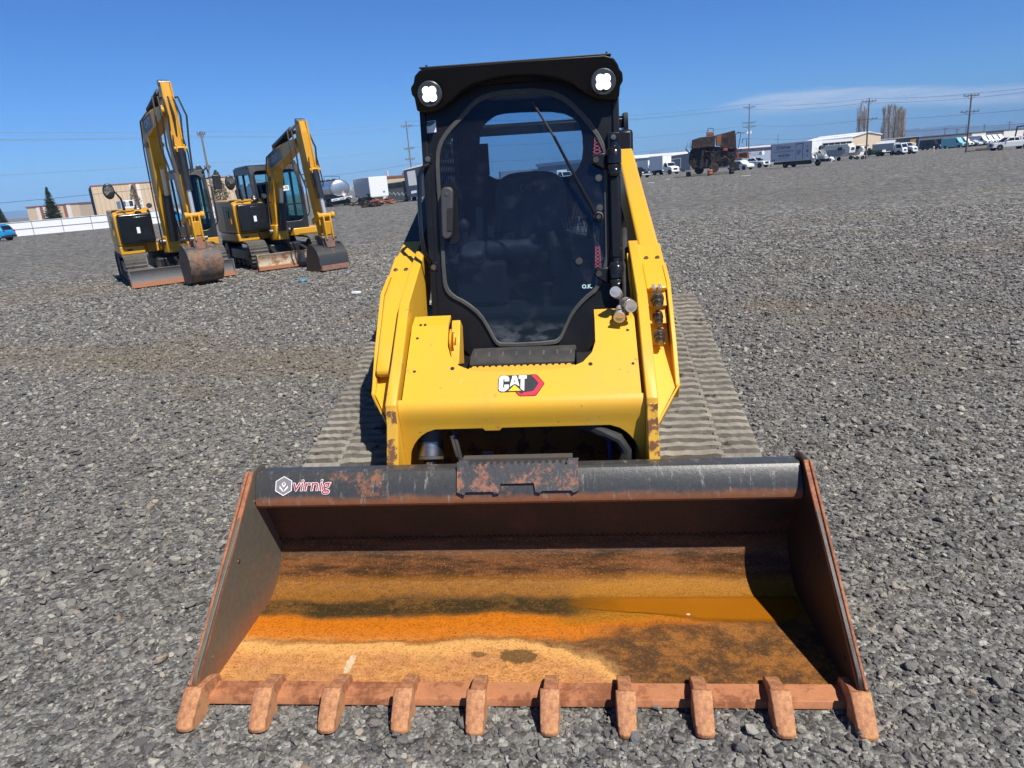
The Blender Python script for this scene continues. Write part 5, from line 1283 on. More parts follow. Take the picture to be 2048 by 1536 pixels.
def box_truck(R, Lb=4.6, Hb=2.3, col=WPAINT, boxc=WPAINT, zb=1.0, cabw=2.1, cab='hood', Wb=2.4):
    W2 = Wb/2; c2 = cabw/2; x0 = -Lb/2-.6; x1 = x0+Lb
    bx = MB().box(x0, x1, -W2, W2, zb, zb+Hb).build('cargo_box', boxc, R, bevel=.03)
    MB().box(x0-.02, x1+.02, -W2-.02, W2+.02, zb+Hb-.02, zb+Hb+.05).build('roof_rail', SILVER, bx, bevel=.01)
    MB().box(x0, x1+1.4, -.42, .42, .55, .8).build('chassis_frame', TRIM, R)
    if cab == 'hood':
        pf = [(x1+.12, .62), (x1+.12, 2.25), (x1+.3, 2.38), (x1+.95, 2.36), (x1+1.35, 1.62), (x1+2.25, 1.42), (x1+2.42, 1.25), (x1+2.46, .62)]
        ws = [(x1+1.0, 2.28), (x1+1.34, 1.66)]; fr = x1+2.46; hz0 = .78; wf = x1+1.75
    else:
        pf = [(x1+.12, .62), (x1+.12, 2.2), (x1+.3, 2.30), (x1+1.35, 2.26), (x1+1.72, 1.45), (x1+1.80, .62)]
        ws = [(x1+1.39, 2.18), (x1+1.71, 1.5)]; fr = x1+1.80; hz0 = .72; wf = x1+.95
    cb = MB().prism(pf, -c2, c2, 'y').build('cab', col, R, bevel=.05, seg=3)
    MB().add([(ws[0][0]+.03, -c2*.86, ws[0][1]), (ws[0][0]+.03, c2*.86, ws[0][1]), (ws[1][0]+.03, c2*.9, ws[1][1]), (ws[1][0]+.03, -c2*.9, ws[1][1])], [(0, 1, 2, 3)]).build('windscreen', CARGL, cb)
    for s in (-1, 1):
        side_poly([(x1+.35, 1.52), (x1+.35, 2.18), (x1+.92, 2.18), (x1+1.24, 1.52)] if cab == 'hood' else [(x1+.4, 1.45), (x1+.4, 2.1), (x1+1.28, 2.1), (x1+1.55, 1.45)], s*c2, s).build('side_window', CARGL, cb)
        MB().box(fr-.05, fr+.02, s*c2*.72-.13, s*c2*.72+.13, hz0+.1, hz0+.3).build('headlight', LAMPW, cb, bevel=.02)
        MB().box(x1+1.1, x1+1.2, s*(c2+.1)-.08, s*(c2+.1)+.08, 1.6, 2.0).build('wing_mirror', TRIM, cb, bevel=.02)
        MB().cyl((wf, s*(c2-.02), .45), (wf, s*(c2+.006), .45), .50, 20).build('wheel_arch', TRIM, cb)
    MB().box(fr-.02, fr+.02, -c2*.5, c2*.5, hz0+.05, hz0+.42).build('grille', TRIM, cb, bevel=.02)
    MB().box(fr-.1, fr+.12, -c2, c2, .42, .66).build('bumper', SILVER, cb, bevel=.03)
    wheels(R, [(wf, s*(c2-.26), s) for s in (-1, 1)]+[(x0+1.2, s*(W2-.50), s) for s in (-1, 1)], .45, .28)
    return bx
def pickup(R, col=WPAINT, cap=True, burnt=False):
    f = 2.95; b = -2.95; W2 = .98
    body = MB().prism([(b, .5), (b, 1.25), (-.9, 1.28), (1.2, 1.28), (1.35, 1.22), (f-.1, 1.12), (f, .95), (f, .5), (f-.3, .42), (b+.2, .42)], -W2, W2, 'y').build('body', col, R, bevel=.06, seg=3)
    cb = MB().prism([(-.95, 1.25), (-.8, 1.80), (-.6, 1.90), (.55, 1.90), (.72, 1.84), (1.45, 1.25)], -W2*.93, W2*.93, 'y').mapped(lambda p: Vector((p.x, p.y*(1-max(0, p.z-1.25)*.2), p.z))).build('cab', col, R, bevel=.04)
    MB().add([(.78, -.70, 1.83), (.78, .70, 1.83), (1.45, .84, 1.29), (1.45, -.84, 1.29)], [(0, 1, 2, 3)]).mapped(lambda p: p+Vector((.03, 0, .02))).build('windscreen', CARGL, cb)
    for s in (-1, 1):
        for wx in (((-.02, 1.36), (-.02, 1.76), (.56, 1.78), (1.05, 1.36)), ((-.76, 1.36), (-.66, 1.74), (-.12, 1.76), (-.12, 1.36))):
            side_poly(list(wx), s*W2*.925, s, .02).mapped(lambda p: Vector((p.x, p.y*(1-max(0, p.z-1.25)*.2), p.z))).build('side_window', CARGL, cb)
        MB().box(f-.1, f+.015, s*.72-.2, s*.72+.2, .84, 1.04).build('headlight', LAMPW, body, bevel=.02)
        MB().box(1.1, 1.2, s*1.08-.12, s*1.08+.12, 1.3, 1.52).build('wing_mirror', TRIM, cb, bevel=.02)
        for wx in (f-.95, b+1.15): MB().cyl((wx, s*(W2-.03), .42), (wx, s*(W2+.006), .42), .50, 20).build('wheel_arch', TRIM, body)
    MB().box(f-.02, f+.03, -.52, .52, .70, 1.08).build('grille', BPAINT, body, bevel=.02)
    MB().box(f-.1, f+.14, -W2, W2, .42, .66).build('bumper', GPAINT if not burnt else TRIM, body, bevel=.03)
    if cap:
        c = MB().prism([(b+.03, 1.27), (b+.15, 1.84), (b+.3, 1.9), (-1.0, 1.9), (-.97, 1.27)], -W2*.93, W2*.93, 'y').mapped(lambda p: Vector((p.x, p.y*(1-max(0, p.z-1.25)*.15), p.z))).build('canopy', col, R, bevel=.04)
        for s in (-1, 1): side_poly([(b+.4, 1.45), (b+.45, 1.76), (-1.3, 1.76), (-1.25, 1.45)], s*W2*.90, s, .02).build('canopy_window', CARGL, c)
    wheels(R, [(x, s*(W2-.26), s) for x in (f-.95, b+1.15) for s in (-1, 1)], .40, .27)
def suv(R, col):
    f = 2.25; b = -2.25; W2 = .93
    prof = [(b, .5), (b-.02, .95), (b+.12, 1.1), (b+.35, 1.52), (b+.7, 1.64), (.2, 1.66), (.5, 1.6), (1.2, 1.12), (f-.3, .98), (f, .8), (f, .45), (f-.3, .3), (b+.3, .32)]
    body = MB().prism(prof, -W2, W2, 'y').mapped(lambda p: Vector((p.x, p.y*(1-max(0, p.z-.95)*.25), p.z))).build('body', col, R, bevel=.08, seg=3)
    def tap(p): return Vector((p.x, p.y*(1-max(0, p.z-.95)*.25), p.z))
    for s in (-1, 1):
        side_poly([(-1.75, 1.08), (-1.5, 1.48), (-.1, 1.55), (.35, 1.5), (.9, 1.08)], s*W2, s, .015).mapped(tap).build('side_window', CARGL, R)
        MB().box(b-.03, b+.3, s*.70-.18, s*.70+.2, .92, 1.06).build('tail_lamp', REDL, R, bevel=.03)
        for wx in (f-.85, b+.85): MB().cyl((wx, s*(W2-.03), .36), (wx, s*(W2+.01), .36), .43, 20).build('wheel_arch', TRIM, R)
    MB().add([tap(Vector(p)) for p in ((b+.10, -.72, 1.12), (b+.10, .72, 1.12), (b+.34, .70, 1.5), (b+.34, -.70, 1.5))], [(0, 1, 2, 3)]).mapped(lambda p: p+Vector((-.03, 0, .02))).build('rear_window', CARGL, R)
    MB().box(b-.06, b+.3, -W2, W2, .32, .56).build('bumper', TRIM, R, bevel=.04)
    wheels(R, [(x, s*(W2-.24), s) for x in (f-.85, b+.85) for s in (-1, 1)], .35, .23)

# ---- buildings
def cladding(R, name, x0, x1, y0, y1, z0, z1, mat_, rib=0, ribax='x'):
    m = MB().box(x0, x1, y0, y1, z0, z1); o = m.build(name, mat_, R)
    if rib:
        r = MB(); L = x1-x0; n = int(L/rib)
        for k in range(n): x = x0+rib*(k+.5); r.box(x-rib*.12, x+rib*.12, y0-.12, y0, z0, z1)
        r.build('ribs', mat_, o)
    return o
def wall_frame(name, pa, pb, Ya, Yb, label, cat='building'):
    """root whose local x runs from the wall's left end to its right end; returns root, length"""
    A = ypt(*pa, Ya); B = ypt(*pb, Yb); d = Vector((B.x-A.x, B.y-A.y))
    R = empty(name, (A.x, A.y, -.62), atan2(d.y, d.x), label, cat); return R, d.length, A.z+.62
def buildings():
    R, L, H = wall_frame('warehouse', (181.6, 373.5), (471, 353.5), 196, 214, 'large beige ribbed metal warehouse with dark left end and a white and brick stripe')
    D = 45
    MB().prism([(-.02, 0), (-.02, H), (L+.02, H), (L+.02, 0)], 0, .1, 'y').build('front_wall', BEIGE, R)
    rb = MB()
    for k in range(int(L/1.1)): rb.box(k*1.1+.2, k*1.1+.34, -.10, .0, 0, H-.3)
    rb.build('wall_ribs', flat('beige_rib', (.50, .37, .24), .7), R)
    MB().box(-.1, 0, .1, D, 0, H-.2).build('end_wall', DKCLAD, R)
    eb = MB()
    for k in range(18): eb.box(-.2, -.1, 1+k*2.4, 1.3+k*2.4, 0, H-.3)
    eb.build('end_ribs', BLUECLAD, R)
    MB().box(L, L+.1, .1, D, 0, H).build('end_wall', BEIGE, R)
    MB().box(-.2, L+.2, -.1, D, H, H+.3).build('roof', flat('brown_roof_edge', (.25, .12, .08)), R)
    for a, b, m_ in ((.245, .265, WCLAD), (.265, .287, BRICK), (.29, .312, WCLAD)): MB().box(L*a, L*b, -.16, -.11, 0, H-.1).build('stripe', m_, R)
    MB().box(-.25, -.1, 12, 18, 0, 3.6).build('door', TRIM, R)
    R, L, H = wall_frame('warehouse', (52.5, 415.5), (157, 408.5), 330, 330, 'low beige warehouse with brick red stripes behind the spruce on the left')
    MB().box(0, L, 0, 30, 0, H).build('wall', BEIGE, R)
    MB().box(-.3, L+.3, -.3, 30, H, H+.4).build('roof', BRICK, R)
    for a, b, m_ in ((.18, .25, WCLAD), (.25, .31, BRICK), (.31, .40, WCLAD), (.70, .76, BRICK), (.76, .84, WCLAD)): MB().box(L*a, L*b, -.12, -.02, 0, H-.1).build('stripe', m_, R)
    R, L, H = wall_frame('office_building', (758, 357), (830, 350), 170, 170, 'plain beige flat roofed building behind the dark trailer, left of the black cab')
    MB().box(0, L+10, 0, 20, 0, H).build('wall', BEIGE, R); MB().box(-.2, L+10, -.2, 20, H, H+.35).build('roof', BRICK, R)
    MB().cyl((1.5, 4, H), (1.5, 4, H+1.7), .25, 10).build('chimney', SILVER, R)
    for k in range(2): MB().box(5+k*4, 6.8+k*4, 3, 5, H+.3, H+.9).build('roof_vent', BLUECLAD, R)
    R, L, H = wall_frame('long_building', (1266, 311), (1378, 303), 240, 255, 'long low white roofed building behind the white trucks right of the cab')
    MB().box(-20, L, 0, 25, 0, H-1).build('wall', flat('pale_green_wall', (.30, .36, .36)), R); MB().box(-20, L+.5, -.8, 26, H-1, H).build('roof', WROOF, R)
    R, L, H = wall_frame('workshop', (1484, 300), (1548, 291), 185, 190, 'grey blue metal workshop with dark roof edge between wreck and lettered box truck')
    MB().box(0, L+4, 0, 18, 0, H).build('wall', flat('pale_blue_wall', (.33, .37, .45)), R); MB().box(-.3, L+4, -.4, 18, H, H+.3).build('roof', flat('purple_brown_roof', (.10, .05, .07)), R)
    text_mb('Rental Yard', .9, bold=.01).mapped(lambda p: Vector((p.x+L*.42, p.y-.05, p.z+H-1.2))).build('lettering', flat('navy_letter', (.03, .05, .12)), R)
    R, L, H = wall_frame('storage_building', (1645, 281), (1704, 273.5), 215, 215, 'dark fronted open storage building with white fascia left of the tall poplars')
    MB().box(0, L, 0, 20, 0, H-.8).build('wall', DKCLAD, R); MB().box(-25, L, -.5, 20.5, H-.8, H).build('roof', WROOF, R); MB().box(-25, 0, .2, 20, 0, H-.9).build('white_wall', WCLAD, R)
    MB().box(3, 8, -.2, 0, .5, H-1.6).build('stacked_goods', ORUST, R)
    for k in range(5): MB().box(k*L/5-.1, k*L/5+.1, -.3, 0, 0, H-.8).build('door_post', BEIGE, R)
    R, L, H = wall_frame('gabled_building', (1704, 272.5), (1762, 268.5), 216, 218, 'cream gabled building with brown trim below the pair of bare poplars')
    MB().prism([(0, 0), (0, H-.3), (L*.55, H+.7), (L, H-.2), (L, 0)], 0, 22, 'y').build('wall', flat('cream_wall', (.68, .55, .38)), R)
    MB().box(1, L*.6, -.1, 0, H*.45, H*.5).build('trim', BRICK, R)
    MB().prism([(-.3, H-.35), (L*.55, H+.7), (L+.3, H-.2), (L+.3, H+.05), (L*.55, H+1.0), (-.3, H-.05)], -.3, 22, 'y').build('roof', WROOF, R)
    for k in range(2): MB().box(2+k*6, 5+k*6, -.08, 0, 0, 3).build('door', WCLAD, R)
    R, L, H = wall_frame('low_shed', (1772, 279), (1842, 275), 240, 240, 'low white shed seen over the small trucks right of the poplars')
    MB().box(-4, L, 0, 15, 0, H).build('wall', WROOF, R); MB().box(-4.2, L+.2, -.2, 15, H, H+.2).build('roof', GPAINT, R)
    R, L, H = wall_frame('long_storage', (1838, 274.8), (2040, 257.5), 230, 235, 'long slate blue and white storage building behind the parked vans')
    segs = [(0, .52, BLUECLAD), (.52, .66, WCLAD), (.66, .84, BLUECLAD), (.84, 1.12, WCLAD)]
    for a, b, m_ in segs: MB().box(L*a, L*b, 0, 14, 0, H).build('wall', m_, R)
    MB().box(-.2, L*1.12, -.2, 14, H, H+.25).build('roof', BLUECLAD, R)
buildings()

# ---- white sheet fence on the left
def fence():
    A = gpt(-120, 489); B = gpt(445, 436.5); d = B-A; L = hypot(d.x, d.y)
    R = empty('sheet_fence', (A.x, A.y, A.z), atan2(d.y, d.x), 'long white metal sheet fence with thin grey rails across the left of the yard', 'fence')
    H = 1.72; n = 20
    def g(t): return gz(A.x+d.x*t, A.y+d.y*t)-A.z
    sh = MB()
    for k in range(n):
        t0, t1 = k/n, (k+1)/n; x0, x1 = L*t0, L*t1
        sh.add([(x0, 0, g(t0)+.02), (x1, 0, g(t1)+.02), (x1, 0, g(t1)+H), (x0, 0, g(t0)+H), (x0, .03, g(t0)+.02), (x1, .03, g(t1)+.02), (x1, .03, g(t1)+H), (x0, .03, g(t0)+H)], [(0, 1, 2, 3), (7, 6, 5, 4), (3, 2, 6, 7), (0, 4, 5, 1)])
    sh.build('sheet_panel', flat('white_sheet', (.80, .80, .79), .5, .05), R)
    GR = flat('galvanised_rail', (.25, .26, .27), .5, .1)
    for z in (.08, .88, 1.66): MB().tube([(L*k/n, -.03, g(k/n)+z) for k in range(n+1)], .025, 6).build('rail', GR, R)
    xk = 0
    while xk < L: MB().cyl((xk, -.04, g(xk/L)), (xk, -.04, g(xk/L)+H+.05), .035, 8).build('post', GR, R); xk += 3.05
    MB().tube([(L*.42, -.5, g(.42)+.12), (L*.44, -.45, g(.44)+.5), (L*.46, -.4, g(.46)+.15)], .02, 5).build('loose_rail', WPAINT, R)
fence()

# ---- poles and wires
def pole(px, py, tpx, tpy, label, arms, mat_=WOODP, tr=False):
    p = gpt(px, py); t = ypt(tpx, tpy, p.y); H = t.z-p.z
    R = empty('utility_pole', p, 0, label, 'utility pole', 'wooden utility poles carrying the overhead lines')
    MB().cyl((0, 0, -.2), (0, 0, H), .16, 12, .10).build('pole', mat_, R, smooth=True)
    tops = []
    for k, (fz, w) in enumerate(arms):
        z = H*fz; a = MB().box(-w, w, -.07, .07, z-.07, z+.07).build('crossarm', mat_, R)
        for x in (-w*.92, -w*.35, w*.45, w*.92):
            MB().lathe((x, 0, z+.07), (0, 0, 1), [(0, .03), (.08, .07), (.12, .05), (.18, .06), (.2, 0)], 8).build('insulator', GREYPL, a)
        for s in (-1, 1): MB().bar((s*w*.6, .05, z-.05), (0, .08, z-.6), .04, .04, (0, 1, 0)).build('arm_brace', mat_, a)
    if tr:
        for s in (-1, 1): MB().lathe((s*.45, 0, H*.52), (0, 0, 1), [(0, .2), (.02, .24), (.75, .24), (.8, .2), (.8, 0)], 12).build('transformer', SILVER, R, smooth=True)
    return p, H
def wires():
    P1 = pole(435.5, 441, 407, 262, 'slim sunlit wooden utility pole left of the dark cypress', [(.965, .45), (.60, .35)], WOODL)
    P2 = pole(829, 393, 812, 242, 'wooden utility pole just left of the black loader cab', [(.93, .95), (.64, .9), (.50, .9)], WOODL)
    P3 = pole(1497, 330, 1500, 208, 'wooden utility pole beside the lettered box truck', [(.95, 1.6), (.70, 1.8), (.63, 1.7)], WOODP, True)
    P4 = pole(1731.5, 318, 1734, 197, 'wooden utility pole between the two groups of bare poplars', [(.95, 1.35), (.66, 1.7)])
    P5 = pole(1932, 305, 1940, 188, 'tall dark utility pole rising behind the parked vans', [(.97, 1.25), (.70, 1.5)])
    def ext(a, b, k): 
        p = a[0]+(a[0]-b[0])*k; p.z = gz(p.x, p.y); return (p, a[1])
    P0 = ext(P1, P2, 2.2); P6 = ext(P5, P4, 1.5)
    ch = [P0, P1, P2, P3, P4, P5, P6]
    desc = ['between the left frame edge and the slim pole', 'between the slim pole and the pole by the cab', 'from the pole by the cab toward the lettered truck', 'between the lettered truck pole and the poplars', 'between the poplars and the vans', 'from the tall pole by the vans to the right edge']
    lv = [(1.0, 0, 'top'), (.95, .75, 'near upper'), (.93, -.75, 'far upper'), (.66, 0, 'middle'), (.44, .1, 'low')]
    for i in range(6):
        a, b = ch[i], ch[i+1]
        for fz, off, nm in lv:
            if nm == 'near upper' and i > 2: continue
            d = Vector((b[0].x-a[0].x, b[0].y-a[0].y, 0)).normalized(); sd_ = Vector((-d.y, d.x, 0))*off
            p = a[0]+Vector((0, 0, a[1]*fz))+sd_; q = b[0]+Vector((0, 0, b[1]*fz))+sd_
            L = (q-p).length; sag = L*.010+L*L*.00002
            pts = [p.lerp(q, t/16)-Vector((0, 0, sag*4*(t/16)*(1-t/16))) for t in range(17)]
            r = .018 if i < 2 else .019
            o = MB().tube([x-p for x in pts], r, 5).build('overhead_cable', CABLE if (i < 2 and nm != 'low') else CABLED); o.location = p
            tag(o, f'{nm} overhead cable {desc[i]}', 'cable', 'overhead cables strung along the poles')
    p = gpt(1555, 318); t = ypt(1554, 268, p.y); H = t.z-p.z
    R = empty('street_lamp', p, 0, 'grey street lamp with long curved arm above the lettered box truck', 'street lamp')
    MB().cyl((0, 0, 0), (0, 0, H), .12, 10, .08).build('pole', BLUECLAD, R); MB().tube([(0, 0, H-1.6), (-1.0, 0, H-.8), (-2.6, 0, H-.1), (-3.2, 0, H)], .05, 6).build('arm', GPAINT, R)
    MB().sph((-3.5, 0, H-.02), .35, 6, (1, .4, .3)).build('lamp_head', GPAINT, R)
    for k, (px, py, ty, lab) in enumerate(((1888, 285, 256, 'thin light pole standing left of the tall utility pole'), (1912, 285, 258, 'short thin pole nearest left of the tall utility pole'), (1966, 280, 249, 'small distant pole right of the tall utility pole'), (2016, 276, 243, 'small distant pole with crossarm at the far right'), (1928.5, 295, 249, 'dark stub pole touching the tall utility pole'), (1358, 0, 0, None))):
        if not lab: continue
        Y = 260; b = ypt(px, py, Y); t = ypt(px-.5, ty, Y)
        R = empty('light_pole', (b.x, b.y, -.62), 0, lab, 'pole', 'thin distant poles')
        MB().cyl((0, 0, 0), (0, 0, t.z+.62), .14, 8, .09).build('pole', WOODP, R); MB().box(-.9, .9, -.06, .06, t.z+.3, t.z+.42).build('crossarm', WOODP, R)
wires()

# ---- trees
def leafmat(name, a, b, c):
    mt, n, bs, oc, _ = newmat(name); g = n.node('ShaderNodeObjectInfo')
    t = n.noise(1.1, 4, .7, oc); f = n.noise(9., 3, .6, oc)
    n.put(bs.inputs['Base Color'], n.mix(n.ss(t+(f-.5)*.6, .35, .65), n.mix(f, a, b), c)); bs.inputs['Roughness'].default_value = .8; bs.inputs['Specular IOR Level'].default_value = .2
    return mt
NEEDLE = leafmat('needle_foliage', (.020, .034, .018), (.05, .07, .03), (.09, .10, .045))
CYPR = leafmat('cypress_foliage', (.022, .036, .016), (.05, .066, .028), (.085, .09, .04))
TWIG = leafmat('bare_twigs', (.40, .31, .21), (.52, .42, .30), (.6, .5, .38))
BARK = flat('bark', (.09, .07, .05), .9, .3)
def spruce(px, py, topx, topy, wpx, Y, label, seed=1, mat_=NEEDLE):
    rng = random.Random(seed); b = ypt(px, py, Y); t = ypt(topx, topy, Y); s = (ypt(px+1, py, Y)-b).length
    H = t.z+.62; Rr = wpx*s/2
    R = empty('spruce_tree', (b.x, b.y, -.62), 0, label, 'tree'); MB().cyl((0, 0, 0), (0, 0, H*.97), .16*H/6, 8, .02).build('trunk', BARK, R)
    c = MB()
    z = H*.06; 
    while z < H*.99:
        fr = 1-z/H; rad = Rr*(fr**.85)*rng.uniform(.82, 1.12)+.05; nb = max(4, int(7+9*fr))
        for k in range(nb):
            a = rng.uniform(0, 2*pi); L = rad*rng.uniform(.7, 1.1); dr = -.22*L+.10*L*rng.random()
            d = Vector((cos(a), sin(a), 0)); base = Vector((0, 0, z+rng.uniform(-.1, .1)))
            tip = base+d*L+Vector((0, 0, dr+.12*L))
            ns = max(3, int(L/.16))
            for i in range(ns):
                f_ = (i+.6)/ns; p = base.lerp(tip, f_)+Vector((0, 0, -.10*L*sin(f_*pi))); sd_ = d.cross(Vector((0, 0, 1)))
                w = (.10+.22*L*(1-f_*.6))*rng.uniform(.6, 1.1); 
                for q in (-1, 1):
                    e = p+sd_*q*w+d*w*.45+Vector((0, 0, rng.uniform(-.14, .02)*w*2)); u = Vector((0, 0, .05+.03*rng.random()))
                    c.add([p-u, e, p+u+d*.06], [(0, 1, 2)])
                c.add([p-sd_*.05, p+d*.16+Vector((0, 0, rng.uniform(-.1, .1))), p+sd_*.05], [(0, 1, 2)])
        z += H*.017
    c.build('crown', mat_, R)
def blobtree(name, px, py, topy, wpx, Y, label, mat_, seed=1, shape='cypress', n=5000, ls=.16, topx=None):
    rng = random.Random(seed); b = ypt(px, py, Y); t = ypt(topx or px, topy, Y); s = (ypt(px+1, py, Y)-b).length
    H = t.z+.62; Rr = wpx*s/2; R = empty(name, (b.x, b.y, -.62), 0, label, 'tree')
    MB().cyl((0, 0, 0), (0, 0, H*.8), .12*H/6, 8, .03).build('trunk', BARK, R); c = MB()
    cl = [(rng.uniform(0, 2*pi), rng.uniform(.05, 1)) for _ in range(60)]
    for i in range(n):
        f_ = rng.random()**.9; z = H*(.05+.95*f_)
        e = (1-abs(f_-.32)/.70) if f_ > .32 else .75+.25*f_/.32
        rad = Rr*max(.02, min(1, e))**.7*(1+.12*sin(z*3.1+seed)+.1*sin(z*7.7)); a = rng.uniform(0, 2*pi)
        rad *= 1+.14*sin(3*a+z*1.7)+.10*sin(7*a-z*4)
        r_ = rad*sqrt(rng.uniform(.35, 1)); p = Vector((cos(a)*r_, sin(a)*r_, z)); q = Vector((rng.gauss(0, 1), rng.gauss(0, 1), rng.gauss(.4, 1))).normalized(); u = q.orthogonal().normalized(); w = q.cross(u); l = ls*rng.uniform(.6, 1.4)
        c.add([p-u*l*.5, p+w*l, p+u*l*.5], [(0, 1, 2)])
    c.build('crown', mat_, R)
def poplar(px, py, topx, topy, wpx, Y, label, seed, group=None, n=260):
    rng = random.Random(seed); b = ypt(px, py, Y); t = ypt(topx, topy, Y); s = (ypt(px+1, py, Y)-b).length
    H = t.z+.62; Rr = wpx*s/2; R = empty('bare_poplar', (b.x, b.y, -.62), 0, label, 'tree', group)
    MB().tube([(0, 0, 0), (.1, 0, H*.4), (0, 0, H*.8)], [.35, .22, .06], 8).build('trunk', BARK, R); c = MB()
    for k in range(n):
        z0 = H*rng.uniform(.06, .88); a = rng.uniform(0, 2*pi); f_ = z0/H
        L = H*rng.uniform(.12, .3)*(1.15-f_*.5); z1 = min(H*rng.uniform(.93, 1.), z0+L); d = Vector((cos(a), sin(a), 0))
        f1 = z1/H; env = Rr*(min(1, .6+f1) if f1 < .6 else sqrt(max(.01, 1-((f1-.6)/.41)**2)))*rng.uniform(.35, 1.08)
        p0 = Vector((0, 0, z0-H*.03)); p1 = d*env*.7+Vector((0, 0, z0+L*.25)); p2 = d*env+Vector((0, 0, z1))
        w = .075
        c.tube([p0, p1, p2], [w*1.5, w, w*.4], 3)
        for j in range(9):
            t_ = rng.random(); q0 = p1.lerp(p2, t_); a2 = a+rng.gauss(0, .9); q1 = q0+Vector((cos(a2), sin(a2), 0))*rng.uniform(.25, .9)+Vector((0, 0, rng.uniform(.6, 1.9)))
            c.tube([q0, q1], [w*.6, w*.25], 3)
    c.build('crown', TWIG, R)
def trees():
    spruce(112, 452, 99, 373, 46, 118, 'dark green spruce tree standing behind the white fence', 3)
    spruce(8, 450, 9, 415, 26, 160, 'small dark evergreen tree behind the blue car', 5)
    spruce(-8, 455, -7, 418, 22, 165, 'dark evergreen tree at the left frame edge behind the blue car', 6)
    blobtree('cypress_tree', 444, 412, 340, 34, 150, 'dark cypress tree in front of the beige warehouse beside the slim pole', CYPR, 4, topx=436)
    blobtree('cypress_tree', 272, 410, 370, 22, 170, 'pale green pointed cypress between warehouse stripe and tall excavator', leafmat('olive_foliage', (.06, .075, .03), (.10, .11, .05), (.16, .16, .08)), 8, n=2500, topx=267)
    for k, (px, tx, ty, w) in enumerate(((1716, 1717, 207, 13), (1727, 1729, 214, 14))):
        poplar(px, 297, tx, ty, w, 330, ['taller bare poplar just left of the middle utility pole', 'shorter bare poplar crossing behind the middle utility pole'][k], 20+k, n=62)
    for k, (px, tx, ty, w) in enumerate(((1765, 1768, 214, 11), (1775, 1778, 211, 12), (1786, 1788, 209, 13), (1795, 1798, 213, 12), (1803, 1806, 218, 11))):
        poplar(px, 292, tx, ty, w, 330, ['first bare poplar from the left in the dense row', 'second bare poplar from the left in the dense row', 'middle bare poplar in the dense row of five', 'fourth bare poplar from the left in the dense row', 'rightmost bare poplar in the dense row'][k], 30+k, 'row of five bare poplars', n=66)
    rng = random.Random(9); c = MB()
    o0 = ypt(1320, 318, 420)
    for k in range(70):
        px = rng.uniform(1262, 1384); b = ypt(px, 312, 420+rng.uniform(-10, 20)); b.z = -.62; h = rng.uniform(4.5, 8.0)+2
        for j in range(9):
            a = rng.uniform(0, 6.28); c.tube([b-o0, b-o0+Vector((cos(a)*.6, sin(a)*.6, h*.5)), b-o0+Vector((cos(a)*rng.uniform(.8, 2.4), sin(a), h*rng.uniform(.75, 1)))], [.12, .09, .03], 3)
    o = c.build('tree_line', TWIG); o.location = o0; tag(o, 'line of distant bare trees behind the long white roofed building', 'trees', kind='stuff')
    b = ypt(716, 372, 130); R = empty('bare_tree', (b.x, b.y, -.62), 0, 'small rounded bare tree behind the silver tank trailer', 'tree'); c = MB(); MB().cyl((0, 0, 0), (0, 0, 2), .12, 6).build('trunk', BARK, R)
    for k in range(110):
        a = rng.uniform(0, 6.28); e = rng.uniform(.3, 1.4); L = rng.uniform(1.6, 2.4); q = Vector((cos(a)*cos(e), sin(a)*cos(e), sin(e)))*L
        c.tube([(0, 0, 1.6), q*.5+Vector((0, 0, 1.7)), q+Vector((0, 0, 1.7))], [.05, .03, .012], 3)
    c.build('crown', TWIG, R)
trees()

# ---- hills
def hills():
    mt, n, b, oc, _ = newmat('hill_forest'); t = n.noise(.004, 8, .7, oc)
    n.put(b.inputs['Base Color'], n.mix(n.ss(t, .4, .6), (.07, .09, .085), (.15, .15, .13))); b.inputs['Roughness'].default_value = 1.; b.inputs['Specular IOR Level'].default_value = 0.
    def ridge(pts, Y, label, amp):
        rng = random.Random(int(Y)); P = []
        for (a, b_) in zip(pts, pts[1:]):
            k = max(2, int(abs(b_[0]-a[0])/6))
            for i in range(k): f_ = i/k; P.append(ypt(a[0]+(b_[0]-a[0])*f_, a[1]+(b_[1]-a[1])*f_, Y)+Vector((0, 0, rng.gauss(0, amp))))
        vs = []; m_ = len(P)
        for p in P:
            h = max(p.z, 2)
            vs += [(p.x*.86, p.y*.86, -5), (p.x*.93, p.y*.93, h*.5+rng.gauss(0, amp)), (p.x, p.y, h), (p.x*1.12, p.y*1.12, -5)]
        fs = [(i*4+j, (i+1)*4+j, (i+1)*4+j+1, i*4+j+1) for i in range(m_-1) for j in range(3)]
        o = MB().add(vs, fs).build('hills', mt, smooth=True); tag(o, label, 'hills', kind='structure')
    ridge([(1380, 318), (1440, 303), (1480, 293), (1520, 289), (1560, 287), (1600, 288), (1650, 284), (1690, 267), (1712, 272), (1745, 276), (1810, 259), (1850, 255.5), (1900, 251), (1925, 251.5), (1955, 254), (1990, 252), (2020, 249.5), (2060, 245), (2140, 238), (2260, 236)], 5200, 'blue distant mountain ridge on the right horizon', 3)
    ridge([(-160, 446), (-60, 432), (0, 425), (45, 420), (80, 423), (130, 428), (180, 430)], 5600, 'low blue hills on the left horizon', 3)
hills()
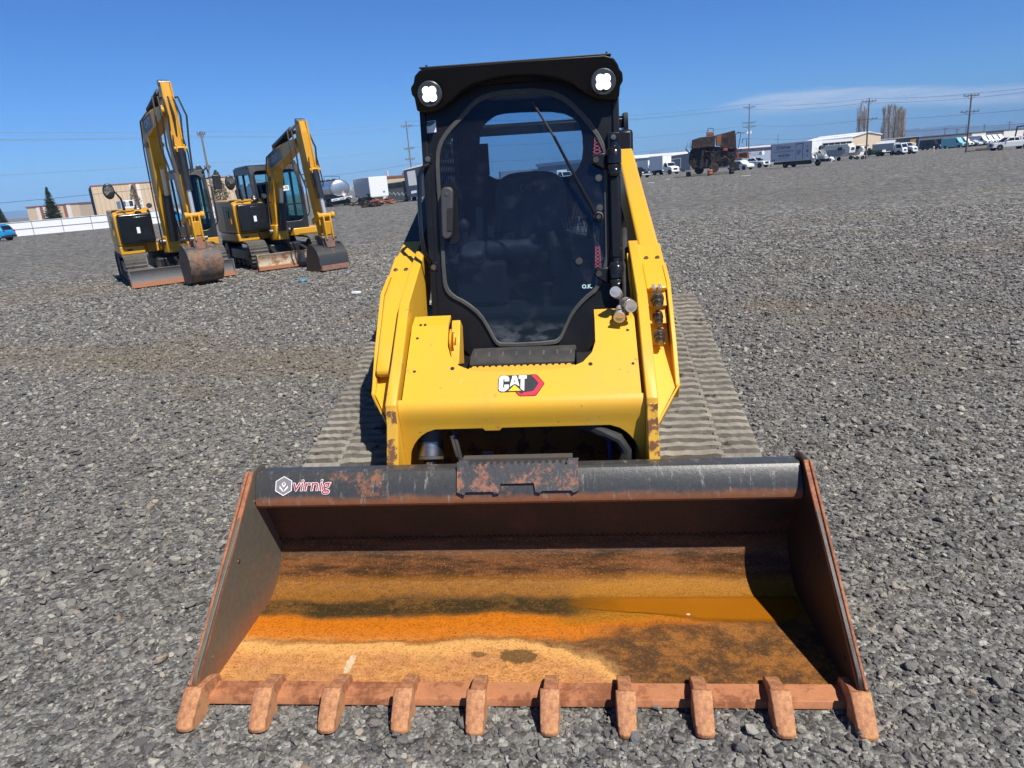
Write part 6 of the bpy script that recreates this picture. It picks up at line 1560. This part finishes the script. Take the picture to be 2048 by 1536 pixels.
# ------------------------------------------------------------------ parked vehicles and wrecks
HAULG = 'white and grey trucks and trailers along the yard edge'
VANG = 'vans parked side by side at the far right'
def on_px(name, px, py, label, cat, group=None):
    """root turned square to the line of sight: local x to the photo's right, y away; S_ is metres per photo pixel"""
    p = gpt(px, py); az = atan2(p.x, p.y); R = empty(name, p, -az, label, cat, group)
    dist = (p-CAM).dot(_f); s = dist/FPX
    def T(x, y):
        dx, dy = x-px, py-y; return ((dx*cos(RHO)+dy*sin(RHO))*s, (-dx*sin(RHO)+dy*cos(RHO))*s)
    return R, T, s
def vehicles():
    # left side
    R = root_at('blue_car', -18, 484, 176, 'bright blue car, only its rear end in view at the left frame edge', 'car'); suv(R, flat('bright_blue_paint', (.01, .30, .62), .25, .05, coat=.5))
    # refrigerated trailer behind the tall excavator
    p = gpt(262, 438); R = empty('refrigerated_trailer', p, radians(-58), 'white refrigerated trailer with two dark vents behind the tall excavator', 'trailer', HAULG)
    bx = MB().box(-9, 0, -1.25, 1.25, 1.1, 3.75).build('trailer_body', WPAINT, R, bevel=.05)
    for y in (-.68, .68): MB().box(0, .02, y-.34, y+.34, 2.55, 3.6).build('vent', TRIM, bx, bevel=.0)
    for k in range(6): MB().box(-.01, .03, -1.0, -.36, 2.6+.16*k, 2.65+.16*k).build('vent_slat', GPAINT, bx)
    text_mb('UTILITY', .26, bold=.004).mapped(lambda p: Vector((.03, p.x, p.z+3.2))).build('lettering', TRIM, bx)
    MB().box(.0, .06, -.2, .2, 2.7, 2.95).build('control_panel', GPAINT, bx); wheels(R, [(-7.6, s*.95, s) for s in (-1, 1)]+[(-6.5, s*.95, s) for s in (-1, 1)], .5, .28)
    # black truck behind the short excavator
    R, T, s = on_px('black_truck', 500, 415, 'black truck with tall mirror stalk behind the short excavator', 'truck', HAULG)
    MB().prism([T(480, 412), T(474, 383), T(486, 371), T(540, 364), T(545, 412)], .3, 3.2, 'y').build('body', BPAINT, R, bevel=.08)
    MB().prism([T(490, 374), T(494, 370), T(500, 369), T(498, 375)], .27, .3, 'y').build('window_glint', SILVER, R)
    MB().tube([(T(470, 385)[0], .2, T(470, 385)[1]), (T(469, 374)[0], .2, T(469, 374)[1]), (T(478, 368)[0], .2, T(478, 368)[1])], .05, 6).build('mirror_stalk', TRIM, R)
    wheels(R, [(T(486, 412)[0], .6, -1), (T(530, 412)[0], .6, -1)], .45, .3)
    # tank trailer
    p = gpt(684, 412); R = empty('tank_trailer', p, radians(-62), 'wrecked polished steel tank trailer seen from its dished rear end', 'trailer', HAULG)
    TANK = pmat('polished_tank_steel', (.62, .66, .70), .34, .85, var=.15, vs=.8, rvar=.08, dust=((.35, .35, .34), .3))
    def oval(x, k=1., sg=0): return [(x, cos(2*pi*i/32)*1.22*k, 2.15+sin(2*pi*i/32)*.98*k) for i in range(32)]
    vs = []; xs_ = [(-10, .9), (-9.9, .98), (-9.7, 1), (0, 1), (.06, .985), (.14, .93), (.22, .75), (.27, .45), (.285, .05)]
    for x, k in xs_: vs += oval(x, k)
    fs = [(i*32+j, i*32+(j+1) % 32, (i+1)*32+(j+1) % 32, (i+1)*32+j) for i in range(len(xs_)-1) for j in range(32)]+[tuple(range(32)), tuple(range((len(xs_)-1)*32, len(xs_)*32))]
    tk = MB().add(vs, fs).build('tank', TANK, R, smooth=True, ang=60)
    MB().tube(oval(.0, 1.02), .035, 6, closed=True).build('rim_ring', STEEL, tk)
    MB().box(-8, -.6, -.35, .35, 3.12, 3.2).build('walkway', TRIM, tk)
    for k in range(3): MB().cyl((-2-2.6*k, 0, 3.1), (-2-2.6*k, 0, 3.32), .25, 14).build('manhole', STEEL, tk)
    MB().tube([(-7.9, .4, 3.2), (-7.9, .4, 3.75), (-.8, .4, 3.55), (-.8, .4, 3.2)], .03, 5).build('hand_rail', TRIM, tk)
    R.scale = (1.2, 1.2, 1.2)
    dm = MB().prism([(-.36, 0), (0, .36), (.36, 0), (0, -.36)], 0, .03, 'y').mapped(lambda p: Vector((.34-p.y, p.x+.35, p.z+1.35))).build('warning_diamond', WHITE, R)
    MB().ring([(-.33, 0), (0, .33), (.33, 0), (0, -.33)], [(-.28, 0), (0, .28), (.28, 0), (0, -.28)], 0, .01, 'y').mapped(lambda p: Vector((.36+p.y, p.x+.35, p.z+1.35))).build('diamond_border', RED, dm)
    bmp = MB().box(.1, .35, -1.3, 1.35, .72, 1.02).mapped(lambda p: Vector((p.x, p.y, p.z+(p.y)*.08))).build('bumper', pmat('pale_blue_bumper', (.55, .66, .72), .4), R, bevel=.03)
    for y in (-1.05, -.85, -.65, .65, .85, 1.05, -.2, 0, .2): MB().cyl((.34, y, .87+y*.08), (.38, y, .87+y*.08), .065, 10).build('tail_lamp', REDL if abs(y) > .5 else TRIM, bmp)
    MB().box(-9, -.1, -.5, .5, .75, 1.15).build('chassis_frame', TRIM, R); MB().box(-3.4, .0, -1.15, 1.15, .18, .7).build('axle_group', TRIM, R)
    wheels(R, [(x, s*.95, s) for x in (-.9, -2.2) for s in (-1, 1)], .50, .28)
    # white trailer and the heap of scrap beside it
    p = gpt(762, 408); R = empty('box_trailer', p, radians(-62), 'white box trailer standing between the tank trailer and the scrap', 'trailer', HAULG)
    bx = MB().box(-7, 0, -1.3, 1.3, 1.05, 3.65).build('trailer_body', WPAINT, R, bevel=.04)
    MB().box(-7, -.05, -1.33, -1.3, 1.05, 3.6).build('side_panel', GPAINT, bx); MB().box(.0, .03, -1.2, 1.2, .95, 1.08).build('sill', GPAINT, bx)
    MB().box(0, .04, .55, .75, 1.5, 1.7).build('connector_box', TRIM, bx); MB().box(-7, 0, -.4, .4, .6, 1.0).build('chassis_frame', TRIM, R); wheels(R, [(x, s*1.0, s) for x in (-5.8,) for s in (-1, 1)], .48, .28)
    rng = random.Random(2)
    for k, (px, py, nm, mt_, lab) in enumerate(((728, 411, 'scrap_heap', BURNT, 'dark heap of wrecked truck axles below the white box trailer'), (763, 410, 'scrap_heap', ORUST, 'orange rusty scrap heap at the foot of the white trailer'), (745, 414, 'scrap_heap', RUSTY, 'small brown scrap pile in front of the wreckage'))):
        R, T, s = on_px(nm, px, py, lab, 'scrap', 'scrap lying before the trailers'); m_ = MB(); ww = (2.2, 1.5, 1.0)[k]; hh = (1.3, .75, .45)[k]
        for i in range(26):
            c = Vector((rng.uniform(-ww, ww), rng.uniform(-.2, 1.2), rng.uniform(.05, hh))); d = Vector((rng.gauss(0, 1), rng.gauss(0, 1), rng.gauss(0, .5))).normalized()*rng.uniform(.2, .8)
            m_.bar(c-d, c+d, rng.uniform(.04, .3), rng.uniform(.04, .2))
        for i in range(4): c = Vector((rng.uniform(-ww, ww), .3, .3)); m_.lathe(c, (rng.gauss(0, 1), -1, 0), [(0, .1), (0, .38), (.2, .38), (.2, .1)], 14)
        m_.build('pile', mt_, R, bevel=.01)
    R, T, s = on_px('bent_fender', 770, 404, 'curved pale bumper bar lying over the orange scrap', 'scrap', 'scrap lying before the trailers')
    MB().tube([(T(745, 399)[0], 0, T(745, 399)[1]), (T(757, 400)[0], -.2, T(757, 400)[1]), (T(770, 396)[0], -.2, T(770, 396)[1]), (T(777, 386)[0], 0, T(777, 386)[1])], [.04, .09, .09, .05], 8).build('bar', WPAINT, R, smooth=True)
    # dark decorated bus body
    R, T, s = on_px('decorated_van', 795, 405, 'dark bus with swirling grey graphics and black upper windows left of the dark trailer', 'bus', HAULG)
    MB().prism([T(777, 402), T(774, 373), T(778, 368), T(818, 362), T(822, 400)], 0, 2.6, 'y').build('body', flat('charcoal_graphics', (.05, .055, .06), .5, .6, 3.), R, bevel=.08)
    MB().prism([T(778, 379), T(777, 370), T(817, 364), T(818, 374)], -.03, 0, 'y').build('windows', CARGL, R); 
    m_ = MB(); 
    for k in range(5):
        x0 = 779+8*k; q = [T(x0, 385), T(x0+6, 390), T(x0+9, 386), T(x0+13, 392)]; m_.tube([(a, -.03, b) for a, b in q], .045, 4)
    m_.build('swirl_graphics', GPAINT, R); wheels(R, [(T(812, 400)[0], .3, -1)], .42, .28)
    # dark enclosed trailer touching the cab
    R, T, s = on_px('enclosed_trailer', 832, 402, 'dark navy enclosed trailer with pale rear panel beside the black cab', 'trailer', HAULG)
    bx = MB().prism([T(815, 395), T(809, 344), T(850, 333), T(856, 393)], 0, 4.5, 'y').build('trailer_body', flat('midnight_panel', (.03, .04, .065), .35, .1), R, bevel=.03)
    MB().prism([T(819, 373), T(816, 346), T(832, 343), T(835, 371)], -.03, 0, 'y').build('pale_panel', GPAINT, bx); MB().prism([T(823, 388), T(823, 383), T(834, 381), T(834, 386)], -.03, 0, 'y').build('number_plate', SILVER, bx)
    MB().prism([T(808, 344), T(808, 342), T(850, 331), T(850, 334)], -.06, 4.5, 'y').build('roof_rail', SILVER, bx)
    wheels(R, [(T(829, 399)[0], 1.6, -1)], .34, .22); MB().tube([(T(818, 397)[0], 0, .5), (T(818, 397)[0], 0, .05), (T(822, 400)[0], 0, .05)], .03, 5).build('jack', STEEL, R)
    # things seen through the cab
    p = gpt(1035, 372); R = empty('grey_trailer', p, radians(8), 'long plain grey trailer seen through the loader cab window', 'trailer', HAULG)
    MB().box(-3.6, 3.6, 0, 2.5, .7, 3.4).build('trailer_body', flat('grey_blue_panel', (.18, .22, .29), .5, .1), R, bevel=.03); MB().box(3.6, 5.0, .1, 2.4, .7, 3.3).build('dark_end', DKCLAD, R); wheels(R, [(-1.5, .3, -1), (2.2, .3, -1)], .45, .28)
    p = gpt(966, 380); R = empty('white_truck', p, radians(-100), 'white truck seen at the left of the loader rear window', 'truck', HAULG); box_truck(R, 3.4, 1.9)
    p = gpt(1120, 368); R = empty('white_truck', p, radians(-60), 'white truck seen at the right of the loader rear window', 'truck', HAULG); box_truck(R, 3.0, 1.6, cab='flat')
    # right of the cab: black pickup nose, two white trucks, dark trailer
    p = gpt(1274, 356); R = empty('black_pickup', p, radians(-66), 'black pickup half hidden by the loader arm, chrome bumper low', 'pickup'); pickup(R, BPAINT, False)
    p = gpt(1298, 351); R = empty('box_truck', p, radians(-62), 'white box truck directly right of the black pickup', 'truck', HAULG); box_truck(R, 3.6, 2.2, zb=.95)
    p = gpt(1325, 349.5); R = empty('box_truck', p, radians(-60), 'white box truck with tall box nearest the dark panel trailer', 'truck', HAULG); box_truck(R, 4.0, 2.75, zb=1.0)
    R, T, s = on_px('panel_trailer', 1358, 344, 'dark slate trailer with outlined side panel left of the rusty wreck', 'trailer', HAULG)
    bx = MB().prism([T(1336, 343), T(1334, 314), T(1378, 308), T(1380, 340)], 0, 6, 'y').build('trailer_body', flat('slate_panel', (.05, .065, .10), .4, .1), R, bevel=.03)
    MB().ring([T(1340, 338), T(1339, 320), T(1360, 317), T(1361, 336)], [T(1341, 336), T(1340, 321), T(1359, 318), T(1360, 335)], -.03, 0).build('panel_outline', GPAINT, bx); wheels(R, [(T(1350, 341)[0], .5, -1), (T(1366, 340)[0], .5, -1)], .42, .25)
    # burnt harvester wreck
    R, T, s = on_px('burnt_machine', 1425, 350, 'tall burnt rusty harvester wreck standing on drums right of the cab', 'wreck')
    def P3(poly, y0, y1, nm, mt_, bev=.04, par=None): return MB().prism([T(*q) for q in poly], y0, y1, 'y').build(nm, mt_, par or R, bevel=bev)
    up = P3([(1380, 300), (1380, 284), (1395, 279), (1424, 276), (1425, 296), (1400, 298)], -.5, 3.0, 'hopper', RUSTY)
    P3([(1407, 276.5), (1406, 269), (1420, 268.5), (1422, 275)], .3, 1.8, 'top_box', ORUST); 
    P3([(1424, 275), (1437, 272), (1460, 266), (1463, 276), (1466, 299), (1458, 301), (1441, 299), (1434, 294), (1427, 294)], 0, 2.8, 'burnt_cab', RUSTY)
    P3([(1441, 289), (1440, 280), (1449, 278), (1450, 288)], -.03, .0, 'cab_opening', BURNT, 0)
    P3([(1425, 276), (1436, 273), (1436, 293), (1429, 294)], -.12, 0, 'side_panel', ORUST, .01)
    P3([(1378, 303), (1384, 298), (1430, 296), (1467, 299), (1468, 315), (1462, 330), (1430, 336), (1385, 338), (1376, 325)], .2, 2.6, 'engine_block', BURNT, .1)
    P3([(1398, 338), (1401, 300), (1405, 300), (1405, 338)], -.3, .2, 'ladder_post', BURNT, .02); P3([(1466, 308), (1490, 305), (1492, 318), (1468, 319)], .3, 1.8, 'rusty_frame', ORUST, .03); P3([(1473, 315), (1473, 309), (1487, 307), (1488, 315)], .25, .3, 'frame_opening', BURNT, 0)
    P3([(1442, 304), (1441, 300), (1449, 299), (1450, 304)], -.15, .1, 'red_part', pmat('faded_red_part', (.4, .06, .05), .6), .03)
    for a, b, z in ((1398, 340, 2.), (1427, 336, -.2), (1465, 333, -.2)):
        x, zz = T(a, b); MB().lathe((x, z, max(.75, zz)), (0, -1, 0), [(0, .1), (0, .62), (.12, .70), (.4, .70), (.45, .5), (.3, .2), (.3, 0)], 18).build('wheel_hub', RUSTY if a == 1427 else BURNT, R)
    for q in ([(1409, 269), (1409, 263), (1411, 262), (1419, 262), (1420, 268)], [(1460, 276), (1468, 269), (1472, 272), (1470, 300)], [(1465, 270), (1478, 271), (1479, 270)], [(1370, 300), (1372, 287), (1375, 300), (1377, 286), (1379, 300)], [(1476, 290), (1477, 282), (1484, 281), (1485, 296)]):
        MB().tube([(T(*c)[0], .4, T(*c)[1]) for c in q], .05, 5).build('bent_pipe', BURNT, R)
    rng = random.Random(12); m_ = MB()
    for i in range(60):
        x, z = T(rng.uniform(1376, 1468), rng.uniform(299, 336)); d = Vector((rng.gauss(0, 1), rng.gauss(0, .4), rng.gauss(0, .7))).normalized()*rng.uniform(.2, .9); c = Vector((x, rng.uniform(-.2, .3), z)); m_.bar(c-d, c+d, rng.uniform(.03, .18), rng.uniform(.03, .12))
    m_.build('tangled_framework', RUSTY, R)
    for px, py, h, lab in ((1377, 352, 9, 'leftmost small rusty orange drum below the burnt wreck'), (1420, 350.5, 12, 'middle rusty orange drum propping the burnt wreck'), (1463, 347, 12, 'black burnt drum under the right end of the wreck')):
        p = gpt(px, py+1); R = empty('steel_drum', p, 0, lab, 'drum', 'drums under the burnt wreck'); MB().lathe((0, 0, 0), (0, 0, 1), [(0, 0), (0, .36), (.26, .36), (.28, .38), (.3, .36), (.58, .36), (.6, .38), (.62, .36), (h*.075, .36), (h*.075, 0)], 18).build('drum_body', BURNT if px == 1463 else ORUST, R, smooth=True, ang=50)
    for px, py, w, lab in ((1395, 350, 1.3, 'grey timber beam between the two left drums'), (1443, 346.5, 2.0, 'grey timber beam between the orange and black drums')):
        p = gpt(px, py); o = MB().box(-w, w, -.15, .15, 0, .28).build('timber_beam', flat('grey_timber', (.20, .18, .16), .9), bevel=.02); o.location = p; o.rotation_euler.z = -atan2(p.x, p.y); tag(o, lab, 'timber', 'timber beams under the wreck')
    # bucket lift truck and white car behind the wreck
    p = gpt(1508, 336); R = empty('bucket_truck', p, radians(-58), 'white utility truck with folded lift boom left of the lettered truck', 'truck', HAULG); pickup(R, WPAINT, False)
    MB().box(-2.9, -.9, -1.0, 1.0, .8, 1.6).build('service_body', WPAINT, R, bevel=.04); MB().tube([(-1.8, 0, 1.6), (-1.8, 0, 2.4), (-.2, 0, 2.5), (1.6, 0, 2.6)], .14, 8).build('lift_boom', WPAINT, R); MB().box(1.4, 2.1, -.35, .35, 2.3, 3.0).build('lift_bucket', WPAINT, R, bevel=.05)
    p = gpt(1482, 340); R = empty('white_car', p, radians(-60), 'white car partly hidden behind the rusty wreck frame', 'car', HAULG); suv(R, WPAINT)
    # lettered box truck with smashed cab
    p = gpt(1598, 336); R = empty('box_truck', p, radians(-30), 'white lettered box truck with its cab smashed, right of the wreck', 'truck', HAULG)
    R.location = gpt(1541, 337.5); R.rotation_euler.z = radians(-62); L = 7.9; W2 = 2.4
    Hh = 2.75; z0 = 1.0
    bx = MB().box(0, L, 0, W2, z0, z0+Hh).build('cargo_box', flat('box_side_shaded_white', (.62, .64, .68), .45, .05), R, bevel=.02)  # white box, its side shade painted in as bluish grey
    MB().box(-.03, L+.03, -.04, W2+.04, z0+Hh-.05, z0+Hh+.08).build('roof', WROOF, bx, bevel=.01); MB().box(L, L+.02, .05, W2-.05, z0, z0+Hh-.1).build('front_wall', WPAINT, bx)
    for x in (0, L-.06): MB().box(x, x+.08, -.02, 0, z0, z0+Hh).build('corner_post', TRIM, bx)
    dr = MB().box(L*.63, L*.63+.04, -.03, 0, z0+.1, z0+Hh-.2).build('door_frame', BLUECLAD, bx); MB().box(L*.79, L*.79+.08, -.03, 0, z0+.1, z0+Hh-.2).build('door_frame', BLUECLAD, bx); MB().box(L*.63, L*.79, -.03, 0, z0+Hh-.3, z0+Hh-.2).build('door_frame', BLUECLAD, bx)
    MB().prism([(L*.66, z0+.9), (L*.66, z0+1.6), (L*.75, z0+1.65), (L*.75, z0+1.3), (L*.72, z0+.9)], -.02, 0, 'y').build('door_sign', flat('faded_sign', (.35, .38, .44), .6), bx)
    NV = flat('navy_letters', (.05, .07, .14), .5)
    for t, sz, x, z, b in (('DeVries', .62, .37, 2.15, .012), ('SECURE DESTRUCTION SERVICES', .26, .32, 1.52, .002), ('Your Trusted Source', .19, .33, 1.20, .001), ('509-435-4000', .40, .34, .88, .014), ('www.devriesinc.com', .2, .33, .55, .0)):
        text_mb(t, sz, bold=b).mapped(lambda p: Vector((p.x+L*x, p.y-.02, p.z+z0+z))).build('lettering', NV, bx)
    lg_ = MB(); ri = [(.20*cos(2*pi*i/18), .20*sin(2*pi*i/18)) for i in range(18)]; lg_.ring([(a*1.5, b*1.5) for a, b in ri], ri, -.02, 0).mapped(lambda p: Vector((p.x+L*.18, p.y, p.z+z0+2.15))).build('round_emblem', NV, bx)
    lg_ = MB(); lg_.ring([(a*1.0, b*1.0) for a, b in ri], [(a*.55, b*.55) for a, b in ri], -.02, 0).mapped(lambda p: Vector((p.x+L*.90, p.y, p.z+z0+1.35))).build('recycling_emblem', NV, bx)
    MB().prism([(-.12, -.2), (.12, -.2), (.03, .0), (.03, .14), (-.03, .14), (-.03, 0)], -.02, 0, 'y').mapped(lambda p: Vector((p.x+L*.90, p.y, p.z+z0+.75))).build('small_emblem', NV, bx)
    MB().prism([(-.16, .1), (.16, .1), (.1, -.1), (-.1, -.1)], -.02, 0, 'y').mapped(lambda p: Vector((p.x+L*.90, p.y, p.z+z0+2.05))).build('small_emblem', flat('pale_navy', (.25, .28, .36)), bx)
    for k in range(2): MB().box(L*(.04+.045*k), L*(.04+.045*k)+.2, -.02, 0, z0+.15, z0+.4).build('placard', NV, bx)
    MB().box(0, L+2.6, .7, 1.7, .55, .95).build('chassis_frame', TRIM, R); MB().box(L*.3, L*.95, .2, .6, .35, .9).build('underbody_box', TRIM, R)
    wheels(R, [(L*.36, .35, -1), (L+1.1, .35, -1), (L*.36, 2.0, 1)], .48, .3); MB().tube([(-.3, .4, .7), (-.35, .4, .3), (-.1, .4, .3)], .04, 5).build('tail_step', TRIM, R)
    rng = random.Random(31); bm = bmesh.new()
    for nm, mt_, (xa, xb, za, zb), cnt in (('crushed_cab', WPAINT, (L+.2, L+2.7, .7, 2.1), 9), ('crushed_cab_metal', flat('crushed_grey', (.12, .16, .16), .4, .4), (L+.25, L+1.8, .8, 2.6), 7)):
        m_ = MB()
        for i in range(cnt):
            c = Vector((rng.uniform(xa, xb), rng.uniform(.15, 1.9), rng.uniform(za, zb-.4))); bm = bmesh.new()
            for _ in range(9): bm.verts.new(c+Vector((rng.uniform(-.55, .55), rng.uniform(-.4, .4), rng.uniform(-.4, .45))))
            bmesh.ops.convex_hull(bm, input=bm.verts); bm.verts.ensure_lookup_table(); bm.verts.index_update()
            m_.add([v.co[:] for v in bm.verts], [tuple(v.index for v in f.verts) for f in bm.faces]); bm.free()
        m_.build(nm, mt_, R)
    m_ = MB()
    for i in range(10): c = Vector((rng.uniform(L+.3, L+2.2), rng.uniform(0, .6), rng.uniform(1.3, 2.6))); d = Vector((rng.gauss(0, .6), 0, rng.gauss(0, .6))).normalized()*.5; m_.tube([c-d, c+Vector((0, .1, .1)), c+d], .04, 5)
    m_.build('bent_pillars', SILVER, R); MB().sph((L+1.0, .9, 2.55), .38, 7, (1, 1, 1.2)).build('burnt_lump', BURNT, R)
    # campers and small stuff
    def camper(px, py, rz, lab, wd, L=5.2, H=2.3, zb=.75):
        p = gpt(px, py); R = empty('camper_trailer', p, radians(rz), lab, 'camper trailer', 'camper trailers by the storage building')
        b = MB().prism([(-L/2, zb), (-L/2, zb+H*.75), (-L/2+.3, zb+H), (L/2-.5, zb+H), (L/2, zb+H*.7), (L/2-.15, zb+.6), (L/2-1.4, zb+.55), (L/2-1.6, zb)], -1.15, 1.15, 'y').build('camper_body', flat('cream_panel', (.72, .70, .62), .5, .06), R, bevel=.05)
        side_poly([(-L/2+.02, zb+.15), (-L/2+.02, zb+1.4), (L/2-.9, zb+1.4), (L/2-.9, zb+.8), (L/2-1.7, zb+.15)], -1.15, -1, .02).build('side_stripe', flat('grey_stripe', (.30, .32, .33)), b)
        side_poly([(.2, zb+1.2), (.2, zb+1.75), (1.1, zb+1.75), (1.1, zb+1.2)], -1.17, -1, .02).build('side_window', CARGL, b)
        MB().box(L/2-.06, L/2-.0, -.6, .6, zb+1.15, zb+1.6).build('front_window', CARGL, b); wheels(R, [(-.6, s*.95, s) for s in (-1, 1)], .38, .24)
    camper(1678, 322, -52, 'larger grey and cream camper trailer right of the smashed truck', 1); camper(1712, 318, -48, 'smaller white camper trailer left of the green machine', 1, 3.6, 1.7)
    R, T, s = on_px('flatbed_trailer', 1716, 319, 'low white flatbed trailer lying before the smaller camper', 'trailer', HAULG); MB().prism([T(1708, 315), T(1708, 312), T(1732, 311), T(1732, 314)], 0, 2, 'y').build('deck', WPAINT, R, bevel=.03); wheels(R, [(T(1714, 316)[0], .2, -1), (T(1724, 316)[0], .2, -1)], .34, .22)
    R, T, s = on_px('green_machine', 1752, 313, 'dark green farm machine left of the small white cab truck', 'machine')
    MB().prism([T(1742, 310), T(1741, 300), T(1746, 295), T(1758, 294), T(1762, 300), T(1761, 309)], 0, 2, 'y').build('body', flat('dark_green_paint', (.02, .09, .03), .5, .3), R, bevel=.1); MB().prism([T(1729, 312), T(1730, 297), T(1741, 297), T(1742, 311)], .2, 2, 'y').build('dark_frame', TRIM, R, bevel=.05); wheels(R, [(T(1735, 311)[0], 0, -1), (T(1756, 309)[0], 0, -1)], .5, .3)
    p = gpt(1776, 311.5); R = empty('cab_truck', p, radians(-55), 'white cab-over truck right of the green machine', 'truck', HAULG); box_truck(R, 4.6, 1.2, boxc=GPAINT, zb=1.3, cab='flat')
    p = gpt(1797, 309.5); R = empty('white_truck', p, radians(-55), 'white truck with short hood between cab-over truck and black van', 'truck', HAULG); box_truck(R, 3.2, 1.5, zb=.9)
    R, T, s = on_px('lift_machine', 1822, 306, 'white lift machine with yellow top left of the black van', 'machine'); MB().prism([T(1812, 304), T(1813, 292), T(1820, 286), T(1828, 287), T(1829, 303)], 0, 2, 'y').build('body', WPAINT, R, bevel=.1)
    MB().prism([T(1816, 287), T(1817, 281), T(1827, 280), T(1826, 286)], .3, 1.6, 'y').build('yellow_top', EYEL, R, bevel=.05); MB().tube([(T(1806, 303)[0], .5, T(1806, 303)[1]), (T(1806, 286)[0], .5, T(1806, 286)[1])], .1, 6).build('mast', ORUST, R); wheels(R, [(T(1816, 304)[0], 0, -1)], .4, .3)
    # vans
    vans = [(1862, 301.5, BPAINT, 'black high roof van, leftmost and longest of the van row', 'v'), (1888, 299.5, NPAINT, 'navy blue van directly right of the black van', 'v'), (1907, 298.5, flat('teal_glare_paint', (.25, .55, .58), .25, .05), 'van third from the left in the row, glare painted as pale teal', 'v'),  # third van: glare put into the body colour as pale teal
            (1921, 297, WPAINT, 'white van right of the glare-painted teal van', 'v'), (1932, 296, WPAINT, 'white suv with roof lower than its neighbours in the van row', 's'), (1945, 295, SILVER, 'silver white suv in the middle right of the van row', 's'), (1956, 293.8, WPAINT, 'white high roof van right of the two suvs', 'v'), (1967, 292.8, WPAINT, 'white high roof van third from the pickup', 'v'), (1978, 291.8, WPAINT, 'white van second behind the grey nosed pickup', 'v'), (1989, 290.8, WPAINT, 'white van nearest behind the grey nosed pickup', 'v')]
    for px, py, mt_, lab, k in vans:
        p = gpt(px, py-2.2); R = empty('parked_van' if k == 'v' else 'parked_suv', p, radians(-64), lab, 'van' if k == 'v' else 'suv', VANG)
        van(R, col=mt_) if k == 'v' else suv(R, mt_)
    R, T, s = on_px('bollard', 1867, 304.5, 'short cream post standing in front of the black van', 'bollard'); MB().cyl((0, 0, 0), (0, 0, 1.0), .12, 10).build('post', flat('cream_post', (.6, .5, .38)), R); MB().sph((0, 0, 1.0), .16, 6).build('cap', WPAINT, R)
    p = gpt(2020, 299); R = empty('pickup_truck', p, radians(172), 'white pickup with canopy and dark grille parked at the right frame edge', 'pickup'); pickup(R, SILVER, True)
    MB().box(1.4, 2.97, -.5, .5, .5, .62).build('tow_hook', TRIM, R)
    R, T, s = on_px('pallet', 1960, 301.5, 'flat brown pallet on the gravel before the pickup', 'pallet')
    MB().box(-2.2, 2.0, -.5, .5, .0, .12).build('lower_boards', flat('dark_board', (.05, .045, .04), .9), R); MB().box(-.7, 1.9, -.4, .4, .12, .4).build('upper_boards', flat('brown_board', (.22, .16, .10), .9), R)
    R, T, s = on_px('wheel_loader', 2046, 285, 'black steel frame rising above the pickup at the right edge', 'machine'); MB().bar((T(2031, 290)[0], 3, 0), (T(2031, 254)[0], 3, T(2031, 254)[1]), .35, .35).bar((T(2031, 255)[0], 3, T(2031, 255)[1]), (T(2052, 252)[0], 3, T(2052, 252)[1]), .3, .3).bar((T(2045, 290)[0], 3, 0), (T(2045, 254)[0], 3, T(2045, 254)[1]), .35, .35).build('frame', TRIM, R)
    # litter and small bits
    p = gpt(606, 564); o = MB().sph((0, 0, .03), .075, 4, (1.2, 1, .5)).build('blue_litter', flat('blue_plastic', (.04, .22, .35), .6)); o.location = p; tag(o, 'crumpled blue plastic scrap on the gravel in front of the excavators', 'litter')
    for px, py, w, lab in ((1303, 366, .5, 'flat white board scrap on the gravel right of the loader arm'), (1335, 359, .4, 'thin pale scrap lying below the white box trucks'), (712, 590, .12, 'small white paper scrap right of the short excavator'), (123, 469, .5, 'dark lump at the foot of the white fence'), (1490, 352, .8, 'pale strip of debris on the gravel right of the wreck')):
        p = gpt(px, py); rn = random.Random(px); pts = [(w*rn.uniform(.6, 1.1)*cos(2*pi*i/9), .35*w*sin(2*pi*i/9)*rn.uniform(.6, 1.2)) for i in range(9)]
        o = MB().prism(pts, .02, .06, 'z').build('debris_scrap', TRIM if 'dark' in lab else WPAINT, bevel=.008); o.location = p; tag(o, lab, 'debris')
vehicles()
# ------------------------------------------------------------------ air
HAZE_D = .0002
def haze():
    o = MB().box(-4300, 4600, -40, 6600, -60, 200).build('haze', None)
    mt = bpy.data.materials.new('haze'); mt.use_nodes = True; nt = mt.node_tree; nt.nodes.clear(); n = N(nt)
    out = n.node('ShaderNodeOutputMaterial'); v = n.node('ShaderNodeVolumePrincipled', {'Color': (.36, .62, 1.), 'Density': HAZE_D, 'Anisotropy': -.3}); nt.links.new(v.outputs[0], out.inputs['Volume'])
    o.data.materials.append(mt); o.display_type = 'WIRE'; tag(o, 'thin blue air fading the far hills', 'haze', kind='stuff')
haze()
